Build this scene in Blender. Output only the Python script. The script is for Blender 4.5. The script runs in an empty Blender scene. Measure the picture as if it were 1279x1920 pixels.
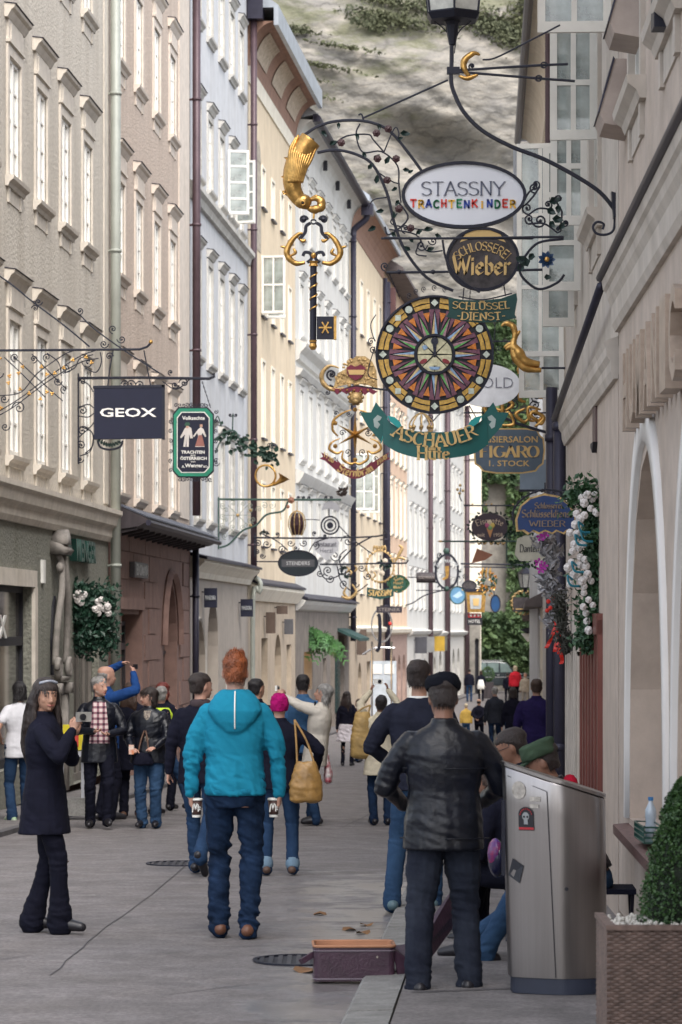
import bpy, bmesh, math, random
import numpy as np
from mathutils import Vector, Matrix
R = math.radians
PI = math.pi
S = bpy.context.scene
COL = S.collection
rnd = random.Random(7)
# ------------------------------------------------------------------ camera, light, exposure
F = 5600.0          # focal length in photograph pixels
HY = 1175.0         # image row of eye level
CX = 639.5
CZ = 1.68           # camera height
cd = bpy.data.cameras.new('camera'); cam = bpy.data.objects.new('camera', cd); COL.objects.link(cam)
cam.location = (0,0, CZ); cam.rotation_euler = (R(90),0,0)
cd.sensor_fit = 'VERTICAL'; cd.sensor_height = 36.0; cd.sensor_width = 24.0
cd.lens = 36.0 * F / 1920.0
cd.shift_y = (HY - 960.0) / 1920.0
cd.clip_end = 2000; cd.clip_start = 0.5
cd.dof.use_dof = True; cd.dof.focus_distance = 24.0; cd.dof.aperture_fstop = 7.0
S.camera = cam
SUN_EL, SUN_AZ = R(50), R(160)
w = bpy.data.worlds.new('World'); S.world = w; w.use_nodes = True
nt = w.node_tree; bgn = nt.nodes['Background']
sky = nt.nodes.new('ShaderNodeTexSky'); sky.sky_type = 'NISHITA'; sky.sun_disc = False
sky.sun_elevation = SUN_EL; sky.sun_rotation = SUN_AZ; sky.air_density = 1.0; sky.dust_density = 3.0; sky.ozone_density = 1.0
hs = nt.nodes.new('ShaderNodeHueSaturation'); hs.inputs['Saturation'].default_value = 0.42
nt.links.new(sky.outputs[0], hs.inputs['Color']); nt.links.new(hs.outputs[0], bgn.inputs['Color'])
bgn.inputs['Strength'].default_value = 0.15
sd = bpy.data.lights.new('sun', 'SUN'); sun = bpy.data.objects.new('sun', sd); COL.objects.link(sun)
sd.energy = 0.9; sd.angle = R(35); sd.color = (1.0,0.95,0.88)
# light direction that matches the sky texture (rotation measured from +Y, clockwise)
dirv = Vector((math.sin(SUN_AZ) * math.cos(SUN_EL), math.cos(SUN_AZ) * math.cos(SUN_EL), math.sin(SUN_EL)))
sun.rotation_euler = dirv.to_track_quat('Z', 'Y').to_euler(); sun.location = (0,-20,60)
S.view_settings.view_transform = 'Standard'; S.view_settings.look = 'None'
S.view_settings.exposure = 1.35; S.view_settings.gamma = 1.0; S.view_settings.use_curve_mapping = False
S.cycles.max_bounces = 6; S.cycles.diffuse_bounces = 4; S.cycles.glossy_bounces = 3; S.cycles.transparent_max_bounces = 6
S.cycles.use_denoising = True

# ------------------------------------------------------------------ mapping between photograph and place
_DP = [(-40,1.68),(0,1.68),(16,2.0),(20,2.06),(27,2.2),(40,2.47),(70,3.0),(100,3.35),(160,3.95),(200,4.1),(600,4.1)]
def ground(Y):
    for (a, da),(b, db) in zip(_DP, _DP[1:]):
        if Y <= b: return CZ - (da + (db - da) * (Y - a) / (b - a))
    return CZ - _DP[-1][1]
def P(px, py, Y): return Vector(((px - CX) * Y / F, Y, CZ + (HY - py) * Y / F))
def Yfeet(py):
    Y = 10.0
    while (CZ - ground(Y)) / Y * F > py - HY and Y < 400: Y += 0.02
    return Y

# ------------------------------------------------------------------ materials
MATS = {}
def mat(name, col, rough=0.7, metal=0.0, var=0.12, scale=3.0, bump=0.0, bscale=40.0, col2=None, coords='Object', emit=0, spec=0.5, stretch=None, grime=0.0, detail=6.0, bdist=0.01, aniso=None):
    if name in MATS: return MATS[name]
    m = bpy.data.materials.new(name); m.use_nodes = True; MATS[name] = m
    n = m.node_tree.nodes; l = m.node_tree.links; b = n['Principled BSDF']
    b.inputs['Roughness'].default_value = rough; b.inputs['Metallic'].default_value = metal
    b.inputs['Specular IOR Level'].default_value = spec
    tc = n.new('ShaderNodeTexCoord'); mp = n.new('ShaderNodeMapping'); l.new(tc.outputs[coords], mp.inputs[0])
    if stretch: mp.inputs['Scale'].default_value = stretch
    c1 = tuple(col) + (1,)
    if col2 is None: c2 = tuple(max(0, c * (1 - var*2)) for c in col) + (1,); c1 = tuple(min(1, c * (1 + var)) for c in col) + (1,)
    else: c2 = tuple(col2) + (1,)
    tx = n.new('ShaderNodeTexNoise'); tx.inputs['Scale'].default_value = scale; tx.inputs['Detail'].default_value = detail; tx.inputs['Roughness'].default_value = 0.62
    l.new(mp.outputs[0], tx.inputs[0])
    rp = n.new('ShaderNodeValToRGB'); rp.color_ramp.elements[0].position = 0.32; rp.color_ramp.elements[1].position = 0.68
    rp.color_ramp.elements[0].color = c2; rp.color_ramp.elements[1].color = c1
    l.new(tx.outputs[0], rp.inputs[0]); out = rp.outputs[0]
    if grime:
        g = n.new('ShaderNodeTexNoise'); g.inputs['Scale'].default_value = 1.0; g.inputs['Detail'].default_value = 8
        mp2 = n.new('ShaderNodeMapping'); mp2.inputs['Scale'].default_value = (2.2,2.2,0.35); l.new(tc.outputs[coords], mp2.inputs[0]); l.new(mp2.outputs[0], g.inputs[0])
        r2 = n.new('ShaderNodeValToRGB'); r2.color_ramp.elements[0].position = 0.42; r2.color_ramp.elements[1].position = 0.75
        r2.color_ramp.elements[0].color = (1,1,1,1); k = 1 - grime; r2.color_ramp.elements[1].color = (k, k*.98, k*.95,1)
        mx = n.new('ShaderNodeMix'); mx.data_type = 'RGBA'; mx.blend_type = 'MULTIPLY'; mx.inputs[0].default_value = 1
        l.new(g.outputs[0], r2.inputs[0]); l.new(out, mx.inputs[6]); l.new(r2.outputs[0], mx.inputs[7]); out = mx.outputs[2]
    l.new(out, b.inputs['Base Color'])
    if bump:
        t2 = n.new('ShaderNodeTexNoise'); t2.inputs['Scale'].default_value = bscale; t2.inputs['Detail'].default_value = 4
        l.new(mp.outputs[0], t2.inputs[0])
        bp = n.new('ShaderNodeBump'); bp.inputs['Strength'].default_value = bump; bp.inputs['Distance'].default_value = bdist
        l.new(t2.outputs[0], bp.inputs['Height']); l.new(bp.outputs[0], b.inputs['Normal'])
    if emit:
        b.inputs['Emission Color'].default_value = tuple(col) + (1,); b.inputs['Emission Strength'].default_value = emit
    return m
INK = (0.010,0.012,0.026)
M_iron = mat('wrought_iron', (0.013,0.014,0.027),0.5,0.3, bump=.2)
M_irong = mat('green_iron', (0.035,0.075,0.060),0.5,0.1)
M_irong2 = mat('black_green_leaf', (0.012,0.030,0.026),0.5)
M_rust = mat('dark_red_iron_rose', (0.05,0.014,0.018),0.5)
M_gold = mat('gilding', (0.62,0.36,0.11),0.34,0.85, var=.2, scale=14, bump=.4, bscale=30)
M_goldp = mat('gold_paint', (0.62,0.42,0.17),0.5,0.15, var=.08)
M_goldd = mat('dull_gilding', (0.50,0.34,0.15),0.5,0.4, var=.25, scale=20, bump=.4, bscale=30)
M_white = mat('white_paint', (0.78,0.77,0.73),0.5, var=.04, scale=6)
M_frame = mat('window_white', (0.84,0.82,0.77),0.45, var=.05, scale=5)
M_frameg = mat('window_cream', (0.56,0.53,0.47),0.5, var=.07, scale=5)
M_pane = mat('window_glass', (0.40,0.43,0.42),0.12, var=.25, scale=1.3, spec=.8)
M_paned = mat('dark_window_glass', (0.05,0.06,0.065),0.08, var=.3, scale=1.3, spec=.9)
M_panel = mat('pale_curtain_glass', (0.72,0.71,0.67),0.22, var=.12, scale=2.0, spec=.7)
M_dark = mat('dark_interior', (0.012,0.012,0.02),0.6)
M_pipeb = mat('brown_downpipe', (0.085,0.052,0.062),0.45,0.2, var=.1)
M_pipeg = mat('grey_green_downpipe', (0.36,0.38,0.34),0.5,0.1, var=.08, scale=2, grime=.2)
M_piped = mat('dark_downpipe', (0.030,0.028,0.048),0.45,0.3)
M_zinc = mat('zinc_sheet', (0.36,0.39,0.43),0.45,0.4, var=.1)
M_tile = mat('roof_cover', (0.12,0.10,0.10),0.8, var=.2)

# ------------------------------------------------------------------ mesh helpers
class MB:
    def __init__(s): s.v = []; s.f = []
    def add(s, vs, fs):
        o = len(s.v); s.v.extend([tuple(v) for v in vs]); s.f.extend([tuple(i + o for i in f) for f in fs]); return s
    def box(s, x0, x1, y0, y1, z0, z1):
        vs = [(x, y, z) for x in (x0, x1) for y in (y0, y1) for z in (z0, z1)]
        return s.add(vs, [(0,1,3,2),(4,6,7,5),(0,4,5,1),(2,3,7,6),(0,2,6,4),(1,5,7,3)])
    def bar(s, a, b, w, d=None, up=(0,1,0)):      # square bar from a to b
        a, b = Vector(a), Vector(b); d = w if d is None else d; t = (b - a).normalized(); u = Vector(up)
        if abs(t.dot(u)) > .95: u = Vector((1,0,0))
        n = t.cross(u).normalized(); q = n.cross(t).normalized()
        vs = [p + n * (i * w / 2) + q * (j * d / 2) for p in (a, b) for i, j in ((-1,-1),(1,-1),(1,1),(-1,1))]
        return s.add(vs, [(0,1,2,3),(7,6,5,4),(0,4,5,1),(1,5,6,2),(2,6,7,3),(3,7,4,0)])
    def tube(s, pts, r, n=6, cap=True, sq=None):
        pts = [Vector(p) for p in pts]; k = len(pts)
        if k < 2: return s
        rs = list(r) if hasattr(r, '__len__') else [r] * k
        T = []
        for i in range(k):
            t = pts[min(i + 1, k - 1)] - pts[max(i - 1,0)]
            T.append(t.normalized() if t.length > 1e-9 else Vector((0,0,1)))
        u = Vector((0,1,0))
        if abs(T[0].dot(u)) > .9: u = Vector((1,0,0))
        vs = []
        for i in range(k):
            u = (u - T[i] * u.dot(T[i])); u = u.normalized() if u.length > 1e-6 else T[i].orthogonal().normalized()
            q = T[i].cross(u)
            for j in range(n):
                a = 2 * PI * j / n; ca, sa = math.cos(a), math.sin(a)
                if sq: ca *= sq
                vs.append(pts[i] + (u * ca + q * sa) * rs[i])
        fs = [(i * n + j, i * n + (j + 1) % n, (i + 1) * n + (j + 1) % n, (i + 1) * n + j) for i in range(k - 1) for j in range(n)]
        if cap: fs += [tuple(range(n))[::-1], tuple((k - 1) * n + j for j in range(n))]
        return s.add(vs, fs)
    def lathe(s, prof, c=(0,0,0), n=14, ax='z', sx=1, sy=1):
        vs = []
        for r, z in prof:
            for j in range(n):
                a = 2 * PI * j / n; x, y = r * math.cos(a) * sx, r * math.sin(a) * sy
                v = (x, y, z) if ax == 'z' else ((x, z, y) if ax == 'y' else (z, x, y))
                vs.append((v[0] + c[0], v[1] + c[1], v[2] + c[2]))
        k = len(prof)
        fs = [(i * n + j, i * n + (j + 1) % n, (i + 1) * n + (j + 1) % n, (i + 1) * n + j) for i in range(k - 1) for j in range(n)]
        fs += [tuple(range(n))[::-1], tuple((k - 1) * n + j for j in range(n))]
        return s.add(vs, fs)
    def ball(s, c, r, n=10, m=6, M=None):
        rx, ry, rz = r if hasattr(r, '__len__') else (r, r, r)
        vs = []; 
        for i in range(m + 1):
            t = PI * i / m
            for j in range(n):
                a = 2 * PI * j / n
                v = Vector((rx * math.sin(t) * math.cos(a), ry * math.sin(t) * math.sin(a), rz * math.cos(t)))
                if M is not None: v = M @ v
                vs.append(v + Vector(c))
        return s.add(vs, [(i * n + j, (i + 1) * n + j, (i + 1) * n + (j + 1) % n, i * n + (j + 1) % n) for i in range(m) for j in range(n)])
    def prism(s, poly, y0, y1):     # poly in xz, extruded along y
        k = len(poly); vs = [(p[0], y0, p[1]) for p in poly] + [(p[0], y1, p[1]) for p in poly]
        return s.add(vs, [tuple(range(k)), tuple(range(2*k - 1, k - 1,-1))] + [(i, k + i, k + (i + 1) % k, (i + 1) % k) for i in range(k)])
    def profx(s, prof, x0, x1):     # prof in (y,z), extruded along x
        k = len(prof); vs = [(x0, p[0], p[1]) for p in prof] + [(x1, p[0], p[1]) for p in prof]
        return s.add(vs, [tuple(range(k)), tuple(range(2*k - 1, k - 1,-1))] + [(i, k + i, k + (i + 1) % k, (i + 1) % k) for i in range(k)])
    def profz(s, poly, z0, z1):     # poly in xy extruded along z
        k = len(poly); vs = [(p[0], p[1], z0) for p in poly] + [(p[0], p[1], z1) for p in poly]
        return s.add(vs, [tuple(range(k)), tuple(range(2*k - 1, k - 1,-1))] + [(i, k + i, k + (i + 1) % k, (i + 1) % k) for i in range(k)])
    def ring(s, c, ro, ri, y0, y1, n=32, sx=1, sz=1):   # flat ring in xz
        vs = []
        for rr, y in ((ro, y0),(ro, y1),(ri, y1),(ri, y0)):
            for j in range(n):
                a = 2 * PI * j / n; vs.append((c[0] + rr * sx * math.cos(a), c[1] + y, c[2] + rr * sz * math.sin(a)))
        return s.add(vs, [(i * n + j, i * n + (j + 1) % n, ((i + 1) % 4) * n + (j + 1) % n, ((i + 1) % 4) * n + j) for i in range(4) for j in range(n)])
    def disc(s, c, rx, rz, y0, y1, n=32):
        return s.prism([(c[0] + rx * math.cos(2 * PI * j / n), c[2] + rz * math.sin(2 * PI * j / n)) for j in range(n)], c[1] + y0, c[1] + y1)
    def mesh(s, name, m=None, smooth=False):
        me = bpy.data.meshes.new(name); me.from_pydata(s.v, [], s.f)
        if m is not None: me.materials.append(m)
        if smooth: me.polygons.foreach_set('use_smooth', [True] * len(me.polygons))
        me.update(); return me
def link(name, me, parent=None, loc=None):
    o = bpy.data.objects.new(name, me); COL.objects.link(o)
    if parent is not None: o.parent = parent
    if loc is not None: o.location = loc
    return o
def obj(name, mb, m, parent=None, smooth=False, loc=None): return link(name, mb.mesh(name, m, smooth), parent, loc)
def tag(o, label=None, cat=None, group=None, kind=None):
    if label: o['label'] = label
    if cat: o['category'] = cat
    if group: o['group'] = group
    if kind: o['kind'] = kind
    return o
def thing(name, label, cat, loc=(0,0,0), rz=0, group=None):
    o = bpy.data.objects.new(name, None); COL.objects.link(o); o.location = loc; o.rotation_euler = (0,0, rz); o.empty_display_size = .2
    return tag(o, label, cat, group)
def struct(name, mb, m, smooth=False, parent=None):
    o = obj(name, mb, m, parent, smooth); o['kind'] = 'structure'; return o
def crom(pts, n=6, closed=False):       # smooth curve through points
    pts = [Vector(p) for p in pts]; k = len(pts); out = []
    rg = range(k if closed else k - 1)
    for i in rg:
        g = (lambda j: pts[j % k]) if closed else (lambda j: pts[min(max(j, 0), k - 1)])
        a, b, c, d = g(i - 1), g(i), g(i + 1), g(i + 2)
        for t in range(n):
            t /= n; out.append(.5 * ((2*b) + (c - a) * t + (2*a - 5*b + 4*c - d) * t * t + (3*b - a - 3*c + d) * t ** 3))
    if not closed: out.append(pts[-1])
    return out
def leafcloud(mb, n, pos, size, r=rnd, droop=0.0, asp=0.55):
    for _ in range(n):
        c = Vector(pos()); s_ = size * r.uniform(.6,1.35)
        a = Vector((r.uniform(-1,1), r.uniform(-1,1), r.uniform(-1,1) - droop)).normalized(); b = a.orthogonal().normalized()
        b = Matrix.Rotation(r.uniform(0,6.28),3, a) @ b; nrm = a.cross(b)
        mb.add([c - a * s_ * .5, c + b * s_ * asp*.5 + nrm * s_ * .08, c + a * s_ * .5, c - b * s_ * asp*.5 + nrm * s_ * .08],[(0,1,2,3)])
# ------------------------------------------------------------------ facades
class Facade:
    """local x runs along the wall, -y is towards the street, z up (0 = eye level CZ)"""
    def __init__(s, name, label, cat, p0, p1, group=None):
        s.p0, s.p1 = Vector(p0), Vector(p1); d = s.p1 - s.p0; s.L = d.length
        s.e = thing(name, label, cat, (p0[0], p0[1], CZ), math.atan2(d.y, d.x), group)
        s.dir = d.normalized(); s.out = Vector((s.dir.y, -s.dir.x))
        s.g = ground(min(p0[1], p1[1])) - CZ - .15; s.cache = {}
    def u(s, Y): return (Y - s.p0.y) / s.dir.y
    def part(s, name, mb, m, smooth=False, parent=None, loc=None): return obj(name, mb, m, parent or s.e, smooth, loc)
    def world(s, u, o, z): q = s.p0 + s.dir * u + s.out * o; return Vector((q.x, q.y, CZ + z))
def arch_pts(u0, u1, z1, kind, n=10):
    c, r = (u0 + u1) / 2,(u1 - u0) / 2
    h = r * (1.0 if kind == 'round' else (1.5 if kind == 'point' else .45))
    return [(c - r * math.cos(PI * i / n), z1 - h + h * math.sin(PI * i / n) ** (1.0 if kind != 'point' else .85)) for i in range(n + 1)]
def wall(fc, m, z0, z1, ops=(), depth=.22, u0=0, u1=None, name='wall', out=0.0, end=True):
    u1 = fc.L if u1 is None else u1; mb = MB(); y = -out
    us = sorted({u0, u1, *[o[0] for o in ops], *[o[1] for o in ops]}); zs = sorted({z0, z1, *[o[2] for o in ops], *[o[3] for o in ops]})
    us = [a for a in us if u0 <= a <= u1]; zs = [a for a in zs if z0 <= a <= z1]
    for a, b in zip(us, us[1:]):
        run = None
        for c, d in zip(zs, zs[1:]):
            mu, mz = (a + b) / 2,(c + d) / 2
            hole = any(o[0] < mu < o[1] and o[2] < mz < o[3] for o in ops)
            if hole:
                if run is not None: mb.add([(a, y, run),(b, y, run),(b, y, c),(a, y, c)],[(0,1,2,3)]); run = None
            elif run is None: run = c
        if run is not None: mb.add([(a, y, run),(b, y, run),(b, y, z1),(a, y, z1)],[(0,1,2,3)])
    for o in ops:
        a, b, c, d = o[:4]; kind = o[4] if len(o) > 4 else None; e = y + depth
        mb.add([(a, y, c),(b, y, c),(b, e, c),(a, e, c)],[(0,1,2,3)])
        if kind:
            ap = arch_pts(a, b, d, kind); zs_ = ap[0][1]
            for p, q in zip(ap, ap[1:]):
                mb.add([(p[0], y, p[1]),(q[0], y, q[1]),(q[0], y, d + 1e-4),(p[0], y, d + 1e-4)],[(0,1,2,3)])
                mb.add([(p[0], y, p[1]),(q[0], y, q[1]),(q[0], e, q[1]),(p[0], e, p[1])],[(0,1,2,3)])
        else:
            zs_ = d; mb.add([(a, y, d),(b, y, d),(b, e, d),(a, e, d)],[(0,1,2,3)])
        for x in (a, b): mb.add([(x, y, c),(x, y, zs_),(x, e, zs_),(x, e, c)],[(0,1,2,3)])
    if end:
        for x in (u0, u1): mb.add([(x, y, z0),(x, y, z1),(x, 1.0, z1),(x, 1.0, z0)],[(0,1,2,3)])
    return fc.part(name, mb, m)
def shell(fc, m, z1, back=7.0, roofm=None, eave=.5, name='roof', rh=3.0, e0=0, e1=0):
    mb = MB(); mb.box(0.01 , fc.L - .01,.35, back, fc.g, z1 - .02); fc.part('rear_shell', mb, m)
    if roofm:
        r = MB(); r.profx([(-eave, z1),(-eave, z1 + .12),(back*.55, z1 + rh),(back, z1 + .1),(back, z1)],-e0, fc.L + e1); fc.part(name, r, roofm)
def cornice(fc, m, z, prof, u0=0, u1=None, name='cornice'):     # prof: list of (out, dz)
    mb = MB(); mb.profx([(-o, z + dz) for o, dz in prof], u0, fc.L if u1 is None else u1); return fc.part(name, mb, m)
_wc = {}
M_pan2 = mat('grey_curtain_glass', (0.48,0.50,0.49),0.15, var=.3, scale=1.1, spec=.8)
M_pan3 = mat('dim_room_glass', (0.20,0.22,0.23),0.1, var=.5, scale=.9, spec=.9)
def window(fc, uc, z0, w, h, st='hood', fm=None, sm=None, pm=None, bars=(1,3), seed=0):
    """one window; parts: surround (the window object) > sash, pane, hood, sill"""
    fm = fm or M_frame; sm = sm or fc.sm; pm = pm or M_panel
    key = (round(w, 2), round(h, 2), st, fm.name, sm.name, pm.name, bars)
    if key not in _wc:
        d = {}; s = MB(); b = .13 if st != 'plain' else .07; po = .03
        s.box(-w / 2 - b, -w / 2,-po, .10,-.02, h + b); s.box(w / 2, w / 2 + b, -po, .10,-.02, h + b); s.box(-w / 2, w / 2,-po, .10, h, h + b)
        d['window'] = s.mesh('window', sm)
        f = MB(); t = .055; y0, y1 = (.015,.06)
        for x in (-w / 2, w / 2 - t): f.box(x, x + t, y0, y1,0, h)
        f.box(-w / 2 + t, w / 2 - t, y0, y1,0, t*1.3); f.box(-w / 2 + t, w / 2 - t, y0, y1, h - t, h)
        nv, nh = bars
        for i in range(nv):
            x = -w / 2 + w * (i + 1) / (nv + 1); k = .045 if (i == nv // 2) else .02; f.box(x - k, x + k, y0 - .008, y1, t, h - t)
        for j in range(nh):
            z = h * (j + 1) / (nh + 1); f.box(-w / 2 + t, w / 2 - t, y0 + .012, y1 - .01, z - .016, z + .016)
        d['sash'] = f.mesh('sash', fm)
        p = MB(); p.box(-w / 2 + .01, w / 2 - .01,.045,.055,.01, h - .01); d['pane'] = p.mesh('pane', pm)
        if st in ('hood', 'small', 'crest'):
            q = MB(); k = .26 if st == 'hood' else .14; zz = h + (.16 if st == 'small' else .46)
            if st == 'hood':
                q.box(-w / 2 - .1, w / 2 + .1,-.035,.1, h + b + .002, zz - .001); q.box(-w / 2 - .02, w / 2 + .02,-.055,-.036, h + b + .05, zz - .05)
                q.box(-w / 2 - .14, w / 2 + .14,-.06,.1, h + b + .02, h + b + .06)
            q.profx([(.1, zz),(-.04, zz),(-.07, zz + .05),(-.09, zz + .09),(-.13, zz + .12),(-.14, zz + .16),(.1, zz + .19)],-w / 2 - k, w / 2 + k)
            d['hood'] = q.mesh('hood', sm)
            q = MB(); q.profx([(.1, zz + .192),(-.15, zz + .162),(-.16, zz + .17),(.1, zz + .205)],-w / 2 - k - .01, w / 2 + k + .01); d['hood_flashing'] = q.mesh('hood_flashing', M_piped)
        if st != 'plain':
            q = MB(); q.profx([(.1,-.16),(-.04,-.16),(-.06,-.11),(-.11,-.07),(-.12,-.021),(.1,-.021)],-w / 2 - .2, w / 2 + .2)
            if st == 'hood':
                for x in (-w / 2 - .06, w / 2 - .06): q.box(x, x + .12,-.03,.05,-.36,-.161)
                q.box(-w / 2 + .07, w / 2 - .07,-.012,.05,-.35,-.161)
            d['sill'] = q.mesh('sill', sm)
        else:
            q = MB(); q.box(-w / 2 - .08, w / 2 + .08,-.08,.08,-.07,-.021); d['sill'] = q.mesh('sill', M_piped)
        _wc[key] = d
    d = _wc[key]; o = link('window', d['window'], fc.e, (uc, 0, z0))
    for k, me in d.items():
        if k != 'window': link(k, me, o)
    return o
def pipe(fc, u, z0, z1, m=None, r=.07, out=.12, elbow=None, name='downpipe'):
    mb = MB(); mb.tube([(u, -out, z0),(u, -out, z1)], r, 10)
    z = z0 + .8
    while z < z1: mb.tube([(u, -out, z),(u, -out, z + .05)], r*1.2,10); mb.box(u - .015, u + .015,-out, 0.02, z, z + .04); z += 2.6
    return fc.part(name, mb, m or M_pipeb, True)
def casement(fc, u, z0, w, h, rows=3, cols=2, ang=90, m=None, name='casement', hinge=1, pm=None):
    """an outward opened window leaf, hinged at u on the wall, with its panes as sub-parts"""
    m = m or M_frame; t = .055; mb = MB()
    mb.box(0, t, -.02,.02,0, h); mb.box(w - t, w, -.02,.02,0, h); mb.box(t, w - t, -.02,.02,0, t*1.4); mb.box(t, w - t, -.02,.02, h - t, h)
    for i in range(1, cols): mb.box(w * i / cols - .02, w * i / cols + .02,-.015,.015, t*1.4, h - t)
    for j in range(1, rows): z = h * j / rows; mb.box(t, w - t, -.014,.016, z - .022, z + .022)
    mb.box(0.0, w, -.035,-.021,.02,.075)
    o = fc.part(name, mb, m, loc=(u, -.02, z0)); o.rotation_euler = (0,0,-R(ang))
    key = ('cp', w / cols, h / rows); 
    if key not in _wc: p = MB(); p.box(.02, w / cols - .02,-.004,.004,.02, h / rows - .02); _wc[key] = p.mesh('pane', pm or M_cas)
    for i in range(cols):
        for j in range(rows): link('pane', _wc[key], o, (i * w / cols, 0, j * h / rows))
    return o
M_cas = mat('casement_glass', (0.36,0.41,0.39),0.06, var=.35, scale=2.2, spec=1.0)
M_cas.node_tree.nodes['Principled BSDF'].inputs['Alpha'].default_value = 0.62

# ------------------------------------------------------------------ ground, cliff
M_asph = mat('asphalt', (0.172,0.158,0.158),.85, var=.10, scale=1.6, bump=.6, bscale=70, detail=12, grime=.10)
def wet(m):      # puddled zone: a low-roughness, slightly darker film driven by noise and by distance from the right kerb
    n = m.node_tree.nodes; l = m.node_tree.links; b = n['Principled BSDF']
    tc = n.new('ShaderNodeTexCoord'); mp = n.new('ShaderNodeMapping'); mp.inputs['Scale'].default_value = (1.3,1.5,1); l.new(tc.outputs['Object'], mp.inputs[0])
    t = n.new('ShaderNodeTexNoise'); t.inputs['Scale'].default_value = 1.5; t.inputs['Detail'].default_value = 7; t.inputs['Roughness'].default_value = .65; l.new(mp.outputs[0], t.inputs[0])
    sp = n.new('ShaderNodeSeparateXYZ'); l.new(tc.outputs['Object'], sp.inputs[0])
    a = n.new('ShaderNodeMapRange'); a.inputs[1].default_value = -1.0; a.inputs[2].default_value = -.1; a.interpolation_type = 'SMOOTHSTEP'; l.new(sp.outputs[0], a.inputs[0])
    c = n.new('ShaderNodeMapRange'); c.inputs[1].default_value = 30; c.inputs[2].default_value = 24; c.interpolation_type = 'SMOOTHSTEP'; l.new(sp.outputs[1], c.inputs[0])
    mu = n.new('ShaderNodeMath'); mu.operation = 'MULTIPLY'; l.new(a.outputs[0], mu.inputs[0]); l.new(c.outputs[0], mu.inputs[1])
    ad = n.new('ShaderNodeMath'); ad.operation = 'MULTIPLY_ADD'; ad.inputs[1].default_value = .30; l.new(mu.outputs[0], ad.inputs[0]); l.new(t.outputs[0], ad.inputs[2])
    r = n.new('ShaderNodeMapRange'); r.inputs[1].default_value = .62; r.inputs[2].default_value = .80; l.new(ad.outputs[0], r.inputs[0])
    rr = n.new('ShaderNodeMapRange'); rr.inputs[3].default_value = .82; rr.inputs[4].default_value = .30; l.new(r.outputs[0], rr.inputs[0]); l.new(rr.outputs[0], b.inputs['Roughness'])
    bp = [x for x in n if x.type == 'BUMP'][0]; st = n.new('ShaderNodeMapRange'); st.inputs[3].default_value = .5; st.inputs[4].default_value = .04; l.new(r.outputs[0], st.inputs[0]); l.new(st.outputs[0], bp.inputs['Strength'])
def speck(m, sc, k):      # mineral grain in the base colour
    n = m.node_tree.nodes; l = m.node_tree.links; b = n['Principled BSDF']; src = b.inputs['Base Color'].links[0].from_socket
    tc = n.new('ShaderNodeTexCoord'); out = src
    for s_, kk in ((sc, k),(sc*.13, k*.6)):
        t = n.new('ShaderNodeTexNoise'); t.inputs['Scale'].default_value = s_; t.inputs['Detail'].default_value = 3; l.new(tc.outputs['Object'], t.inputs[0])
        r = n.new('ShaderNodeMapRange'); r.inputs[1].default_value = .35; r.inputs[2].default_value = .65; r.inputs[3].default_value = 1 - kk; r.inputs[4].default_value = 1 + kk; l.new(t.outputs[0], r.inputs[0])
        v = n.new('ShaderNodeVectorMath'); v.operation = 'SCALE'; l.new(out, v.inputs[0]); l.new(r.outputs[0], v.inputs['Scale']); out = v.outputs[0]
    l.new(out, b.inputs['Base Color'])
wet(M_asph); speck(M_asph, 38,.22)
M_pave = mat('pavement_asphalt', (0.165,0.152,0.150),.85, var=.15, scale=2.5, bump=.5, bscale=80)
M_kerb = mat('kerb_granite', (0.22,0.215,0.205),.75, var=.14, scale=6, bump=.3, bscale=60)
speck(M_pave, 38,.22); speck(M_kerb, 60,.15)
M_earth = mat('earth_ground', (0.11,0.11,0.10),.9)
LP = [(-40,-9.0),(30,-4.97),(62.1,-3.14),(74,-2.31),(85.8,-1.307),(103.4,.276),(119,1.68),(133,2.94),(176,7.24),(230,12.6)]
RP = [(-40,.1),(12,1.66),(20.6,1.918),(28.4,2.15),(45,3.35),(60,4.05),(80,5.2),(110,7.05),(150,9.65),(185,11.9),(230,14.8)]
def lin(T, Y):
    for (a, x),(b, y) in zip(T, T[1:]):
        if Y <= b: return x + (y - x) * (Y - a) / (b - a)
    return T[-1][1]
YS = [-40,-10,0,8,12,16,20,24,28.4,34,40,45,50,56,62.1,70,74,80,85.8,95,103.4,110,119,133,150,160,176,200,230]
g = MB()
vs = []; 
for Y in YS + [400,700]:
    for X in (-400,-60,-12,0,16,60,400): vs.append((X, Y, ground(Y) - .16))
nr = len(YS) + 2
g.add(vs, [(i*7 + j, i*7 + j + 1,(i + 1)*7 + j + 1,(i + 1)*7 + j) for i in range(nr - 1) for j in range(6)])
struct('ground', g, M_earth)
def strip(xa, xb, dz, y0=None, y1=None, n=None):
    mb = MB(); ys = [y for y in YS if (y0 is None or y > y0) and (y1 is None or y < y1)]
    if y0 is not None: ys = [y0] + ys
    if y1 is not None: ys = ys + [y1]
    vs = []
    for Y in ys: vs += [(xa(Y), Y, ground(Y) + dz),(xb(Y), Y, ground(Y) + dz)]
    mb.add(vs, [(2*i, 2*i + 1,2*i + 3,2*i + 2) for i in range(len(ys) - 1)]); return mb
def lk(Y): return lin(LP, Y) + 1.05 if Y < 62 else lin(LP, Y) + max(.6,1.05 - (Y - 62)*.01)
def rk(Y): return {True: .02 + (Y - 15)*.055}.get(Y < 30,.845 + (Y - 30)*.062)
struct('road', strip(lk, rk, 0), M_asph)
struct('left_pavement', strip(lambda Y: lin(LP, Y) - .1, lambda Y: lk(Y) - .12,.05), M_pave)
struct('right_pavement', strip(lambda Y: rk(Y) + .25, lambda Y: lin(RP, Y) + .1,.05), M_pave)
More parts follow.
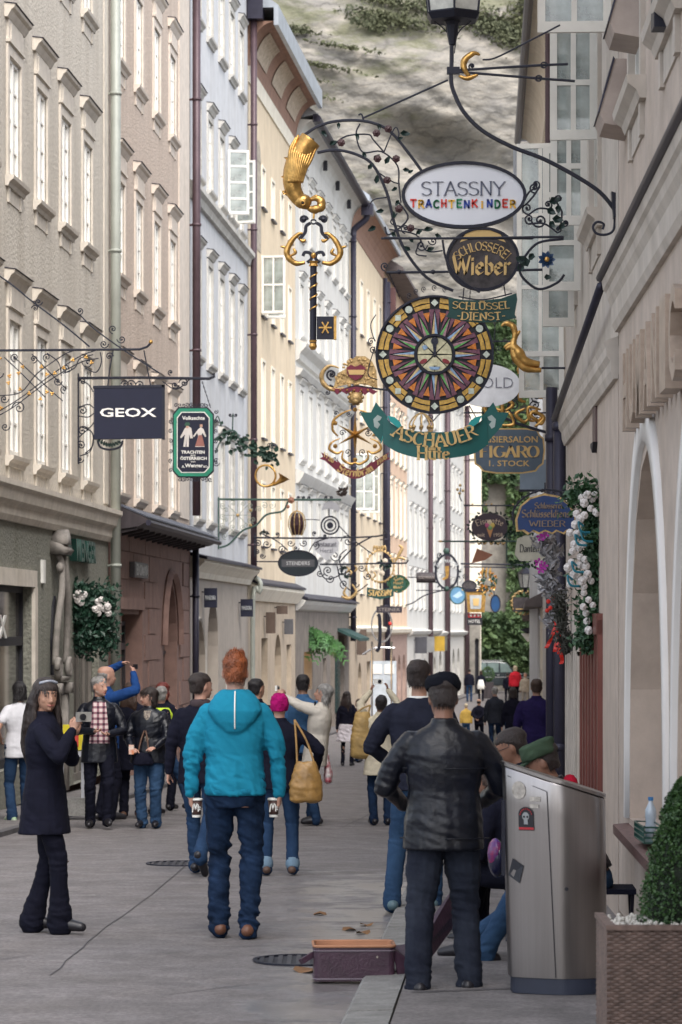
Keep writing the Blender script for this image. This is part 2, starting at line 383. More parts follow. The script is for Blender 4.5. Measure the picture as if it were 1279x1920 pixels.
kl = MB(); ke = strip(lambda Y: lk(Y) - .118, lambda Y: lk(Y),.055); kl.add(ke.v, ke.f); ke = strip(lambda Y: lk(Y) - .001, lambda Y: lk(Y) + .004,.03)
vs = []
for Y in YS: vs += [(lk(Y), Y, ground(Y) + .0545),(lk(Y), Y, ground(Y) - .05)]
kl.add(vs, [(2*i, 2*i + 1,2*i + 3,2*i + 2) for i in range(len(YS) - 1)])
struct('left_kerb', kl, mat('left_kerb_stone', (0.10,.095,.10),.8, var=.2))
rkb = thing('right_kerb', None, None); rkb['kind'] = 'structure'
Y = 13.0; i = 0
while Y < 62:
    Lk = 1.0
    mb = MB(); a, b = Y + .006, Y + Lk - .006; j = rnd.uniform(-.004,.006)
    xa, xb = rk(a), rk(b); ga, gb = ground(a), ground(b)
    mb.add([(xa + .02, a, ga + .05 + j),(xa + .24, a, ga + .056 + j),(xb + .24, b, gb + .056 + j),(xb + .02, b, gb + .05 + j),(xa, a, ga + .03),(xb, b, gb + .03),(xa, a, ga - .05),(xb, b, gb - .05),(xa + .24, a, ga - .05),(xb + .24, b, gb - .05)],
           [(0,1,2,3),(0,3,5,4),(4,5,7,6),(1,8,9,2),(0,4,6,8,1),(3,2,9,7,5)])
    o = obj('kerbstone', mb, M_kerb, rkb); Y += Lk; i += 1
# square setts beside the kerb at the bottom right, some with worn joints
seams = MB()
def seam(pts, w_=.009, dz=.004):
    for (xa, ya),(xb, yb) in zip(pts, pts[1:]):
        a, b = Vector((xa, ya, 0)), Vector((xb, yb, 0)); n = Vector((-(b - a).y, (b - a).x, 0)).normalized() * w_ / 2; vs = []
        for p, q in ((a, -n),(a, n),(b, n),(b, -n)): v = p + q; vs.append((v.x, v.y, ground(v.y) + dz))
        seams.add(vs, [(0,1,2,3)])
def gp(px, py): Y = Yfeet(py); return ((px - CX) * Y / F, Y)
for a in ([(95,1830),(180,1755),(300,1665),(420,1560)],[(640,1552),(730,1510),(820,1470)],[(560,1697),(735,1694)],[(0,1800),(60,1792)],[(300,1868),(480,1845)]):
    pts = [gp(*q) for q in a]; fine = []
    for p, q in zip(pts, pts[1:]):
        for t in range(6): fine.append((p[0] + (q[0] - p[0]) * t / 6 + rnd.uniform(-.012,.012), p[1] + (q[1] - p[1]) * t / 6))
    seam(fine + [pts[-1]])
for a in ([(770,1880),(960,1872),(1145,1868)],): seam([gp(*q) for q in a],.03,.056)
so = struct('road_joints', seams, mat('tar_joint', (.065,.06,.065),.7))
# metal covers in the road
def cover(px, py, rx, ry, label, slots=True):
    X, Y = gp(px, py); t = thing('drain_cover', label, 'drain cover', (X, Y, ground(Y) + .006))
    mb = MB(); mb.ring((0,0,0),1,.9,0,.01,24)
    mb.v = [(v[0] * rx, v[2] * ry, v[1]) for v in mb.v]; obj('rim', mb, M_iron, t)
    g_ = MB()
    for i in range(-4,5):
        h_ = math.sqrt(max(0,1 - (i / 5) ** 2))*.86
        g_.box(i / 5*rx - rx*.05, i / 5*rx + rx*.05,-h_ * ry, h_ * ry, 0,.008)
    obj('grating', g_, mat('cover_iron', (.05,.048,.06),.5,.6), t)
    b_ = MB(); b_.add([(rx*.9*math.cos(a * PI / 12), ry*.9*math.sin(a * PI / 12),.001) for a in range(24)],[tuple(range(24))]); obj('base_plate', b_, M_dark, t)
cover(340,1621,.33,.3, 'round slotted iron drain cover sunk in the road behind the hooded man')
cover(560,1803,.28,.3, 'iron drain cover beside the open instrument case')
for i, (px, py) in enumerate([(681,1751),(688,1736),(120,1618),(578,1822),(655,1745),(600,1716)]):
    X, Y = gp(px, py); mb = MB(); r_ = .05 if i != 3 else .09
    pts = [(math.cos(a) * r_ * (1 + .3*math.sin(3*a)), math.sin(a) * r_ * 1.3,.012 + .012*math.sin(2*a + i)) for a in [k * PI / 4 for k in range(8)]]
    mb.add(pts + [(0,0,.008)],[(k, (k + 1) % 8,8) for k in range(8)])
    o = obj('fallen_leaf', mb, mat('brown_leaf', (.20,.10,.04),.8), loc=(X, Y, ground(Y)))
    tag(o, ['small brown leaf lying on the wet road near the kerb', 'brown leaf just beyond another on the wet patch', 'dry brown leaf on the road beside the woman with the camera',
            'large tan leaf on the road at the left end of the instrument case', 'brown leaf on the wet road, nearest the red-brown case among small ones', 'brown leaf on the puddle edge in mid road'][i], 'leaf', 'fallen leaves on the road')

# cliff
def fbm(x, y, z=0, o=5, seed=0):
    r_ = np.random.RandomState(seed); v = 0; a = 1
    for k in range(o):
        ph = r_.uniform(0,6.28,6); th = r_.uniform(0,6.28,3); fr = 2.0 ** k
        for j in range(3):
            v = v + a * np.sin(fr * (x * math.cos(th[j]) + y * math.sin(th[j]) + z*.7*math.cos(ph[j] * 3)) + ph[j] + 1.3*np.sin(fr*.7 * (y * math.cos(ph[j + 3]) + x * math.sin(ph[j + 3])) + ph[j + 1])) / 3
        a *= .5
    return v
def cliff():
    nx, nz = 420,520; X = np.linspace(-45,70, nx); Z = np.linspace(-8,78, nz); XX, ZZ = np.meshgrid(X, Z)
    d = 4*fbm(XX * .05, ZZ * .06, o=3, seed=1)
    s = ZZ + .45 * XX + 1.2*fbm(XX * .12, ZZ * .1, o=3, seed=4)     # strata dipping to the right
    led = .35*np.abs(np.sin(s*.27 + .5*fbm(XX * .2, ZZ * .2, seed=3))) + .22*np.abs(np.sin(s*.9 + 1.7 + fbm(XX * .3, ZZ * .3, seed=6))) + .07*np.sin(s*3.1)
    rough = .18*fbm(XX * .9, ZZ * 1.6, o=5, seed=9) + .2*np.abs(fbm(XX * 2.1, ZZ * 3.3, o=3, seed=12))
    cave = 5.5*np.exp(-(((XX - 7.5) / 4.6) ** 2 + ((ZZ - 39 + (XX - 7.5)*.35) / 1.9) ** 2)) + 3.5*np.exp(-(((XX - 13) / 4) ** 2 + ((ZZ - 33.5 + (XX - 13)*.3) / 1.3) ** 2))
    YY = 232 + d - led - rough + cave + np.where(ZZ > 46,(ZZ - 46)*.45,0)
    vs = np.stack([XX, YY, ZZ],-1).reshape(-1,3)
    me = bpy.data.meshes.new('cliff'); i = np.arange(nx * nz).reshape(nz, nx)
    fs = np.stack([i[:-1, :-1], i[:-1,1:], i[1:, 1:], i[1:, :-1]],-1).reshape(-1,4)
    me.from_pydata(vs.tolist(),[], fs.tolist()); me.polygons.foreach_set('use_smooth', [True] * len(me.polygons))
    m = mat('cliff_rock', (0.30,0.275,0.24),.95, col2=(0.20,0.19,0.175), scale=.35, bump=.6, bscale=2.6, detail=12, bdist=.15, stretch=(1,.3,1.8))
    n = m.node_tree.nodes; l = m.node_tree.links; b = n['Principled BSDF']
    base = b.inputs['Base Color'].links[0].from_socket
    tc = n.new('ShaderNodeTexCoord')
    # streaks of cream and rust along the strata
    mp = n.new('ShaderNodeMapping'); mp.inputs['Rotation'].default_value = (0, R(24),0); mp.inputs['Scale'].default_value = (.75,.3,2.3); l.new(tc.outputs['Object'], mp.inputs[0])
    t = n.new('ShaderNodeTexNoise'); t.inputs['Scale'].default_value = .42; t.inputs['Detail'].default_value = 14; t.inputs['Roughness'].default_value = .8; l.new(mp.outputs[0], t.inputs[0])
    rp = n.new('ShaderNodeValToRGB'); e = rp.color_ramp.elements; e[0].position = .38; e[0].color = (.15,.145,.14,1); e[1].position = .64; e[1].color = (.40,.36,.30,1)
    k = e.new(.5); k.color = (.235,.22,.195,1); l.new(t.outputs[0], rp.inputs[0])
    mx = n.new('ShaderNodeMix'); mx.data_type = 'RGBA'; mx.inputs[0].default_value = .7; l.new(base, mx.inputs[6]); l.new(rp.outputs[0], mx.inputs[7])
    vo = n.new('ShaderNodeTexVoronoi'); vo.feature = 'DISTANCE_TO_EDGE'; vo.inputs['Scale'].default_value = .5; ma = n.new('ShaderNodeMapping'); ma.inputs['Rotation'].default_value = (0, R(24),0); ma.inputs['Scale'].default_value = (.32,.1,1.3); wn = n.new('ShaderNodeTexNoise'); wn.inputs['Scale'].default_value = .8; wn.inputs['Detail'].default_value = 6
    wa = n.new('ShaderNodeVectorMath'); wa.operation = 'MULTIPLY_ADD'; wa.inputs[1].default_value = (1.6,1.6,1.6); l.new(tc.outputs['Object'], wn.inputs[0]); l.new(wn.outputs['Color'], wa.inputs[0]); l.new(tc.outputs['Object'], wa.inputs[2]); l.new(wa.outputs[0], ma.inputs[0]); l.new(ma.outputs[0], vo.inputs['Vector'])
    vr = n.new('ShaderNodeMapRange'); vr.inputs[1].default_value = 0; vr.inputs[2].default_value = .07; vr.inputs[3].default_value = .62; vr.inputs[4].default_value = 1; l.new(vo.outputs['Distance'], vr.inputs[0])
    vm = n.new('ShaderNodeVectorMath'); vm.operation = 'SCALE'; l.new(mx.outputs[2], vm.inputs[0]); l.new(vr.outputs[0], vm.inputs['Scale'])
    # moss and grass staining high up
    t2 = n.new('ShaderNodeTexNoise'); t2.inputs['Scale'].default_value = .11; t2.inputs['Detail'].default_value = 9; t2.inputs['Roughness'].default_value = .7; l.new(mp.outputs[0], t2.inputs[0])
    sp = n.new('ShaderNodeSeparateXYZ'); l.new(tc.outputs['Object'], sp.inputs[0])
    mr = n.new('ShaderNodeMapRange'); mr.inputs[1].default_value = 30; mr.inputs[2].default_value = 50; mr.inputs[3].default_value = -.06; mr.inputs[4].default_value = .16; l.new(sp.outputs[2], mr.inputs[0])
    ad = n.new('ShaderNodeMath'); ad.operation = 'ADD'; l.new(t2.outputs[0], ad.inputs[0]); l.new(mr.outputs[0], ad.inputs[1])
    r3 = n.new('ShaderNodeMapRange'); r3.inputs[1].default_value = .60; r3.inputs[2].default_value = .68; r3.inputs[4].default_value = .75; l.new(ad.outputs[0], r3.inputs[0])
    m2 = n.new('ShaderNodeMix'); m2.data_type = 'RGBA'; m2.inputs[7].default_value = (.13,.135,.075,1); l.new(r3.outputs[0], m2.inputs[0]); l.new(vm.outputs[0], m2.inputs[6]); l.new(m2.outputs[2], b.inputs['Base Color'])
    me.materials.append(m); o = link('cliff', me); o['kind'] = 'structure'
    def yat(x, z): return YY[int(np.clip((z + 8) / 86 * (nz - 1),0, nz - 1)), int(np.clip((x + 45) / 115 * (nx - 1),0, nx - 1))]
    gr = MB(); r_ = random.Random(5)
    for (px, py, ww, hh, nn) in [(735,45,90,16,900),(700,60,40,10,300),(880,40,110,28,1700),(955,75,50,30,1300),(985,30,30,40,800),(560,65,40,8,300),(640,100,60,5,200),(600,135,70,5,260),(560,155,50,5,200),(740,10,80,10,600),(830,12,50,12,500),(590,190,60,4,120),(930,60,30,12,500)]:
        def pos():
            a, q = r_.gauss(0,.5), r_.gauss(0,.5); X = (px + a * ww - CX)*236 / F; Z = CZ + (HY - py - q * hh - .32*0*a * ww)*236 / F - .42*a * ww*236 / F * .5
            return (X, yat(X, Z) - .35 - abs(r_.gauss(0,.25)), Z)
        leafcloud(gr, int(nn*.8), pos, .36, r_)
    g1 = obj('cliff_shrubbery', gr, mat('cliff_green', (0.115,0.12,0.06),.85, col2=(.06,.07,.04), scale=.4)); tag(g1, kind='stuff')
cliff()

# ------------------------------------------------------------------ wall materials
M_b1 = mat('roughcast_grey_beige', (0.60,0.55,0.475),.95, var=.10, scale=16, bump=.7, bscale=22, bdist=.03, grime=.18)
M_b1t = mat('stucco_trim_beige', (0.64,0.585,0.51),.8, var=.08, scale=5, bump=.2, grime=.15)
M_b2 = mat('roughcast_pinkish', (0.59,0.485,0.405),.95, var=.14, scale=16, bump=1.0, bscale=22, bdist=.03, grime=.15)
M_b2t = mat('stucco_trim_pink_cream', (0.68,0.60,0.52),.8, var=.07, scale=5, bump=.2, grime=.12)
M_b3 = mat('pale_grey_plaster', (0.58,0.59,0.61),.9, var=.05, scale=3, bump=.15, grime=.12)
M_b3t = mat('pale_trim', (0.56,0.54,0.50),.85, var=.08, scale=5, grime=.2)
M_b4 = mat('cream_plaster', (0.70,0.58,0.42),.9, var=.05, scale=2, bump=.12, grime=.12)
M_b4t = mat('cream_trim', (0.82,0.76,0.64),.85, var=.05, scale=4, grime=.1)
M_b5 = mat('white_plaster', (0.62,0.61,0.58),.9, var=.04, scale=3, bump=.12, grime=.12)
M_b7 = mat('peach_plaster', (0.70,0.50,0.36),.9, var=.06, scale=2, bump=.1, grime=.12)
M_cove = mat('painted_brown_cove', (0.30,0.17,0.12),.8, var=.1)
M_covep = mat('painted_cove_panel', (0.52,0.42,0.32),.8, var=.15, scale=9)
M_g1 = mat('ground_floor_roughcast', (0.25,0.25,0.21),.95, var=.18, scale=18, bump=1.0, bscale=22, bdist=.03, grime=.15)
M_g2 = mat('red_sandstone', (0.25,0.155,0.13),.85, var=.1, scale=3, bump=.25, bscale=30)
M_g3 = mat('grey_cream_ground_floor', (0.44,0.39,0.34),.85, var=.06, scale=3, grime=.12)
M_g4 = mat('ochre_ground_floor', (0.50,0.41,0.31),.85, var=.08, scale=3, grime=.15)
M_g5 = mat('brown_stone_ground_floor', (0.22,0.19,0.165),.9, var=.15, scale=2, bump=.5, bscale=12, grime=.2)
M_g8 = mat('grey_white_ground_floor', (0.60,0.58,0.54),.85, var=.05)
M_stone = mat('carved_grey_stone', (0.24,0.22,0.20),.85, var=.15, scale=8, bump=.3)
M_r1 = mat('pink_beige_plaster', (0.49,0.41,0.35),.9, var=.09, scale=3, bump=.35, bscale=30, grime=.1)
M_r1t = mat('cream_moulding', (0.53,0.475,0.42),.8, var=.08, scale=4, grime=.2)
M_wood = mat('dark_wood', (0.045,0.035,0.04),.55, var=.25, scale=6, stretch=(1,1,.2))
M_redw = mat('red_brown_wood', (0.16,0.045,0.035),.35, var=.2, scale=5, stretch=(4,4,.3))
def pL(Y): return (lin(LP, Y), Y)
def pR(Y): return (lin(RP, Y), Y)
rowh = lambda z0, h: (z0, h)

def generic(fc, wm, tm, rows, Ys, wdt, zb, zt, st='hood', pm=None, bars=(1,3), fm=None, roof=M_tile, eave=.45, rh=3.0):
    fc.sm = tm; ops = []
    for (z0, h) in rows:
        for Y in Ys:
            u = fc.u(Y)
            if wdt / 2 + .1 < u < fc.L - wdt / 2 - .1: ops.append((u - wdt / 2, u + wdt / 2, z0, z0 + h))
    wall(fc, wm, zb, zt, ops, name='wall')
    for o in ops: window(fc, (o[0] + o[1]) / 2, o[2], wdt, o[3] - o[2], st, fm=fm, pm=rnd.choice([pm or M_panel, pm or M_panel, M_pan2, M_pan3 if pm is not M_paned else M_pan2]), bars=bars)
    shell(fc, wm, zt, roofm=roof, eave=eave, rh=rh)
    return ops

# --- left 1: grey beige roughcast house
b1 = Facade('town_house', 'grey-beige roughcast house nearest on the left with carved stone niche and shopfront', 'building', pL(30), pL(49.5))
zc = 1.72
generic(b1, M_b1, M_b1t, [(5.99,1.6),(2.29,1.8),(9.62,1.6)],[33.2,35.5,37.8,40.1,42.4,44.7,47.0],.95, zc, 14.4, bars=(1,3))
cornice(b1, M_b1t, zc, [(-.05,-.32),(.05,-.32),(.09,-.24),(.1,-.12),(.17,-.06),(.2,.08),(.24,.12),(.24,.19),(-.05,.26)])
# fine pigeon netting / spikes above the cornice
sp = MB()
for i in range(90): u_ = 1 + i*.2; sp.add([(u_, -.2, zc + .2),(u_ + .01,-.2, zc + .2),(u_ + rnd.uniform(-.08,.08),-.24, zc + .34)],[(0,1,2)])
b1.part('bird_spikes', sp, M_iron)['kind'] = 'stuff'
ops = [(b1.u(31), b1.u(35),-1.9,.05),(b1.u(36), b1.u(41.6),-1.9,.55),(b1.u(45.6), b1.u(48.4), b1.g, .05)]
wall(b1, M_g1, b1.g, zc, ops, depth=.3, name='ground_floor_wall')
def shopwin(fc, u0, u1, z0, z1, fm, pm, cols=2, tr=.5, dep=.2, t=.08):
    f = MB(); f.box(u0, u0 + t, dep - .08, dep, z0, z1); f.box(u1 - t, u1, dep - .08, dep, z0, z1); f.box(u0 + t, u1 - t, dep - .08, dep, z1 - t, z1); f.box(u0 + t, u1 - t, dep - .08, dep, z0, z0 + t*1.5)
    for i in range(1, cols): x = u0 + (u1 - u0) * i / cols; f.box(x - t / 2, x + t / 2, dep - .07, dep, z0 + t*1.5, z1 - t)
    if tr: f.box(u0 + t, u1 - t, dep - .09, dep + .01, z1 - tr - .06, z1 - tr + .06)
    o = fc.part('shop_window', f, fm)
    for i in range(cols):
        a, b = u0 + (u1 - u0) * i / cols + .01, u0 + (u1 - u0) * (i + 1) / cols - .01
        p = MB(); p.box(a, b, dep - .035, dep - .025, z0, z1); obj('pane', p, pm, o)
    return o
M_shop = mat('shop_glass', (0.09,0.085,0.08),.1, var=.6, scale=1.0, spec=.9)
M_shopl = mat('lit_shop_glass', (0.25,0.21,0.16),.2, var=.5, scale=1.2)
shopwin(b1, b1.u(36), b1.u(41.6),-1.9,.55, M_dark, M_shop, 3,.75)
shopwin(b1, b1.u(31), b1.u(35),-1.9,.05, M_dark, M_shop, 2,.5)
shopwin(b1, b1.u(45.6), b1.u(48.4), b1.g, .05, mat('grey_door_frame', (.2,.18,.16),.6), M_shop, 4,0)
fr = MB(); fr.box(b1.u(35.8), b1.u(41.8),-.05,0.02,.55,.78); fr.box(b1.u(41.6), b1.u(41.85),-.05,.02,-2.3,.55); b1.part('shopfront_surround', fr, M_b1t)
# carved niche portal
nu = b1.u(43.6); n_ = MB()
for s_ in (-1,1):
    n_.tube(crom([(nu + s_ * .52,-.1,-.55),(nu + s_ * .5,-.12,-.1),(nu + s_ * .42,-.14,.2),(nu + s_ * .25,-.16,.55),(nu + s_ * .18,-.14,.9),(nu + s_ * .22,-.1,1.05)],5),[.05] * 26,8)
    sp_ = [(nu + s_ * (.5 + .17 * (1 - t / 20) * math.cos(t*.62)),-.15,-.62 + .17 * (1 - t / 20) * math.sin(t*.62)) for t in range(18)]
    n_.tube(sp_, .045,6); n_.ball((nu + s_ * .5,-.13,-.62),(.12,.05,.12))
    n_.ball((nu + s_ * .24,-.13,.86),(.08,.06,.08)); n_.box(nu + s_ * .5 - .15, nu + s_ * .5 + .15,-.2,0,-.98,-.82); n_.box(nu + s_ * .5 - .12, nu + s_ * .5 + .12,-.14,0, b1.g, -.981)
n_.profx([(0,1.05),(-.2,1.05),(-.25,1.12),(-.16,1.2),(0,1.25)], nu - .36, nu + .36)
n_.prism([(nu - .3,1.2),(nu - .2,1.32),(nu, 1.42),(nu + .2,1.32),(nu + .3,1.2)],-.22,0)
n_.profx([(0,-.8),(-.16,-.8),(-.2,-.74),(0,-.7)], nu - .38, nu + .38)
npart = b1.part('carved_niche', n_, M_stone, True)
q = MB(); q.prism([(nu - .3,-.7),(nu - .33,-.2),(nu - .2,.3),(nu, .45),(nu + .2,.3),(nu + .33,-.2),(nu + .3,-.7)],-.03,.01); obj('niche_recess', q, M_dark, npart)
q = MB(); q.box(nu - .37, nu + .37,-.06,.0, b1.g, -.82); obj('pedestal', q, M_stone, npart)
q = MB(); q.box(b1.u(42.4), b1.u(42.6),-.04,0,.62,.95); b1.part('wall_plaque', q, M_white)
pipe(b1, b1.L - .12, b1.g + .0,14.4, M_pipeg, .085,.14)
hb = MB(); hb.box(b1.L - .6, b1.L, -.02,0.01, zc + .3,14.3); b1.part('corner_band', hb, M_b1t)

# --- left 2: pinkish roughcast
b2 = Facade('town_house', 'pinkish roughcast house with red sandstone ground floor and dark wooden canopy', 'building', pL(49.7), pL(62.0))
generic(b2, M_b2, M_b2t, [(5.99,1.6),(2.29,1.8),(9.62,1.6)],[51.0,53.5,56.2,58.8],.95,1.9,14.6, bars=(1,3))
hb = MB(); hb.box(b2.L - 2.1, b2.L - .3,-.03,0.01,2.2,14.5); b2.part('corner_band', hb, M_b2t)
ops = [(b2.u(50.7), b2.u(53.6), b2.g, .22),(b2.u(57.3), b2.u(59.7), b2.g, .9, 'round')]
wall(b2, M_g2, b2.g, 1.9, ops, depth=.35, name='ground_floor_wall')
dr = shopwin(b2, b2.u(50.9), b2.u(53.4), b2.g, .1, M_wood, M_shop, 2,.45,.3)
q = MB(); q.box(b2.u(50.45), b2.u(50.7),-.06,.01, b2.g, .3); q.box(b2.u(53.6), b2.u(53.85),-.06,.01, b2.g, .3); q.box(b2.u(50.45), b2.u(53.85),-.08,.0,.301,.5); b2.part('door_surround', q, M_g2)
q = MB(); q.box(b2.u(57.3), b2.u(59.7),.25,.3, b2.g, .9); dd = b2.part('arched_door', q, mat('brown_door', (.13,.085,.075),.6))
q = MB(); q.box(b2.u(57.35), b2.u(59.65),.22,.249,-.55,-.48); q.box(b2.u(57.35), b2.u(59.65),.22,.249,.15,.2); obj('door_rail', q, M_wood, dd)
a_ = MB(); ap = arch_pts(b2.u(57.1), b2.u(59.9),1.05, 'round', 14); a_.tube([(p[0],-.03, p[1]) for p in ap],.09,4); b2.part('arch_moulding', a_, M_g2)
# stone courses of the sandstone front: individually jointed blocks
zb = b2.g + .25; row_ = 0
while zb < 1.75:
    ub = (row_ % 2)*.6 + .02
    while ub < b2.L - .2:
        ue = min(ub + 1.15, b2.L - .05)
        if not any(o[0] - .3 < (ub + ue) / 2 < o[1] + .3 and zb < o[3] + .25 or (ub < o[1] + .2 and ue > o[0] - .2 and zb < o[3] + .25) for o in ops):
            q = MB(); q.box(ub + .012, ue - .012,-.022 - rnd.uniform(0,.006),.005, zb + .01, zb + .47); b2.part('stone_block', q, M_g2)
        ub = ue
    zb += .48; row_ += 1
can = MB(); can.profx([(0,1.62),(-.42,1.68),(-.58,1.76),(-.58,1.82),(-.05,2.05),(0,2.05)],.35, b2.L + .15); cp = b2.part('canopy', can, M_wood)
for i in range(14):
    q = MB(); u_ = .4 + i*.86; q.profx([(-.03,1.55),(-.4,1.63),(-.4,1.68),(-.03,1.62)], u_, u_ + .1); obj('rafter', q, M_wood, cp)
q = MB(); q.tube([(.3,-.61,1.74),(b2.L + .15,-.61,1.74)],.05,8); obj('gutter', q, M_piped, cp)
for i in range(46):
    q = MB(); u_ = .36 + i*.262; q.profx([(-.60,1.825),(-.60,1.85),(-.05,2.085),(-.05,2.055)], u_, u_ + .245); obj('canopy_tile', q, mat('canopy_lead', (.09,.10,.13),.5,.2), cp)
pipe(b2, b2.L - .12,2.3,14.6, M_pipeb, .085,.16)
pipe(b2, b2.L - .1, b2.g, 1.75, M_piped, .07,.14)

# --- left 3: pale grey plaster
b3 = Facade('town_house', 'pale grey-white plaster house with wavy stringcourse and arched cream shopfronts', 'building', pL(62.1), pL(74))
generic(b3, M_b3, M_b3t, [(5.75,2.15),(2.3,1.9),(9.55,1.55),(12.9,1.5)],[63.4,65.7,68.0,70.2,72.3],.9,1.5,16.4, st='small', bars=(1,3))
cornice(b3, M_b3t, 9.12,[(-.02,-.2),(.08,-.2),(.12,-.06),(.2,0),(.2,.1),(-.02,.2)], name='stringcourse')
casement(b3, b3.u(69.2),9.55,.5,1.5,4,1,75); casement(b3, b3.u(70.9),9.55,.5,1.5,4,1,105)
ops = [(b3.u(62.7), b3.u(64.9), b3.g, .15, 'round'),(b3.u(65.3), b3.u(67.4), b3.g, .62, 'round'),(b3.u(69.0), b3.u(71.0), b3.g, -.78, 'round'),(b3.u(71.4), b3.u(73.4), b3.g, -.78, 'round')]
wall(b3, M_g3, b3.g, 1.35, ops, depth=.35, name='ground_floor_wall')
for i, o in enumerate(ops):
    a_ = MB(); ap = arch_pts(o[0] - .04, o[1] + .04, o[3] + .04, 'round', 14)
    if i != 1: a_.tube([(o[0] - .04,.0, b3.g)] + [(p[0],.0, p[1]) for p in ap] + [(o[1] + .04,.0, b3.g)],.022,4); b3.part('arch_moulding', a_, M_b3t)
    q = MB(); q.box(o[0], o[1],.28,.32, b3.g, o[3]); b3.part('arched_shop_window', q, (M_shopl if i == 0 else M_pan2) if i != 1 else mat('mosaic_grey', (.12,.11,.12),.6, var=.5, scale=30))
cornice(b3, M_b4t, 1.35,[(-.02,-.32),(.08,-.32),(.12,-.2),(.22,-.08),(.3,0),(.3,.06),(-.02,.14)])
q = MB(); q.profx([(-.0,1.48),(-.36,1.4),(-.36,1.46),(0,1.56)],0, b3.L); b3.part('cornice_flashing', q, M_piped)
pipe(b3, b3.L - .1,1.2,16.4, M_pipeb, .08,.16)
q = MB(); q.tube(crom([(b3.L - .1,-.16,1.25),(b3.L - .1,-.32,1.1),(b3.L - .1,-.3,.85),(b3.L - .1,-.14,.7),(b3.L - .1,-.14, b3.g)],4),.06,8); b3.part('downpipe', q, M_pipeg, True)
q = MB(); q.box(b3.L - .35, b3.L + .05,-.4,-.02,15.0,15.55); b3.part('rainwater_hopper', q, M_piped)

# --- left 4: cream, painted cove
b4 = Facade('town_house', 'cream plaster house with brown painted cove under its eaves', 'building', pL(74), pL(85.7))
generic(b4, M_b4, M_b4t, [(10.85,1.0),(8.05,1.45),(4.9,1.95),(2.1,1.6)],[77.4,79.7,82.0,84.1],.72,.95,13.5, st='plain', bars=(1,2), pm=M_pane, roof=None)
co = MB(); prof = [(.03,13.5)] + [(-.02 - .6 * (1 - math.cos(t * PI / 16)),13.92 + 1.05*math.sin(t * PI / 16)) for t in range(9)] + [(.03,14.95)]
co.profx([(.03,13.5),(-.04,13.5),(-.06,13.9),(.03,13.9)],0, b4.L); b4.part('white_frieze', co, M_b4t)
co = MB(); co.profx([(.03,13.9)] + [(-.02 - .6 * (1 - math.cos(t * PI / 16)),13.92 + 1.05*math.sin(t * PI / 16)) for t in range(9)] + [(-.66,15.0),(.03,15.0)],0, b4.L); cv = b4.part('painted_cove', co, M_cove)
for i in range(3):
    for k in range(1,7):
        pass
for i in range(3):
    u0_, u1_ = 1.0 + i*3.7,3.4 + i*3.7; q = MB(); vs = []
    for t in range(1,7): a = (1.2 + t*.85) * PI / 16; vs += [(u0_, -.03 - .6 * (1 - math.cos(a)) - .012,13.92 + 1.05*math.sin(a) - .015),(u1_, -.03 - .6 * (1 - math.cos(a)) - .012,13.92 + 1.05*math.sin(a) - .015)]
    q.add(vs, [(2*j, 2*j + 1,2*j + 3,2*j + 2) for j in range(5)]); obj('cove_panel', q, M_covep, cv)
q = MB(); q.box(-.2, b4.L, -.78,-.67,14.86,15.3); q.profx([(-.78,15.3),(-.78,15.36),(3.5,18.4),(7,15.5),(7,15.2)],-.2, b4.L); b4.part('roof', q, M_zinc)
q = MB(); q.box(b4.u(75.7), b4.u(76.8),-.015,.005,9.6,11.9); q.add(*(lambda a: ([(p[0],-.015, p[1]) for p in a],[tuple(range(len(a)))]))(arch_pts(b4.u(75.7), b4.u(76.8),12.4, 'round'))); b4.part('blind_niche', q, mat('niche_grey', (.42,.37,.30),.9, var=.2, scale=6))
casement(b4, b4.u(76.9),8.05,.62,1.5,2,2,95); casement(b4, b4.u(78.0),8.05,.5,1.5,2,1,80)
ops = [(b4.u(77), b4.u(78.5), b4.g, -.3),(b4.u(80.2), b4.u(81.9), b4.g, -.2, 'round'),(b4.u(83.3), b4.u(84.6), b4.g, -.5)]
wall(b4, M_g4, b4.g, .95, ops, depth=.3, name='ground_floor_wall')
for o in ops: q = MB(); q.box(o[0], o[1],.25,.3, b4.g, o[3]); b4.part('shop_window', q, M_shop)
cornice(b4, M_b4t, .95,[(-.02,-.3),(.08,-.3),(.2,-.12),(.28,0),(.28,.08),(-.02,.18)])
q = MB(); q.profx([(0,1.14),(-.32,1.04),(-.32,1.10),(0,1.24)],0, b4.L); b4.part('cornice_flashing', q, M_piped)

# --- left 5: white with heavy mouldings
b5 = Facade('town_house', 'tall white house with grey mouldings, dark gutter and brown stone ground floor', 'building', pL(85.8), pL(103.4))
generic(b5, M_b5, M_b5,[(11.4,1.7),(8.5,1.5),(4.9,2.0),(2.2,1.6)],[87.4,90.0,92.6,95.2,97.8,100.3,102.2],.95,.7,14.2, st='small', bars=(2,1), pm=M_paned, roof=None)
cornice(b5, M_b5,8.0,[(-.02,-.35),(.1,-.3),(.14,-.12),(.3,.05),(.34,.15),(-.02,.3)], name='stringcourse')
cornice(b5, M_b5,7.35,[(-.02,-.15),(.12,-.1),(.22,.05),(-.02,.15)], name='stringcourse')
cornice(b5, M_b5,4.35,[(-.02,-.25),(.1,-.2),(.22,.0),(.26,.08),(-.02,.2)], name='stringcourse')
q = MB(); q.profx([(.02,13.4),(-.05,13.4),(-.08,13.7)] + [(-.08 - .45 * (1 - math.cos(t * PI / 12)),13.75 + .8*math.sin(t * PI / 12)) for t in range(7)] + [(.02,14.6)],0, b5.L); b5.part('eaves_cove', q, M_b5)
q = MB(); q.tube([(0,-.64,14.6),(b5.L, -.64,14.6)],.1,8); q.box(0, b5.L, -.6,-.5,14.5,14.72); b5.part('gutter', q, M_piped)
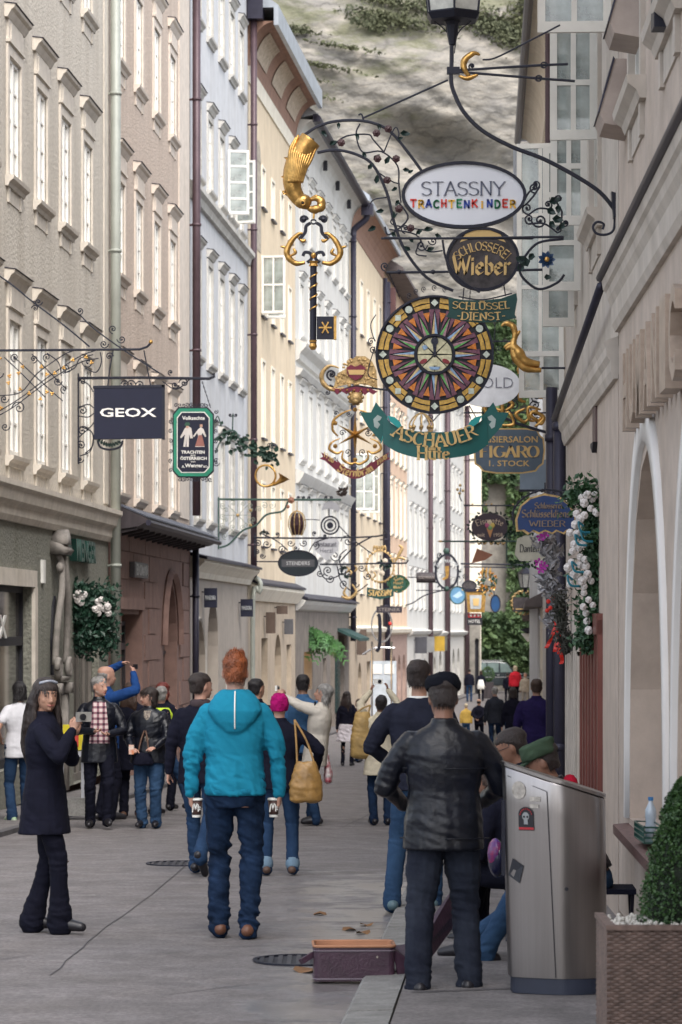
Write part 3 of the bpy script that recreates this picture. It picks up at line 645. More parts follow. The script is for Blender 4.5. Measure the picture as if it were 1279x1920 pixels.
q = MB(); q.profx([(-.66,14.72),(3.5,18),(7,15),(7,14.4),(0,14.6)],0, b5.L); b5.part('roof', q, M_zinc)
for i in range(4): q = MB(); q.box(2 + i*4.2,2.12 + i*4.2,-.33,-.2,14.05,14.35); b5.part('soffit_vent', q, M_dark)
ops = [(b5.u(88.2), b5.u(90.6),-1.9,-.75),(b5.u(94), b5.u(95.2), b5.g, -1.0),(b5.u(96.5), b5.u(98), b5.g, -.3),(b5.u(99.5), b5.u(101.6), b5.g, -.3)]
wall(b5, M_g5, b5.g, .62, ops, depth=.3, name='ground_floor_wall')
for i, o in enumerate(ops): q = MB(); q.box(o[0], o[1],.25,.3, o[2], o[3]); b5.part('shop_window', q, mat('lit_display', (.75,.5,.25),.4, emit=.9, var=.3, scale=4) if i == 0 else M_shop)
q = MB(); q.box(b5.u(98.1), b5.u(99.2),-.06,-.01, b5.g + .5,-.5)
sh = b5.part('shutter', q, mat('dark_green_shutter', (.012,.035,.035),.5))
for i in range(12): q = MB(); q.box(b5.u(98.2), b5.u(99.1),-.085,-.061, b5.g + .65 + i*.15, b5.g + .74 + i*.15); obj('slat', q, MATS['dark_green_shutter'], sh)
cornice(b5, M_b5,.7,[(-.02,-.25),(.1,-.2),(.24,-.05),(.3,.06),(-.02,.16)])
q = MB(); q.profx([(0,.88),(-.36,.78),(-.36,.83),(0,.98)],0, b5.L); b5.part('cornice_flashing', q, M_piped)
pipe(b5, b5.L - .1,-.5,13.6, M_piped, .1,.16)
q = MB(); q.tube(crom([(b5.L - .1,-.62,14.4),(b5.L - .1,-.6,14.1),(b5.L - .1,-.2,13.75),(b5.L - .1,-.16,13.5)],4),.11,8); q.box(b5.L - .35, b5.L + .15,-.85,-.45,14.2,14.6); b5.part('rainwater_hopper', q, M_piped)
aw = MB(); aw.profx([(0,-.05),(-.75,-.38),(-.75,-.48),(0,-.15)], b5.u(99), b5.u(102.8)); aw_o = b5.part('awning', aw, mat('green_awning', (.02,.06,.055),.7))

# --- left 6,7
b6 = Facade('town_house', 'cream-peach house with small brown cove, between white house and peach house', 'building', pL(103.5), pL(119))
generic(b6, M_b4, M_b4t, [(10.6,1.9),(7.4,1.9),(4.1,1.9),(1.2,1.6)],[105.5,108.5,111.5,114.5,117.2],1.0,-.2,13.8, st='plain', bars=(1,2), pm=M_pane, roof=None)
q = MB(); q.profx([(.02,13.8)] + [(-.02 - .6 * (1 - math.cos(t * PI / 12)),13.82 + .9*math.sin(t * PI / 12)) for t in range(7)] + [(.02,14.8)],0, b6.L); b6.part('painted_cove', q, M_cove)
q = MB(); q.profx([(-.7,14.75),(-.7,14.95),(3.5,18),(7,15),(7,14.4)],0, b6.L); b6.part('roof', q, M_zinc)
casement(b6, b6.u(105.1),4.1,.75,2.0,3,2,70); casement(b6, b6.u(108.1),4.1,.7,2.0,3,2,100)
wall(b6, M_g4, b6.g, -.2,[(b6.u(107), b6.u(108.6), b6.g, -1.3, 'round'),(b6.u(111), b6.u(114), b6.g, -1.3)], depth=.3, name='ground_floor_wall')
q = MB(); q.box(b6.u(107), b6.u(108.6),.25,.3, b6.g, -1.3); q.box(b6.u(111), b6.u(114),.25,.3, b6.g, -1.3); b6.part('shop_window', q, M_shop)
cornice(b6, M_b4t, -.1,[(-.02,-.2),(.15,-.1),(.2,.05),(-.02,.15)])
pipe(b6, b6.L - .3, b6.g, 13.7, M_piped, .11,.2); pipe(b6, b6.L - 1.6,0,13.7, M_piped, .09,.2)
b7 = Facade('town_house', 'peach plaster house with narrow shuttered windows before the white row', 'building', pL(119.1), pL(133))
generic(b7, M_b7, M_b4t, [(10.2,1.9),(7.0,1.9),(3.9,2.0),(1.0,1.7)],[120.8,123.5,126.2,128.9,131.4],.9,-.3,14.2, st='small', bars=(1,1), pm=M_paned, eave=.8)
wall(b7, mat('dusky_pink_ground', (.36,.25,.21),.85), b7.g, -.3,[(b7.u(a), b7.u(a + 2), b7.g, -1.2, 'round') for a in (121,124,127,130)], depth=.3, name='ground_floor_wall')
for a in (121,124,127,130):
    q = MB(); q.box(b7.u(a), b7.u(a + 2),.22,.28, b7.g, -1.2); b7.part('arched_window', q, M_white)
cornice(b7, M_b4t, -.2,[(-.02,-.15),(.2,-.05),(.25,.1),(-.02,.2)])
q = MB(); q.box(-.2,.1,-.5,-.1,12.4,13.5); b7.part('chimney_box', q, mat('brown_box', (.10,.045,.045),.7))
# --- left 8,9
b8 = Facade('town_house', 'nearer of the two white plastered houses at the far end of the left row', 'building', pL(133.1), pL(153))
generic(b8, M_b5, M_b5,[(10.0,2.0),(6.6,2.0),(3.4,1.9),(.9,1.5)],[135,138,141,143.6,147.6,150.4],1.05,-.4,13.2, st='small', bars=(1,2), pm=M_panel)
o8 = [(b8.u(a), b8.u(a + 1.9), b8.g, -1.5, 'round') for a in (134,137,140,143,146.5,150)]
wall(b8, M_g8, b8.g, -.4, o8, depth=.35, name='ground_floor_wall')
for o in o8: q = MB(); q.box(o[0], o[1],.28,.32, b8.g, o[3]); b8.part('arched_window', q, M_shopl)
cornice(b8, M_b5,-.3,[(-.02,-.15),(.2,-.05),(.3,.1),(-.02,.2)])
pipe(b8, b8.u(145.2), b8.g, 13.0, M_pipeb, .12,.2)
b9 = Facade('town_house', 'farther white house at the end of the left row, next to the stone tower base', 'building', pL(153.1), pL(176))
generic(b9, M_b5, M_b5,[(10.0,2.0),(6.6,2.0),(3.4,1.9),(.9,1.5)],[155.2,160.4,163.2,166,169,172],1.05,-.5,13.2, st='small', bars=(1,2), pm=M_panel)
o9 = [(b9.u(a), b9.u(a + 2.4), b9.g, -1.2, 'round') for a in (154,160.5,165,169.5)]
wall(b9, M_g8, b9.g, -.5, o9, depth=.35, name='ground_floor_wall')
for o in o9: q = MB(); q.box(o[0], o[1],.28,.32, b9.g, o[3]); b9.part('arched_window', q, M_shop)
cornice(b9, M_b5,-.4,[(-.02,-.15),(.2,-.05),(.3,.1),(-.02,.2)])
pipe(b9, b9.u(158), b9.g, 13.0, M_pipeb, .15,.2); pipe(b9, b9.L - .2, b9.g, 13.0, M_pipeb, .15,.2)
# cream house end that faces us behind the row
def px_(px, Y): return (px - CX) * Y / F
def pz_(py, Y): return (HY - py) * Y / F
b10 = Facade('town_house', 'narrow cream house front facing down the street at its far end', 'building', (px_(866,179),179),(px_(903,179),179))
b10.sm = M_b5
ws = [(b10.u, 0)]
ops = [(.15,.85, pz_(y + 20,179), pz_(y - 12,179)) for y in (905,985,850)]
wall(b10, M_b4t, pz_(1165,179), pz_(600,179),[], depth=.2); shell(b10, M_b4t, pz_(600,179), back=6)
for y in (850,985,1005): window(b10,.5, pz_(y + 10,179),.5,1.0, 'plain', pm=M_paned)
tw = Facade('stone_gateway', 'grey stone pier with arched slit beside the ivy wall at the street end', 'stone pier', (px_(868,178.4),178.4),(px_(901,178.4),178.4))
M_tower = mat('grey_ashlar', (.26,.24,.21),.9, var=.2, scale=1.5, bump=.4, bscale=5)
wall(tw, M_tower, tw.g, pz_(1150,178.4),[(.72,.95, tw.g, -.7, 'round')], depth=.3); shell(tw, M_tower, pz_(1150,178.4), back=.5)
q = MB(); q.box(.7,.97,.28,.33, tw.g, -.7); tw.part('slit', q, M_dark)
for i in range(9): q = MB(); q.box(.02,.68,-.03 - rnd.uniform(0,.02),.02, tw.g + .1 + i*.5, tw.g + .56 + i*.5); tw.part('stone_block', q, M_tower)

# --- end wall with ivy
YE = 188.0
ew = Facade('church_wall', 'tall grey stone wall with blind arch, overgrown by ivy, closing the street', 'wall', (px_(895, YE), YE),(px_(1100, YE), YE))
wall(ew, M_tower, ew.g, pz_(575, YE),[(px_(911, YE) - px_(895, YE), px_(950, YE) - px_(895, YE), pz_(1152, YE), pz_(890, YE), 'point')], depth=.8, name='wall'); shell(ew, M_tower, pz_(575, YE), back=20)
a0 = px_(911, YE) - px_(895, YE); a1 = px_(950, YE) - px_(895, YE)
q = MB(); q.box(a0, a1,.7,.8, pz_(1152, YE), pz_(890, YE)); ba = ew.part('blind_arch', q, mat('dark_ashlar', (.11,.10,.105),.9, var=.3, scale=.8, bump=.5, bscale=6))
for y in (925,965,1000,1040,1080,1120): q = MB(); q.box(a0, a1,.6,.69, pz_(y, YE), pz_(y - 2.5, YE)); obj('stone_ledge', q, M_tower, ba)
iv = MB(); r_ = random.Random(11)
def ivyreg(px0, px1, py0, py1, n, size, Y=YE, edge=0):
    def pos():
        while True:
            x, y = r_.uniform(px0, px1), r_.uniform(py0, py1)
            if math.sin(x*.21 + y*.05) + math.sin(y*.13 + x*.07) + math.sin(x*.5 - y*.31)*.6 > -1.4 + edge: return ((x - CX) * Y / F, Y - .15 - abs(r_.gauss(0,.25)) - .5*max(0, math.sin(x*.16) * math.sin(y*.11)), CZ + (HY - y) * Y / F)
    leafcloud(iv, n, pos, size, r_, droop=.3)
ivyreg(894,1010,1150,1262,5200,.42); ivyreg(950,1012,600,1160,5200,.42, edge=.2); ivyreg(895,912,880,960,500,.4, edge=.6); ivyreg(898,955,575,905,4200,.42, edge=.1)
ivyreg(895,960,1150,1165,500,.4); ivyreg(960,1012,1255,1290,400,.35, edge=.8)
ivo = obj('ivy_cover', iv, mat('ivy_green', (.10,.155,.055),.7, col2=(.025,.055,.022), scale=.9, detail=8)); tag(ivo, 'dense green ivy hanging over the stone wall at the street end', 'ivy', kind='stuff')
# ------------------------------------------------------------------ right side
def uR(fc, Y): return abs((Y - fc.p0.y) / fc.dir.y)
r1 = Facade('corner_shop', 'pink-beige plaster building nearest on the right with tall white-edged arches and metal lettering', 'building', pR(20.6), pR(6))
r1.sm = M_r1t
A = lambda Y: uR(r1, Y)
ops = [(A(19.5), A(16.4),-1.25,1.06, 'point'),(A(15.75), A(12.65),-1.25,1.06, 'point'),(A(12), A(9),-1.25,1.06, 'point')]
wall(r1, M_r1, r1.g, 2.1, ops, depth=.45, name='ground_floor_wall'); 
M_wht = mat('white_reveal', (.72,.69,.66),.7, var=.03)
for o in ops:
    q = MB(); ap = arch_pts(o[0] - .03, o[1] + .03, o[3] + .06, 'point', 18)
    pts = [(o[0] - .03,-1.25)] + ap + [(o[1] + .03,-1.25)]
    ap2 = arch_pts(o[0] - .17, o[1] + .17, o[3] + .3, 'point', 18); pts2 = [(o[0] - .17,-1.25)] + ap2 + [(o[1] + .17,-1.25)]
    vs = [];
    for (a, b),(c, d) in zip(pts, pts2): vs += [(a, -.03, b),(c, -.03, d),(c, .0, d),(a, .44, b)]
    k = len(pts); q.add(vs, [(4*i, 4*i + 1,4*i + 5,4*i + 4) for i in range(k - 1)] + [(4*i + 1,4*i + 2,4*i + 6,4*i + 5) for i in range(k - 1)] + [(4*i + 3,4*i, 4*i + 4,4*i + 7) for i in range(k - 1)])
    r1.part('arch_surround', q, M_wht, True)
    q = MB(); q.box(o[0], o[1],.36,.40,-1.25,1.06); aw_ = r1.part('arched_window', q, mat('bright_shop_glass', (.62,.60,.58),.55, var=.06, scale=.8))
    q = MB(); c_ = (o[0] + o[1]) / 2; q.box(c_ - .04, c_ + .04,.31,.36,-1.2,.95); q.box(o[0] + .05, o[1] - .05,.32,.36,-1.24,-1.15); obj('glazing_bar', q, M_wht, aw_)
    q = MB(); q.profx([(.3,-1.26),(-.1,-1.30),(-.1,-1.36),(.3,-1.36)], o[0] - .15, o[1] + .15); r1.part('window_sill', q, mat('brown_granite_sill', (.16,.085,.075),.5, var=.3, scale=30))
# moulded cornice band with dark gutter
cornice(r1, M_r1t, 2.1,[(-.02,-.07),(.03,-.07),(.05,-.02),(.055,.1),(.08,.15),(.09,.2),(.11,.22),(.12,.28),(-.02,.31)])
q = MB(); q.tube([(-.05,-.13,2.41),(r1.L, -.13,2.41)],.028,8); r1.part('gutter', q, M_piped, True)
wall(r1, M_r1,2.35,9,[(A(19.2), A(18.2),3.35,5.4),(A(16.6), A(15.6),3.35,5.4),(A(14), A(13),3.35,5.4)], name='upper_wall')
for y in (18.7,16.1,13.5): window(r1, A(y),3.35,1.0,2.05, 'hood', pm=M_pane)
shell(r1, M_r1,9, roofm=M_tile, eave=.5)
for yy, z0, dz in ((20.0,3.25,.45),(18.9,3.62,.45)):
    q = MB(); q.profx([(0, z0),(-.17, z0 + .03),(-.2, z0 + .1),(-.1, z0 + dz),(0, z0 + dz)], A(yy), A(yy) + .55); q_ = r1.part('console_bracket', q, mat('bracket_stone', (.40,.33,.29),.85))
    q2 = MB(); q2.profx([(-.1, z0 + dz),(-.11, z0 + dz + .015),(-.21, z0 + .1),(-.2, z0 + .1)], A(yy) - .01, A(yy) + .56); obj('flashing', q2, M_piped, q_)
# building r1b: dark red shop frame, flower garland
r2 = Facade('corner_shop', 'cream-moulded shop building with tall red-brown door frames behind the flower garland', 'building', pR(28.4), pR(20.7))
B = lambda Y: uR(r2, Y); r2.sm = M_r1t
ops = [(B(27.9), B(25.6), r2.g, .05),(B(25.2), B(22.6), r2.g, .05)]
wall(r2, M_r1, r2.g, 1.75, ops, depth=.3, name='ground_floor_wall')
for o in ops:
    q = MB(); n_ = 6
    for i in range(n_ + 1):
        u_ = o[0] + (o[1] - o[0]) * i / n_; q.box(u_ - .06, u_ + .06,-.04,.2, r2.g + .1,.05)
    q.box(o[0] - .06, o[1] + .06,-.05,.2,-.06,.1); df = r2.part('door_frame', q, M_redw if o[0] > B(25.4) else M_r1t)
    q = MB(); q.box(o[0], o[1],.12,.14, r2.g, .0); obj('pane', q, M_shop, df)
cornice(r2, M_r1t, 1.78,[(-.02,-.06),(.03,-.06),(.05,.0),(.055,.06),(.08,.1),(.085,.16),(.10,.2),(-.02,.24)])
q = MB(); q.tube([(0,-.12,1.98),(r2.L, -.12,2.36)],.032,8); r2.part('gutter', q, M_piped, True)
wall(r2, M_r1t, 1.95,9,[(B(27.6), B(26.4),3.2,5.4),(B(24), B(22.8),3.2,5.4)], name='upper_wall'); shell(r2, M_r1,9, roofm=M_tile)
for Yc in (27.0,23.4): window(r2, B(Yc),3.2,1.2,2.2, 'hood', pm=M_pane, fm=M_frameg)
# outward opened casements of the upper windows
Mf = mat('casement_cream', (.66,.63,.57),.45, var=.05, scale=5)
for (xr, Y, y0, y1, wd, ro, co) in [(1150,21.2,60,-330,.52,3,2),(1140,23.0,262,-60,.36,3,2),(1120,24.4,422,90,.30,3,2),(1118,25.5,545,275,.32,3,1),(1112,26.6,612,420,.28,2,1)]:
    casement(r2 if Y > 20.7 else r1,(B(Y) if Y > 20.7 else A(Y)), pz_(y0, Y), wd, pz_(y1, Y) - pz_(y0, Y), ro, co, 92, Mf)
# r3: dark stone pilasters, pipes
r3 = Facade('shop_house', 'plain plaster house with two thick dark downpipes and grey stone pilasters', 'building', pR(45), pR(28.5))
C = lambda Y: uR(r3, Y); r3.sm = M_r1t
M_pil = mat('dark_rough_stone', (.13,.12,.12),.95, var=.3, scale=25, bump=.6, bscale=25)
wall(r3, M_r1t, r3.g, 11,[(C(30.6), C(29.6), r3.g, .0),(C(33.2), C(31.5), r3.g, -.1),(C(37), C(34.5), r3.g, -.1),(C(42), C(39), r3.g, -.1)], name='wall'); shell(r3, M_r1t, 11)
for a, b in ((33.2,31.5),(37,34.5),(42,39),(30.6,29.6)): q = MB(); q.box(C(a), C(b),.15,.2, r3.g, .0); r3.part('shop_window', q, M_shop)
for Yp in (31.1,33.8,38,43): q = MB(); q.box(C(Yp) - .25, C(Yp) + .25,-.12,0, r3.g, .1); q.box(C(Yp) - .28, C(Yp) + .28,-.16,0,.1,.22); r3.part('stone_pilaster', q, M_pil)
for Yp, rr, o_, zt in ((28.9,.06,.07,1.98),(30.6,.06,.15,2.45)):
    q = MB(); u_ = C(Yp); q.tube([(u_, -o_, r3.g),(u_, -o_, zt)], rr, 12)
    for z in (-1.2,.3,1.9): q.tube([(u_, -o_, z),(u_, -o_, z + .07)], rr*1.2,12)
    r3.part('downpipe', q, M_piped, True)
# casements on r3's upper floor, further away
for (xl, xr, Y, y0, y1, ro, co) in [(985,1048,33.5,672,268,3,2),(1010,1068,31,745,658,1,2),(1008,1052,36,668,345,3,2)]:
    casement(r3, C(Y), pz_(y0, Y),(xr - xl) * Y / F + .15, pz_(y1, Y) - pz_(y0, Y), ro, co, 95, Mf)
# r4: cream house with eave
r4 = Facade('cream_house', 'cream house on the right whose painted eave stands out against the cliff', 'building', pR(60), pR(45.1))
D = lambda Y: uR(r4, Y); r4.sm = M_b4t
wall(r4, M_g8, r4.g, 9.7,[(D(50), D(48.5), r4.g, -.5),(D(56), D(54), r4.g, -.5)]); shell(r4, M_g8,9.7)
for a, b in ((50,48.5),(56,54)): q = MB(); q.box(D(a), D(b),.15,.2, r4.g, -.5); r4.part('shop_window', q, M_shop)
q = MB(); q.profx([(.0,9.0),(-.1,9.05)] + [(-.1 - .32 * (1 - math.cos(t * PI / 12)),9.1 + .7*math.sin(t * PI / 12)) for t in range(7)] + [(0,9.8)],0, r4.L); ec = r4.part('eaves_cove', q, M_b4t)
q = MB(); q.profx([(-.44,9.80),(-.44,9.86),(3.5,13),(7,10),(7,9.8)],-.3, r4.L); r4.part('roof', q, M_zinc)
q = MB(); q.tube([(.0,-.5,9.75),(r4.L, -.5,9.75)],.07,8); r4.part('gutter', q, M_piped)
q = MB(); q.tube([(.1,-.5,9.6),(.1,-.5,7.8)],.09,8); r4.part('rainwater_hopper', q, M_zinc)
q = MB(); q.tube([(D(46.2),-.2,4),(D(46.2),-.2,16)],.05,8); r4.part('downpipe', q, M_pipeb)
# r5 cream low house + rest of the row
r5 = Facade('cream_house', 'low cream ground floor with small eave beyond the flower garlands on the right', 'building', pR(80), pR(60.1)); r5.sm = M_b4t
E_ = lambda Y: uR(r5, Y)
wall(r5, M_b4t, r5.g, .4,[(E_(64), E_(62), r5.g, -.9),(E_(70), E_(68), r5.g, -.9)]); shell(r5, M_b4t, .4, roofm=M_tile, eave=.35, rh=2.2)
for a, b in ((64,62),(70,68)): q = MB(); q.box(E_(a), E_(b),.15,.2, r5.g, -.9); r5.part('shop_window', q, M_shop)
r6 = Facade('cream_house', 'far right-hand row of plain cream houses running to the ivy wall', 'building', pR(184), pR(110)); r6.sm = M_b4t
wall(r6, M_b4t, r6.g, -.2,[]); shell(r6, M_b4t, -.2, roofm=M_tile, eave=.3, rh=1.5)
r7 = Facade('cream_house', 'low plastered house behind the black lamp post at the right', 'building', pR(109.9), pR(80.1)); r7.sm = M_b4t
wall(r7, M_g4, r7.g, .2,[]); shell(r7, M_g4,.2, roofm=M_tile, eave=.35, rh=1.8)
# white strip of a far tower against the cliff
q = MB()
tw2 = Facade('white_tower', 'pale rendered tower edge with brown pipe between cliff and open casements', 'building', (px_(1008,66),66),(px_(1048,66),66))
wall(tw2, M_b3,-2, pz_(-20,66),[]); shell(tw2, M_b3, pz_(-20,66), back=3)

# raised shop letters on the near right wall (seen almost edge-on)
M_brass = mat('brushed_brass', (.38,.30,.24),.5,.2, var=.12, scale=9)
def bfont(txt, size, ext=.01, bold=0.0, sp=1.0):
    cu = bpy.data.curves.new('t', 'FONT'); cu.body = txt; cu.size = size; cu.extrude = ext / 2; cu.offset = bold; cu.space_character = sp; cu.resolution_u = 2; cu.align_x = 'CENTER'; cu.align_y = 'CENTER'
    o = bpy.data.objects.new('t', cu); me = bpy.data.meshes.new_from_object(o); bpy.data.objects.remove(o); bpy.data.curves.remove(cu)
    vs = [(v.co.x, v.co.z, v.co.y) for v in me.vertices]; fs = [tuple(p.vertices) for p in me.polygons]; bpy.data.meshes.remove(me)
    return vs, fs
def text(mb, txt, cx, cz, w=None, h=.1, y=0, ext=.008, bold=0.0, arc=None, sp=1.0, slant=0):
    """put flat-font writing on local xz plane facing -y, fitted to width w and cap height h; arc=(radius) bends it (+ smile, - frown)"""
    vs, fs = bfont(txt, 1.0,0.001, bold, sp)
    if not vs: return
    xs = [v[0] for v in vs]; zs = [v[2] for v in vs]; x0, x1, z0, z1 = min(xs), max(xs), min(zs), max(zs)
    sz = h / (z1 - z0); sx = (w / (x1 - x0)) if w else sz
    out = []
    for v in vs:
        x = (v[0] - (x0 + x1) / 2) * sx; z = (v[2] - (z0 + z1) / 2) * sz; x += z * slant
        if arc:
            a = x / abs(arc)
            if arc > 0: x, z = (arc - z) * math.sin(a), arc - (arc - z) * math.cos(a)
            else: q = abs(arc); x, z = (q + z) * math.sin(a),(q + z) * math.cos(a) - q
        out.append((cx + x, y - ext if v[1] < 0 else y, cz + z))
    mb.add(out, fs)
# letters stand 12 cm deep from the wall
lt = thing('shop_lettering', 'row of deep brass letters on the near right wall below the cornice', 'sign')
lt.parent = None
pos = r1.world(A(17.3),.02,1.45); lt.location = pos; lt.rotation_euler = r1.e.rotation_euler
for i, ch in enumerate('HUMANIC'):
    q = MB(); text(q, ch, 0,0,.40,.48,0,.09,.02); o = obj('letter', q, M_brass, lt, loc=(-1.05 + i*.60,0,0))

# small wall fixtures near the garland
def fix(name, label, cat, px, py, Y, build):
    t = thing(name, label, cat, P(px, py, Y)); build(t, lambda a, b: ((a - px) * Y / F, (py - b) * Y / F)); return t
def _y(t, q_):
    mb = MB(); s = 1 / F * 23
    mb.lathe([(.0,-.06),(.07,-.06),(.07,.06),(.0,.06)], n=16, ax='x', c=(0,0,.05)); obj('round_panel', mb, mat('yellow_sign', (.62,.42,.02),.5, var=.08), t)
    mb = MB(); mb.box(-.06,.05,-.1,.1,-.16,-.03); obj('square_panel', mb, MATS['yellow_sign'], t)
    mb = MB(); mb.box(.05,.14,.0,.03,-.02,.03); obj('bracket', mb, M_iron, t)
fix('tobacco_sign', 'small yellow round and square sign sticking out above the flower garland', 'sign', 1134,885,24.0, _y)
def _bx(t, q_):
    mb = MB(); mb.box(-.06,.14,-.14,.14,-.17,.17); obj('housing', mb, mat('brown_metal', (.10,.06,.06),.5), t)
    mb = MB(); mb.box(-.03,.08,-.142,-.139,-.14,.14); obj('panel', mb, mat('dusty_red_panel', (.2,.09,.08),.5), t)
    mb = MB(); mb.profx([(-.16,-.17),(.1,-.17),(.1,-.2),(-.05,-.25)],-.08,.16); obj('bracket', mb, M_dark, t)
fix('lamp_box', 'brown metal box lamp fixed to the wall above the yellow sign', 'wall lamp', 1128,790,23.4, _bx)
def _sl(t, q_):
    mb = MB(); mb.box(-.02,.10,-.02,.02,-.30,.30); obj('board', mb, M_dark, t); mb = MB(); mb.box(-.005,.12,.021,.04,-.33,.32); obj('frame', mb, M_wood, t)
fix('thin_sign', 'thin dark upright sign seen edge-on beside the brass letters', 'sign', 1156,795,21.4, _sl)
def _rd(t, q_):
    mb = MB(); mb.box(-.11,.35,-.08,.08,-.03,.4); obj('housing', mb, M_iron, t); mb = MB(); mb.box(-.03,.33,-.084,-.081,.04,.38); obj('panel', mb, mat('red_sign_face', (.5,.02,.06),.5), t)
fix('hanging_sign', 'dark framed red sign box at the top right edge', 'sign', 1262,45,16.0, _rd)
# ------------------------------------------------------------------ signs and wrought iron
def mstroke(mb, pts, wd, nib=None, y=0.0, t=.01):
    """pen stroke ribbon (thickness t towards -y); nib=(angle,thin) gives the thick and thin of a broad pen"""
    pts = [Vector((p[0],0, p[1])) for p in pts]
    for i, (a, b) in enumerate(zip(pts, pts[1:])):
        d = b - a
        if d.length < 1e-7: continue
        if nib:
            na = R(nib[0]); o = Vector((math.cos(na),0, math.sin(na))) * wd / 2; n = Vector((-d.z, 0, d.x)).normalized()
            if abs(o.dot(n)) < nib[1] * wd / 2: o = n * nib[1] * wd / 2 + d.normalized()*0
            e = d.normalized()*0
        else:
            o = Vector((-d.z, 0, d.x)).normalized() * wd / 2; e = d.normalized() * wd*.18
        vs = [a - o - e, a + o - e, b + o + e, b - o + e]; f = [(v.x, y - t, v.z) for v in vs] + [(v.x, y, v.z) for v in vs]
        mb.add(f, [(0,1,2,3),(0,4,5,1),(1,5,6,2),(2,6,7,3),(3,7,4,0)])
def _arc(cx, cy, rx, ry, a0, a1, n=10): return [(cx + rx * math.cos(R(a0 + (a1 - a0) * i / n)), cy + ry * math.sin(R(a0 + (a1 - a0) * i / n))) for i in range(n + 1)]
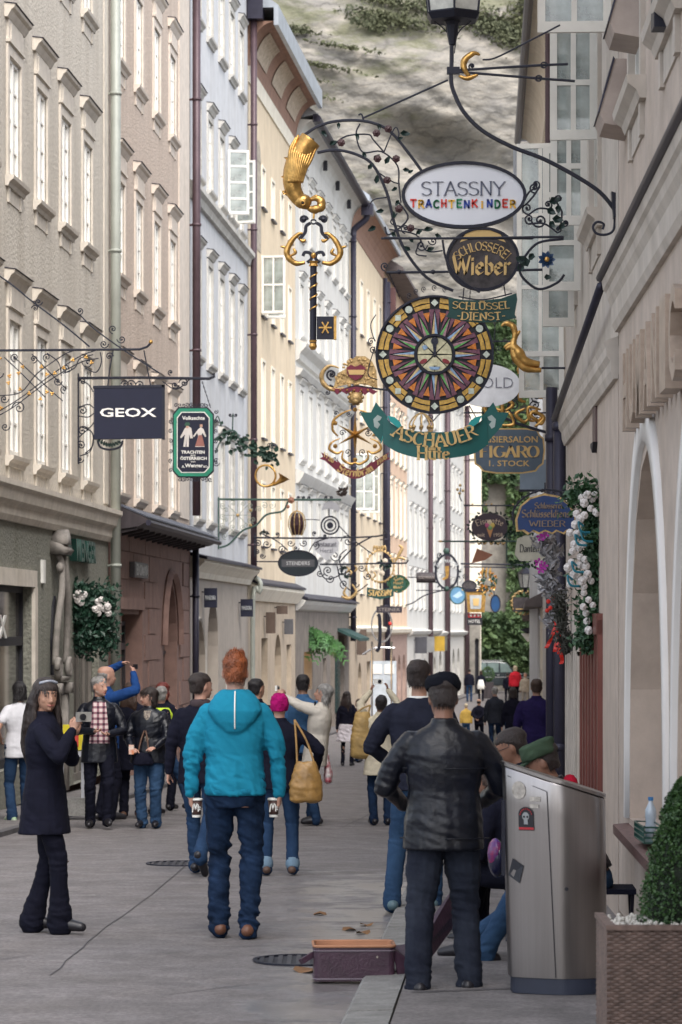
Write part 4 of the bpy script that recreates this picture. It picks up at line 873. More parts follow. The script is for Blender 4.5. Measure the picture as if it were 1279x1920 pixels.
GL = {  # stroke glyphs: advance, strokes; cap height 1, x-height .62
 'S': (.62,[_arc(.31,.75,.24,.23,30,270) [0:] + _arc(.31,.26,.26,.25,90,-150)]),
 'T': (.66,[[(.33,0),(.33,.97)],[(.02,.97),(.64,.97)]]), 'A': (.72,[[(.05,0),(.36,1),(.68,0)],[(.16,.36),(.56,.36)]]),
 'N': (.76,[[(.12,0),(.12,1),(.64,0),(.64,1)]]), 'Y': (.68,[[(.03,1),(.34,.48),(.66,1)],[(.34,.48),(.34,0)]]),
 'C': (.70,[_arc(.40,.5,.32,.49,45,315,14)]), 'H': (.76,[[(.12,0),(.12,1)],[(.64,0),(.64,1)],[(.12,.5),(.64,.5)]]),
 'U': (.74,[[(.12,1),(.12,.35)] + _arc(.37,.33,.25,.32,180,360) + [(.62,1)]]), 'E': (.62,[[(.58,1),(.12,1),(.12,0),(.58,0)],[(.12,.52),(.48,.52)]]),
 'R': (.70,[[(.12,0),(.12,1),(.36,1)] + _arc(.36,.75,.25,.25,90,-90,8) + [(.12,.5)],[(.36,.5),(.66,0)]]),
 'L': (.58,[[(.12,1),(.12,0),(.54,0)]]), 'D': (.74,[[(.12,0),(.12,1),(.3,1)] + _arc(.32,.5,.34,.5,90,-90,10) + [(.12,0)]]),
 'I': (.32,[[(.16,0),(.16,1)]]), 'Ü': (.74,[[(.12,1),(.12,.35)] + _arc(.37,.33,.25,.32,180,360) + [(.62,1)],[(.25,1.12),(.25,1.22)],[(.49,1.12),(.49,1.22)]]),
 'K': (.7,[[(.12,0),(.12,1)],[(.62,1),(.12,.42)],[(.28,.58),(.66,0)]]), 'O': (.8,[_arc(.4,.5,.33,.49,90,450,18)]),
 'F': (.58,[[(.12,0),(.12,1),(.56,1)],[(.12,.52),(.46,.52)]]), 'G': (.78,[_arc(.42,.5,.33,.49,50,325,14) + [(.72,.45),(.5,.45)]]),
 'W': (.98,[[(.04,1),(.26,.02),(.49,.85),(.72,.02),(.95,1)]]), 'B': (.68,[[(.12,0),(.12,1),(.36,1)] + _arc(.36,.76,.22,.24,90,-90,8) + [(.12,.52),(.36,.52)] + _arc(.38,.26,.25,.26,90,-90,8) + [(.12,0)]]),
 'Z': (.6,[[(.05,1),(.55,1),(.05,0),(.57,0)]]), 'V': (.7,[[(.03,1),(.35,0),(.67,1)]]), 'P': (.66,[[(.12,0),(.12,1),(.36,1)] + _arc(.36,.74,.25,.26,90,-90,8) + [(.12,.48)]]), 'M': (.9,[[(.1,0),(.1,1),(.45,.25),(.8,1),(.8,0)]]),
 'i': (.26,[[(.13,0),(.13,.62)],[(.13,.78),(.13,.88)]]), 'e': (.52,[[(.1,.33),(.44,.38),(.4,.55),(.26,.64),(.1,.5),(.1,.15),(.25,0),(.46,.12)]]),
 'b': (.54,[[(.12,1),(.12,.06),(.3,0),(.44,.14),(.44,.48),(.3,.62),(.12,.5)]]), 'r': (.42,[[(.12,0),(.12,.62)],[(.12,.48),(.28,.62),(.4,.56)]]),
 't': (.4,[[(.2,.9),(.2,.08),(.36,.02)],[(.04,.6),(.38,.6)]]), 'n': (.54,[[(.12,0),(.12,.62)],[(.12,.5),(.32,.64),(.44,.5),(.44,0)]]),
 'ä': (.52,[[(.1,.54),(.3,.62),(.42,.5),(.42,0)],[(.42,.34),(.16,.3),(.08,.14),(.2,0),(.42,.12)],[(.16,.78),(.16,.86)],[(.38,.78),(.38,.86)]]),
 'u': (.54,[[(.12,.62),(.12,.14),(.24,0),(.44,.12)],[(.44,.62),(.44,0)]]), 'ü': (.54,[[(.12,.62),(.12,.14),(.24,0),(.44,.12)],[(.44,.62),(.44,0)],[(.16,.78),(.16,.86)],[(.4,.78),(.4,.86)]]),
 's': (.44,[[(.38,.54),(.22,.63),(.1,.52),(.12,.4),(.36,.26),(.38,.12),(.24,0),(.06,.08)]]), 'l': (.26,[[(.13,1),(.13,.06),(.2,0)]]), 'o': (.52,[_arc(.26,.31,.18,.31,90,450,10)]),
 'd': (.54,[[(.42,1),(.42,0)],[(.42,.5),(.28,.62),(.1,.5),(.1,.14),(.26,0),(.42,.12)]]), 'c': (.46,[[(.4,.52),(.24,.63),(.1,.5),(.1,.12),(.24,0),(.42,.1)]]), 'h': (.54,[[(.12,0),(.12,1)],[(.12,.5),(.32,.64),(.44,.5),(.44,0)]]),
 'a': (.52,[[(.1,.54),(.3,.62),(.42,.5),(.42,0)],[(.42,.34),(.16,.3),(.08,.14),(.2,0),(.42,.12)]]), 'g': (.54,[[(.42,.62),(.42,-.14),(.26,-.28),(.08,-.2)],[(.42,.5),(.28,.62),(.1,.5),(.1,.14),(.26,0),(.42,.12)]]),
 ' ': (.34,[]), '-': (.4,[[(.06,.42),(.34,.42)]]), '.': (.25,[[(.1,.02),(.14,.02)]]), "1": (.4,[[(.06,.8),(.22,1),(.22,0)]]), '7': (.5,[[(.04,1),(.46,1),(.16,0)]]), '2': (.52,[_arc(.26,.74,.2,.25,160,-30,8) + [(.05,0),(.48,0)]]), '0': (.54,[_arc(.27,.5,.2,.49,90,450,12)]), '9': (.52,[_arc(.26,.7,.2,.28,0,360,10) + [(.4,.2),(.2,0)]]), '6': (.52,[_arc(.26,.28,.2,.27,0,360,10),[(.07,.3),(.16,.8),(.36,1)]]), '8': (.52,[_arc(.26,.75,.18,.23,0,360,10), _arc(.26,.26,.22,.26,0,360,10)]),
}
def pen(mb, txt, cx, cz, w, h, y=0, wd=.14, nib=(8,.22), serif=.1, arc=None, t=.008, rise=0, center=True, slab=.06):
    adv = sum(GL[c][0] for c in txt); sx = w / adv; x = 0
    def tf(px, pz):
        X = (px - adv / 2) * sx; Z = pz * h - h / 2
        if arc:
            a = X / abs(arc)
            if arc > 0: X, Z = (arc - Z) * math.sin(a), arc - (arc - Z) * math.cos(a)
            else: q = -arc; X, Z = (q + Z) * math.sin(a),(q + Z) * math.cos(a) - q
        return (cx + X, cz + Z + rise * X)
    for c in txt:
        a, st = GL[c]
        for s_ in st:
            mstroke(mb, [tf(x + p[0], p[1]) for p in s_], wd * h, nib, y, t)
            if serif and len(s_) >= 2:
                for e, f in ((s_[0], s_[1]),(s_[-1], s_[-2])):
                    if abs(e[0] - f[0]) < .34*abs(e[1] - f[1]) and (e[1] < .03 or e[1] > .58): mstroke(mb, [tf(x + e[0] - serif, e[1]), tf(x + e[0] + serif, e[1])], slab * h, None, y - .0005, t)
        x += a
class Sign:
    def __init__(s, name, label, cat, px, py, Y, group=None):
        s.px, s.py, s.k, s.Y = px, py, Y / F, Y; s.e = thing(name, label, cat, P(px, py, Y),0, group); s.mbs = {}
    def q(s, x, y, d=0): return Vector(((x - s.px) * s.k, d, (s.py - y) * s.k))
    def m(s, part, mt=None, smooth=False):
        if part not in s.mbs: s.mbs[part] = (MB(), mt or M_iron, smooth)
        return s.mbs[part][0]
    def wire(s, pts, r=.9, part='ironwork', mt=None, sm=True, n=5, d=0, taper=False):
        L = [s.q(*(p if len(p) == 3 else (p[0], p[1], d))) for p in pts]
        if sm and len(L) > 2: L = crom(L, 5)
        rr = r * s.k
        if taper: rr = [rr * (1 - .6*i / (len(L) - 1)) for i in range(len(L))]
        s.m(part, mt).tube(L, rr, n)
    def spiral(s, cx, cy, r, a0, turns=1.4, r_=.8, part='ironwork', mt=None, d=0, rin=.12, n=5, ball=True):
        N = int(10*abs(turns)) + 4; pts = []
        for i in range(N + 1):
            t = i / N; a = R(a0) + turns*2 * PI * t; rr = r * (1 - (1 - rin) * t ** .8); pts.append(s.q(cx + rr * math.cos(a), cy + rr * math.sin(a), d))
        s.m(part, mt).tube(pts, r_ * s.k, n)
        if ball: s.m(part, mt).ball(pts[-1], r_ * 1.7*s.k, 6,4)
    def S(s, x0, y0, x1, y1, r0, r1, r=.8, part='ironwork', mt=None, side=1, d=0):
        """C or S scroll: bar between two points ending in spirals"""
        a = math.degrees(math.atan2(y1 - y0, x1 - x0))
        s.wire([(x0, y0),((x0 + x1) / 2 + side * (y1 - y0)*.16,(y0 + y1) / 2 - side * (x1 - x0)*.16),(x1, y1)], r, part, mt, d=d)
        for (x, y, rr, sg, b) in ((x0, y0, r0,1, a + 180),(x1, y1, r1,-1, a)):
            if rr: 
                na = b - 90*sg * side; cx, cy = x + rr * math.cos(R(na)) * -1, y + rr * math.sin(R(na)) * -1
                s.spiral(cx, cy, rr, na, 1.35*sg * side*1, r*.9, part, mt, d)
    def leaf(s, x, y, l, a, part=None, mt=None, d=-.01, asp=.5):
        part = part or ('leaf#%d' % len(s.mbs) if l >= 13 else 'leaves')
        a = R(a); u = Vector((math.cos(a),0,-math.sin(a))); v = Vector((math.sin(a),0, math.cos(a))); c = s.q(x, y, d); l *= s.k
        self_v = [c, c + u * l*.3 + v * l * asp*.45 + Vector((0,-.25*l, 0)), c + u * l*.75 + v * l * asp*.28, c + u * l + Vector((0,-.1*l, 0)), c + u * l*.75 - v * l * asp*.28, c + u * l*.3 - v * l * asp*.45 + Vector((0,-.25*l, 0)), c + u * l*.4 + Vector((0,.12*l, 0))]
        s.m(part, mt or M_irong2).add(self_v, [(0,1,6),(1,2,6),(2,3,6),(3,4,6),(4,5,6),(5,0,6)])
    def rose(s, x, y, r, part=None, mt=None, d=-.01):
        part = part or 'rose#%d' % len(s.mbs)
        for i in range(6):
            a = i * PI / 3 + x; s.m(part, mt or M_rust).ball(s.q(x + .45*r * math.cos(a), y + .45*r * math.sin(a), d),(r*.5*s.k, r*.35*s.k, r*.5*s.k),6,4)
        s.m(part, mt or M_rust).ball(s.q(x, y, d - r*.3*s.k), r*.42*s.k, 6,4)
    def acanth(s, pts, w_, part='gilded_leafwork', mt=None, d=0):   # fat tapering curled leaf
        L = crom([s.q(p[0], p[1], d) for p in pts],6); n = len(L)
        s.m(part, mt or M_gold, True).tube(L, [w_ * s.k * (.18 + math.sin(PI * min(1,(i + 1) / n*.85)) * (1 + .06*math.sin(i*1.1)))*.55 for i in range(n)],8)
    def chain(s, x0, y0, x1, y1, r=.55, d=0):
        L = math.hypot(x1 - x0, y1 - y0); n = max(3, int(L / 4.2)); 
        for i in range(n):
            t0, t1 = i / n, (i + 1.25) / n; a, b = s.q(x0 + (x1 - x0) * t0, y0 + (y1 - y0) * t0, d), s.q(x0 + (x1 - x0) * min(1, t1), y0 + (y1 - y0) * min(1, t1), d)
            mid = (a + b) / 2; dr = (b - a).normalized(); sd_ = Vector((dr.z, 0,-dr.x))*1.1*s.k if i % 2 == 0 else Vector((0,1.1*s.k, 0))
            s.m('chain').tube([a, mid + sd_, b], r * s.k, 4); s.m('chain').tube([a, mid - sd_, b], r * s.k, 4)
    def plate(s, poly, part, mt, y0=-.02, y1=.02, sm=False): s.m(part, mt, sm).prism([(lambda v: (v.x, v.z))(s.q(*p)) for p in poly], y0, y1)
    def oval(s, cx, cy, rx, ry, part, mt, y0=-.02, y1=.02, n=40): s.m(part, mt).disc(s.q(cx, cy), rx * s.k, ry * s.k, y0, y1, n)
    def oring(s, cx, cy, rx, ry, t, part='frame', mt=None, y0=-.035, y1=.035, n=40):
        c = s.q(cx, cy); k = s.k; mb = s.m(part, mt); vs = []
        for (ax, az, y) in ((rx, ry, y0),(rx, ry, y1),(rx - t, ry - t, y1),(rx - t, ry - t, y0)):
            for j in range(n): a = 2 * PI * j / n; vs.append((c.x + ax * k * math.cos(a), y, c.z + az * k * math.sin(a)))
        mb.add(vs, [(i * n + j, i * n + (j + 1) % n, ((i + 1) % 4) * n + (j + 1) % n, ((i + 1) % 4) * n + j) for i in range(4) for j in range(n)])
    def text(s, txt_, cx, cy, w_, h, part='lettering', mt=None, y=-.022, bold=0.0, arc=None, sp=1.0, ext=.006):
        c = s.q(cx, cy); text(s.m(part, mt or M_white), txt_, c.x, c.z, w_ * s.k if w_ else None, h * s.k, y, ext, bold, arc * s.k if arc else None, sp)
    def pen(s, txt_, cx, cy, w_, h, part='lettering', mt=None, y=-.022, arc=None, **kw):
        c = s.q(cx, cy); pen(s.m(part, mt or M_goldp), txt_, c.x, c.z, w_ * s.k, h * s.k, y, arc=arc * s.k if arc else None, **kw)
    def done(s):
        for k_, (mb, m_, sm) in s.mbs.items():
            nm = k_.split('#')[0]; o = obj(nm, mb, m_, s.e, sm)
            if nm in ('leaves', 'leaf_garland', 'green_leaves', 'gilt_leaves', 'gilded_leafwork', 'gilt_rosettes', 'chain', 'spiral_filling', 'ironwork', 'feathers', 'gilt_berries', 'spokes', 'bosses'): o['kind'] = 'stuff'
        return s.e
def tr(s, ox, oy, sc_): return lambda x, y: (ox + x / sc_, oy + y / sc_)

# ---- street lantern on curved arm
s = Sign('street_lantern', 'black iron street lantern on a long curved arm with gilded lizard-like scroll, top centre', 'street lamp', 1155,395,21.0)
s.wire([(847,50),(847,110),(846,150),(852,175),(870,210),(905,245),(960,275),(1020,298),(1080,330),(1125,360),(1152,392)],4.2, 'arm')
s.wire([(1152,385),(1156,405),(1153,412)],5, 'arm'); s.plate([(1146,360),(1160,365),(1163,405),(1150,410)], 'arm', M_iron, -.04,.04)
s.wire([(1153,410),(1150,432),(1135,440),(1118,437),(1112,425),(1120,416),(1132,420),(1130,430)],2.6, 'arm')
s.wire([(840,133),(1000,123),(1065,120)],2.6, 'tie_bars'); s.wire([(840,133),(1000,146),(1078,152)],2.6, 'tie_bars'); s.plate([(838,126),(862,126),(862,139),(838,139)], 'tie_bars', M_iron, -.02,.02)
s.oring(1020,122,7,6,2, 'tie_bars', M_iron, -.015,.015,14); s.oring(1010,147,7,6,2, 'tie_bars', M_iron, -.015,.015,14)
s.wire([(1050,47),(990,78),(930,108),(905,112)],1.8, 'tie_bars')
s.acanth([(900,103),(888,100),(872,112),(870,128),(880,143)],10); s.acanth([(860,142),(876,147),(896,140)],7); s.spiral(885,124,8,30,1.5,1.6)
for sx_ in (-1,1):
    s.wire([(849 + sx_ * 3,100),(849 + sx_ * 10,62),(849 + sx_ * 34,40)],1.2, 'cage')
s.m('cage').lathe([(0, s.q(0,88).z),(6*s.k, s.q(0,84).z),(13*s.k, s.q(0,48).z),(17*s.k, s.q(0,41).z),(0, s.q(0,40).z)],(s.q(848,0).x, 0,0),10)
c0 = s.q(850,0).x; kk = s.k; hexa = lambda r, z: [(c0 + r * kk * math.cos(PI / 6 + j * PI / 3), r * kk * math.sin(PI / 6 + j * PI / 3), s.q(0, z).z) for j in range(6)]
for (r0_, z0_, r1_, z1_) in ((48,40,56,28),): a_, b_ = hexa(r0_, z0_), hexa(r1_, z1_); s.m('cage').add(a_ + b_, [(j, (j + 1) % 6,6 + (j + 1) % 6,6 + j) for j in range(6)] + [tuple(range(6))])
a_, b_ = hexa(52,27), hexa(66,-80)
for j in range(6): s.m('cage').bar(a_[j], b_[j],4*kk); s.m('cage').bar(a_[j], a_[(j + 1) % 6],4*kk); s.m('cage').bar(b_[j], b_[(j + 1) % 6],4*kk)
M_lg = mat('milky_lantern_glass', (.50,.50,.46),.3, var=.2, scale=8)
for j in range(6): s.m('glass_pane#%d' % j, M_lg).add([a_[j], a_[(j + 1) % 6], b_[(j + 1) % 6], b_[j]],[(0,1,2,3)])
a_, b_ = hexa(70,-81), hexa(20,-130); s.m('roof').add(a_ + b_, [(j, (j + 1) % 6,6 + (j + 1) % 6,6 + j) for j in range(6)] + [tuple(range(6)), tuple(range(6,12))])
s.done()

# ---- oval children's clothes sign
s = Sign('oval_shop_sign', 'white oval sign with grey serif word above coloured letters, framed in black', 'sign', 870,365,23.0)
s.oval(870,366,112,58, 'board', mat('sign_white', (.66,.67,.72),.4, var=.02)); s.oring(870,366,117,63,6)
s.pen('STASSNY', 868,354,158,26, mt=mat('grey_letters', (.10,.11,.16),.5), wd=.12, nib=(5,.25), serif=.07, slab=.04)
cols = [(.6,.04,.03),(.75,.42,.05),(.02,.05,.30),(.02,.22,.10),(.6,.06,.05),(.75,.42,.05),(.02,.22,.10),(.02,.05,.30),(.6,.04,.03),(.75,.42,.05),(.02,.05,.30),(.02,.22,.10),(.6,.04,.10),(.75,.42,.05)]
for i, ch in enumerate('TRACHTENKiNDER'):
    mm = mat('letter_paint_%s' % cols[i][0].__str__().replace('.', '') + str(int(cols[i][1] * 100)), cols[i],.5)
    s.pen(ch, 775 + i*14.3,383 + (.8 if i % 2 else -.8),11.5,14, 'letter#%d' % i, mm, wd=.24, nib=None, serif=0)
s.wire([(720,446),(800,447),(900,446),(1057,444)],2.4, 'bracket')
for a in [(985,372,1010,352,9,8),(992,402,1030,392,12,9),(1040,375,1052,420,8,8),(990,420,1045,436,10,7)]: s.S(*a, r=1.9)
s.spiral(1012,413,16,180,-1.4,2.0); s.spiral(1002,352,10,90,1.3,1.8); s.wire([(985,385),(1000,368),(1012,350)],2)
for a in [(1030,380,22,-20),(1025,392,20,30),(1035,410,22,10),(1045,385,16,80),(1030,415,16,50),(1050,430,16,-60)]: s.leaf(*a, asp=.8)
s.done()

# ---- locksmith bracket: eagle head, rose arch, key
s = Sign('key_sign', 'gilded eagle head on a wrought rose arch holding a big black and gold key', 'sign', 900,445,25.0)
s.wire([(572,252),(600,235),(640,226),(690,228),(730,245),(765,285),(792,322)],3.0, 'rose_arch')
s.wire([(595,286),(630,281),(670,290),(700,310),(725,360),(740,420),(760,470),(800,520),(850,545)],3.0, 'rose_arch')
s.wire([(679,222),(840,150)],2.0, 'rose_arch'); s.wire([(682,226),(678,214),(672,216)],1.8, 'rose_arch')
s.wire([(625,272),(650,255),(690,252),(700,262),(720,285)],1.6); s.wire([(675,232),(668,252),(680,285),(715,284),(745,310),(748,345),(752,380)],1.6)
s.wire([(720,285),(740,240),(748,250),(745,262)],1.4); s.wire([(712,325),(735,340),(750,345)],1.4); s.wire([(725,370),(700,375),(690,392)],1.4)
s.wire([(748,380),(765,410),(730,440),(722,425)],1.8); s.wire([(730,430),(780,440),(800,470),(830,470)],1.6); s.wire([(790,450),(780,475),(800,480)],1.4)
s.wire([(745,400),(735,420),(800,432)],1.4); s.spiral(790,460,12,0,1.3,1.4); s.spiral(812,452,9,180,-1.3,1.3); s.spiral(760,428,10,90,1.2,1.4)
for (x, y) in [(706,250),(708,298),(743,298),(726,338),(640,268),(748,392),(728,242),(770,428)]: s.rose(x, y, 8)
for i, (x, y, l, a) in enumerate([(603,245,16,50),(618,272,16,-30),(635,230,13,90),(668,250,14,70),(710,232,14,80),(750,250,20,5),(745,262,12,-20),(680,285,14,60),(700,300,16,-40),(722,308,18,-60),(690,318,16,-50),(705,345,18,-80),(755,318,15,10),(765,325,12,-30),(745,352,13,150),(748,375,14,120),(720,395,16,170),(705,425,18,150),(735,435,15,60),(780,440,16,-40),(795,430,18,0),(800,470,16,-20),(770,470,16,210),(815,440,14,20),(740,410,14,-100),(775,455,14,-130)]): s.leaf(x, y, l, a, asp=.62)
s.wire([(715,447),(1000,447)],2.2, 'bracket')
# right side flourish with blue flower
s.wire([(1057,448),(1010,455),(985,480),(975,500),(980,520),(1010,542),(1045,530),(1058,515)],2.6, 'bracket'); s.wire([(830,450),(838,490),(865,525),(900,548)],2.2, 'bracket')
for a in range(9): s.leaf(1025,487,17, a*40, 'blue_flower', mat('blue_iron_flower', (.03,.07,.16),.5), asp=.7)
s.m('flower_centre', M_gold).ball(s.q(1025,487,-.03),5*s.k, 8,5)
for a in [(985,490,20,200),(990,500,22,240),(975,510,18,280),(1000,475,16,120),(1020,520,14,0)]: s.leaf(*a, asp=.9)
# eagle head (points down), with feathers
E = [(583,262),(566,285),(553,312),(548,340),(553,362),(566,378),(580,382)]
L = crom([s.q(*p) for p in E],6); n = len(L)
s.m('eagle_head', M_gold, True).tube(L, [s.k * (21 - 8.5*i / n + 1.5*math.sin(i / n*5)) for i in range(n)],14)
for i in range(11):
    t = i / 10; x, y = 560 + 34*t, 262 + 20*t; s.m('feathers#f', M_gold, True).tube(crom([s.q(x - 4 + t*3, y + 2 - (12 if i % 2 else 6),-.03), s.q(x - 16 + t*4, y + 22,-.05 - .03*math.sin(PI * t)), s.q(544 + 30*t, 318,-.06 - .04*math.sin(PI * t)), s.q(541 + 26*t, 345,-.07 - .03*math.sin(PI * t))],5),[s.k * (1.5 + 2.2*math.sin(PI * (j + 1) / 17)) for j in range(16)],6)
for (x, y, a) in [(541,300,-160),(536,330,170),(538,360,160)]: s.leaf(x + 4, y, 14, a, 'feathers#f', M_gold, asp=.4)
s.m('eagle_head').ball(s.q(568,378,-.01),(17*s.k, 15*s.k, 14*s.k),12,8)
s.acanth([(578,376),(592,372),(601,376),(602,388),(590,392),(578,390)],13, 'eagle_head'); s.acanth([(575,390),(590,396),(601,390)],8, 'eagle_head'); s.acanth([(580,374),(592,368),(596,372)],5, 'eagle_head')
s.wire([(536,358),(530,360),(545,370)],1.6, 'eagle_head', M_gold); s.m('eye', M_dark).ball(s.q(568,383,-.075),2.2*s.k, 8,5); s.oring(568,383,5,5,1.6, 'eagle_head', M_gold, -.08,-.05,14)
# key
s.wire([(590,385),(588,410)],2.2, 'hanger', M_gold); s.oring(588,416,6,5,2, 'key_bow', M_iron, -.02,.02,14)
for sx_ in (-1,1):
    X = lambda x: 588 + sx_ * (x - 588)
    s.wire([(X(594),418),(X(602),424),(X(604),436),(X(615),448)],3.4, 'key_bow', M_iron); s.spiral(X(607),412,8,180 if sx_ > 0 else 0,1.1*sx_, 3.2, 'key_bow', M_iron)
    s.acanth([(X(605),440),(X(614),438),(X(628),450),(X(638),470),(X(634),484),(X(620),494),(X(604),492)],9, 'gilded_scrolls'); s.acanth([(X(634),470),(X(642),464),(X(650),462)],4, 'gilded_scrolls')
    s.acanth([(X(618),445),(X(608),452),(X(603),449)],5, 'gilded_scrolls'); s.acanth([(X(632),480),(X(622),474),(X(626),466)],5, 'gilded_scrolls')
    s.wire([(X(600),492),(X(592),485),(X(594),475),(X(604),473),(X(608),480)],3.2, 'key_bow', M_iron)
s.m('gilded_scrolls').ball(s.q(588,479),6*s.k, 8,6)
s.m('key_shank', M_iron, False).tube([s.q(588,490), s.q(587,645)],6.2*s.k, 12)
s.m('gilded_bands', M_gold).lathe([(0, s.q(0,500).z),(9*s.k, s.q(0,499).z),(7*s.k, s.q(0,494).z),(10*s.k, s.q(0,490).z),(0, s.q(0,489).z)],(s.q(588,0).x, 0,0),12)
for j in range(4):
    pts = [s.q(588 + 6.4*math.cos(a),512 + j*20 + a*3.2,-6.4*s.k * math.sin(a)) for a in [PI * i / 8 for i in range(-2,11)]]; s.m('gilded_bands').tube(pts, 1.7*s.k, 5)
s.m('gilded_bands').lathe([(0, s.q(0,638).z),(7.5*s.k, s.q(0,638).z),(6*s.k, s.q(0,643).z),(7.5*s.k, s.q(0,650).z),(4*s.k, s.q(0,656).z),(0, s.q(0,656).z)],(s.q(587,0).x, 0,0),12)
s.plate([(594,594),(626,594),(626,636),(594,636)], 'key_bit', M_iron, -.03,.03); s.plate([(626,593),(631,593),(631,637),(626,637)], 'gilded_bands', M_gold, -.034,.034)
for a in range(3): c_, s__ = 12*math.cos(R(a*60)),12*math.sin(R(a*60)); s.m('gilded_star', M_gold).bar(s.q(610 - c_, 615 - s__, -.036 - a*.001), s.q(610 + c_, 615 + s__, -.036 - a*.001),2.6*s.k, .01)
s.done()

# ---- round Schlosserei sign with ribbon
s = Sign('round_locksmith_sign', 'round dark sign with blackletter name in gold and a green ribbon beneath it', 'sign', 905,485,26.0)
M_dkb = mat('dark_brown_board', (.055,.045,.048),.6, var=.35, scale=12)
s.oval(905,486,66,56, 'board', M_dkb); s.oring(905,486,69,60,5)
s.pen('SCHLOSSEREI', 904,462,112,16, arc=-70, wd=.15, nib=(30,.3), serif=.06, mt=M_goldp); s.plate([(862,455),(872,440),(890,432),(918,432),(938,440),(948,455),(940,452),(920,446),(890,446),(870,452)], 'scroll_band', M_goldp, -.024,-.02)
s.pen('Wieber', 903,498,108,34, wd=.2, nib=(42,.2), serif=.05, mt=M_goldp)
s.m('frame').tube([s.q(905,380), s.q(905,428)],1.5*s.k, 5)
M_ribg = mat('dark_green_ribbon', (.008,.055,.05),.5, var=.05)
s.wire([(860,556),(905,562),(960,550)],1.4, 'ironwork'); s.wire([(870,540),(868,562)],1.2, 'chain'); s.wire([(945,535),(948,555)],1.2, 'chain')
top = [(843,558),(900,566),(966,551)]; 
s.plate([(841,558),(870,563),(905,564),(940,560),(968,550),(970,562),(965,590),(968,596),(935,603),(900,605),(870,602),(837,594),(842,585)], 'ribbon', M_ribg)
s.pen('SCHLÜSSEL', 902,575,108,13, arc=420, wd=.2, nib=(5,.5), serif=.12, slab=.14); s.pen('-DIENST-', 902,594,92,14, arc=420, wd=.2, nib=(5,.5), serif=.12, slab=.14)
s.done()

# ---- stained glass wheel
YW = 30.0
s = Sign('stained_glass_wheel', 'large round stained glass sign with a many-pointed star in a gold ring', 'sign', 815,664, YW); k = s.k
GC = {'gold': (.55,.33,.07), 'plum': (.17,.065,.10), 'mauve': (.36,.20,.24), 'green': (.14,.40,.12), 'blue': (.28,.42,.62), 'sand': (.62,.45,.22), 'orange': (.60,.19,.03), 'clear': (.55,.60,.52), 'cream': (.62,.58,.38), 'red': (.25,.03,.04), 'ink': (.01,.012,.03)}
GM = {a: mat('glass_' + a, c, .25, var=.18, scale=30, bump=.25, bscale=60) for a, c in GC.items()}
s.oring(815,665,111,111,4, 'lead_frame', M_iron, -.04,.04,64)
s.oval(815,665,108,108, 'backing', M_dark, .0,.03,64)
def pt(r, a): return (815 + r * math.cos(R(a)),665 + r * math.sin(R(a)))
def piece(poly, g_, y=-.012, sh=.93):
    cx_, cy_ = sum(p[0] for p in poly) / len(poly), sum(p[1] for p in poly) / len(poly)
    mb = MB(); ps = []
    for p in poly:
        d = math.hypot(p[0] - cx_, p[1] - cy_); f = max(.5,1 - 1.0 / max(d, 1.5)); v = s.q(cx_ + (p[0] - cx_) * f, cy_ + (p[1] - cy_) * f); ps.append((v.x, v.z))
    mb.prism(ps, y - .006, y); obj('glass_piece', mb, GM[g_], s.e)
for i in range(12):     # outer gold ring, two rows with roundels between
    a0, a1 = i*30 + 5, i*30 + 25
    for (r0_, r1_) in ((97,107),(87,96)):
        piece([pt(r0_, a0), pt(r0_, (a0 + a1) / 2), pt(r0_, a1), pt(r1_, a1), pt(r1_, (a0 + a1) / 2), pt(r1_, a0)], 'gold')
    cx_, cy_ = pt(97, i*30)
    if i % 3 == 0: piece([(cx_ - 8, cy_),(cx_, cy_ - 8),(cx_ + 8, cy_),(cx_, cy_ + 8)], 'clear', -.016)
    elif i % 3 == 1 and False: pass
    elif (i in (1,2,4,5,7,8,10,11)):
        if i in (1,5,7,11): 
            piece([(cx_ + 8*math.cos(R(t)), cy_ + 8*math.sin(R(t))) for t in range(0,360,30)], 'clear', -.018)
        else: piece([(cx_ + 8*math.cos(R(t)), cy_ + 8*math.sin(R(t))) for t in range(0,360,30)], 'clear', -.018)
for a in (45,135,225,315):
    cx_, cy_ = pt(97, a); piece([(cx_ - 6, cy_ - 6),(cx_ + 6, cy_ - 6),(cx_ + 6, cy_ + 6),(cx_ - 6, cy_ + 6)], 'clear', -.019)
seq = [('sand', 'blue'),('green', 'mauve'),('blue', 'sand'),('mauve', 'green')]
for i in range(16):
    a = i*22.5; long = i % 2 == 0; rt = 80 if long else 76
    c1_, c2_ = seq[i % 4]
    piece([pt(38, a - 8.5), pt(38, a), pt(rt, a)], c1_, -.016); piece([pt(38, a), pt(38, a + 8.5), pt(rt, a)], c2_, -.016)
    b_ = a + 11.25
    piece([pt(86, b_ - 11.1), pt(86, b_ - 4), pt(66, b_ - 3), pt(40, b_ - 2.4), pt(60, b_ - 7)], 'plum'); piece([pt(86, b_ + 11.1), pt(86, b_ + 4), pt(66, b_ + 3), pt(40, b_ + 2.4), pt(60, b_ + 7)], 'plum')
    piece([pt(80, b_ - 5), pt(80, b_ + 5), pt(60, b_)], 'orange', -.018)
s.oring(815,665,38,38,4, 'hub_ring', M_iron, -.05,.01,40)
for i in range(8):
    a = i*45; piece([pt(3, a + 22), pt(33, a), pt(34, a + 22), pt(33, a + 45)], 'cream', -.02)
piece([(815 + 8*math.cos(R(t)),640 + 9*math.sin(R(t))) for t in range(0,360,30)] , 'ink', -.03); piece([(811,645),(819,645),(817,668),(813,668)], 'ink', -.031)
piece([(803,688),(827,688),(823,694),(807,694)], 'blue', -.03); piece([(811,670),(820,670),(820,687),(811,687)], 'cream', -.03)
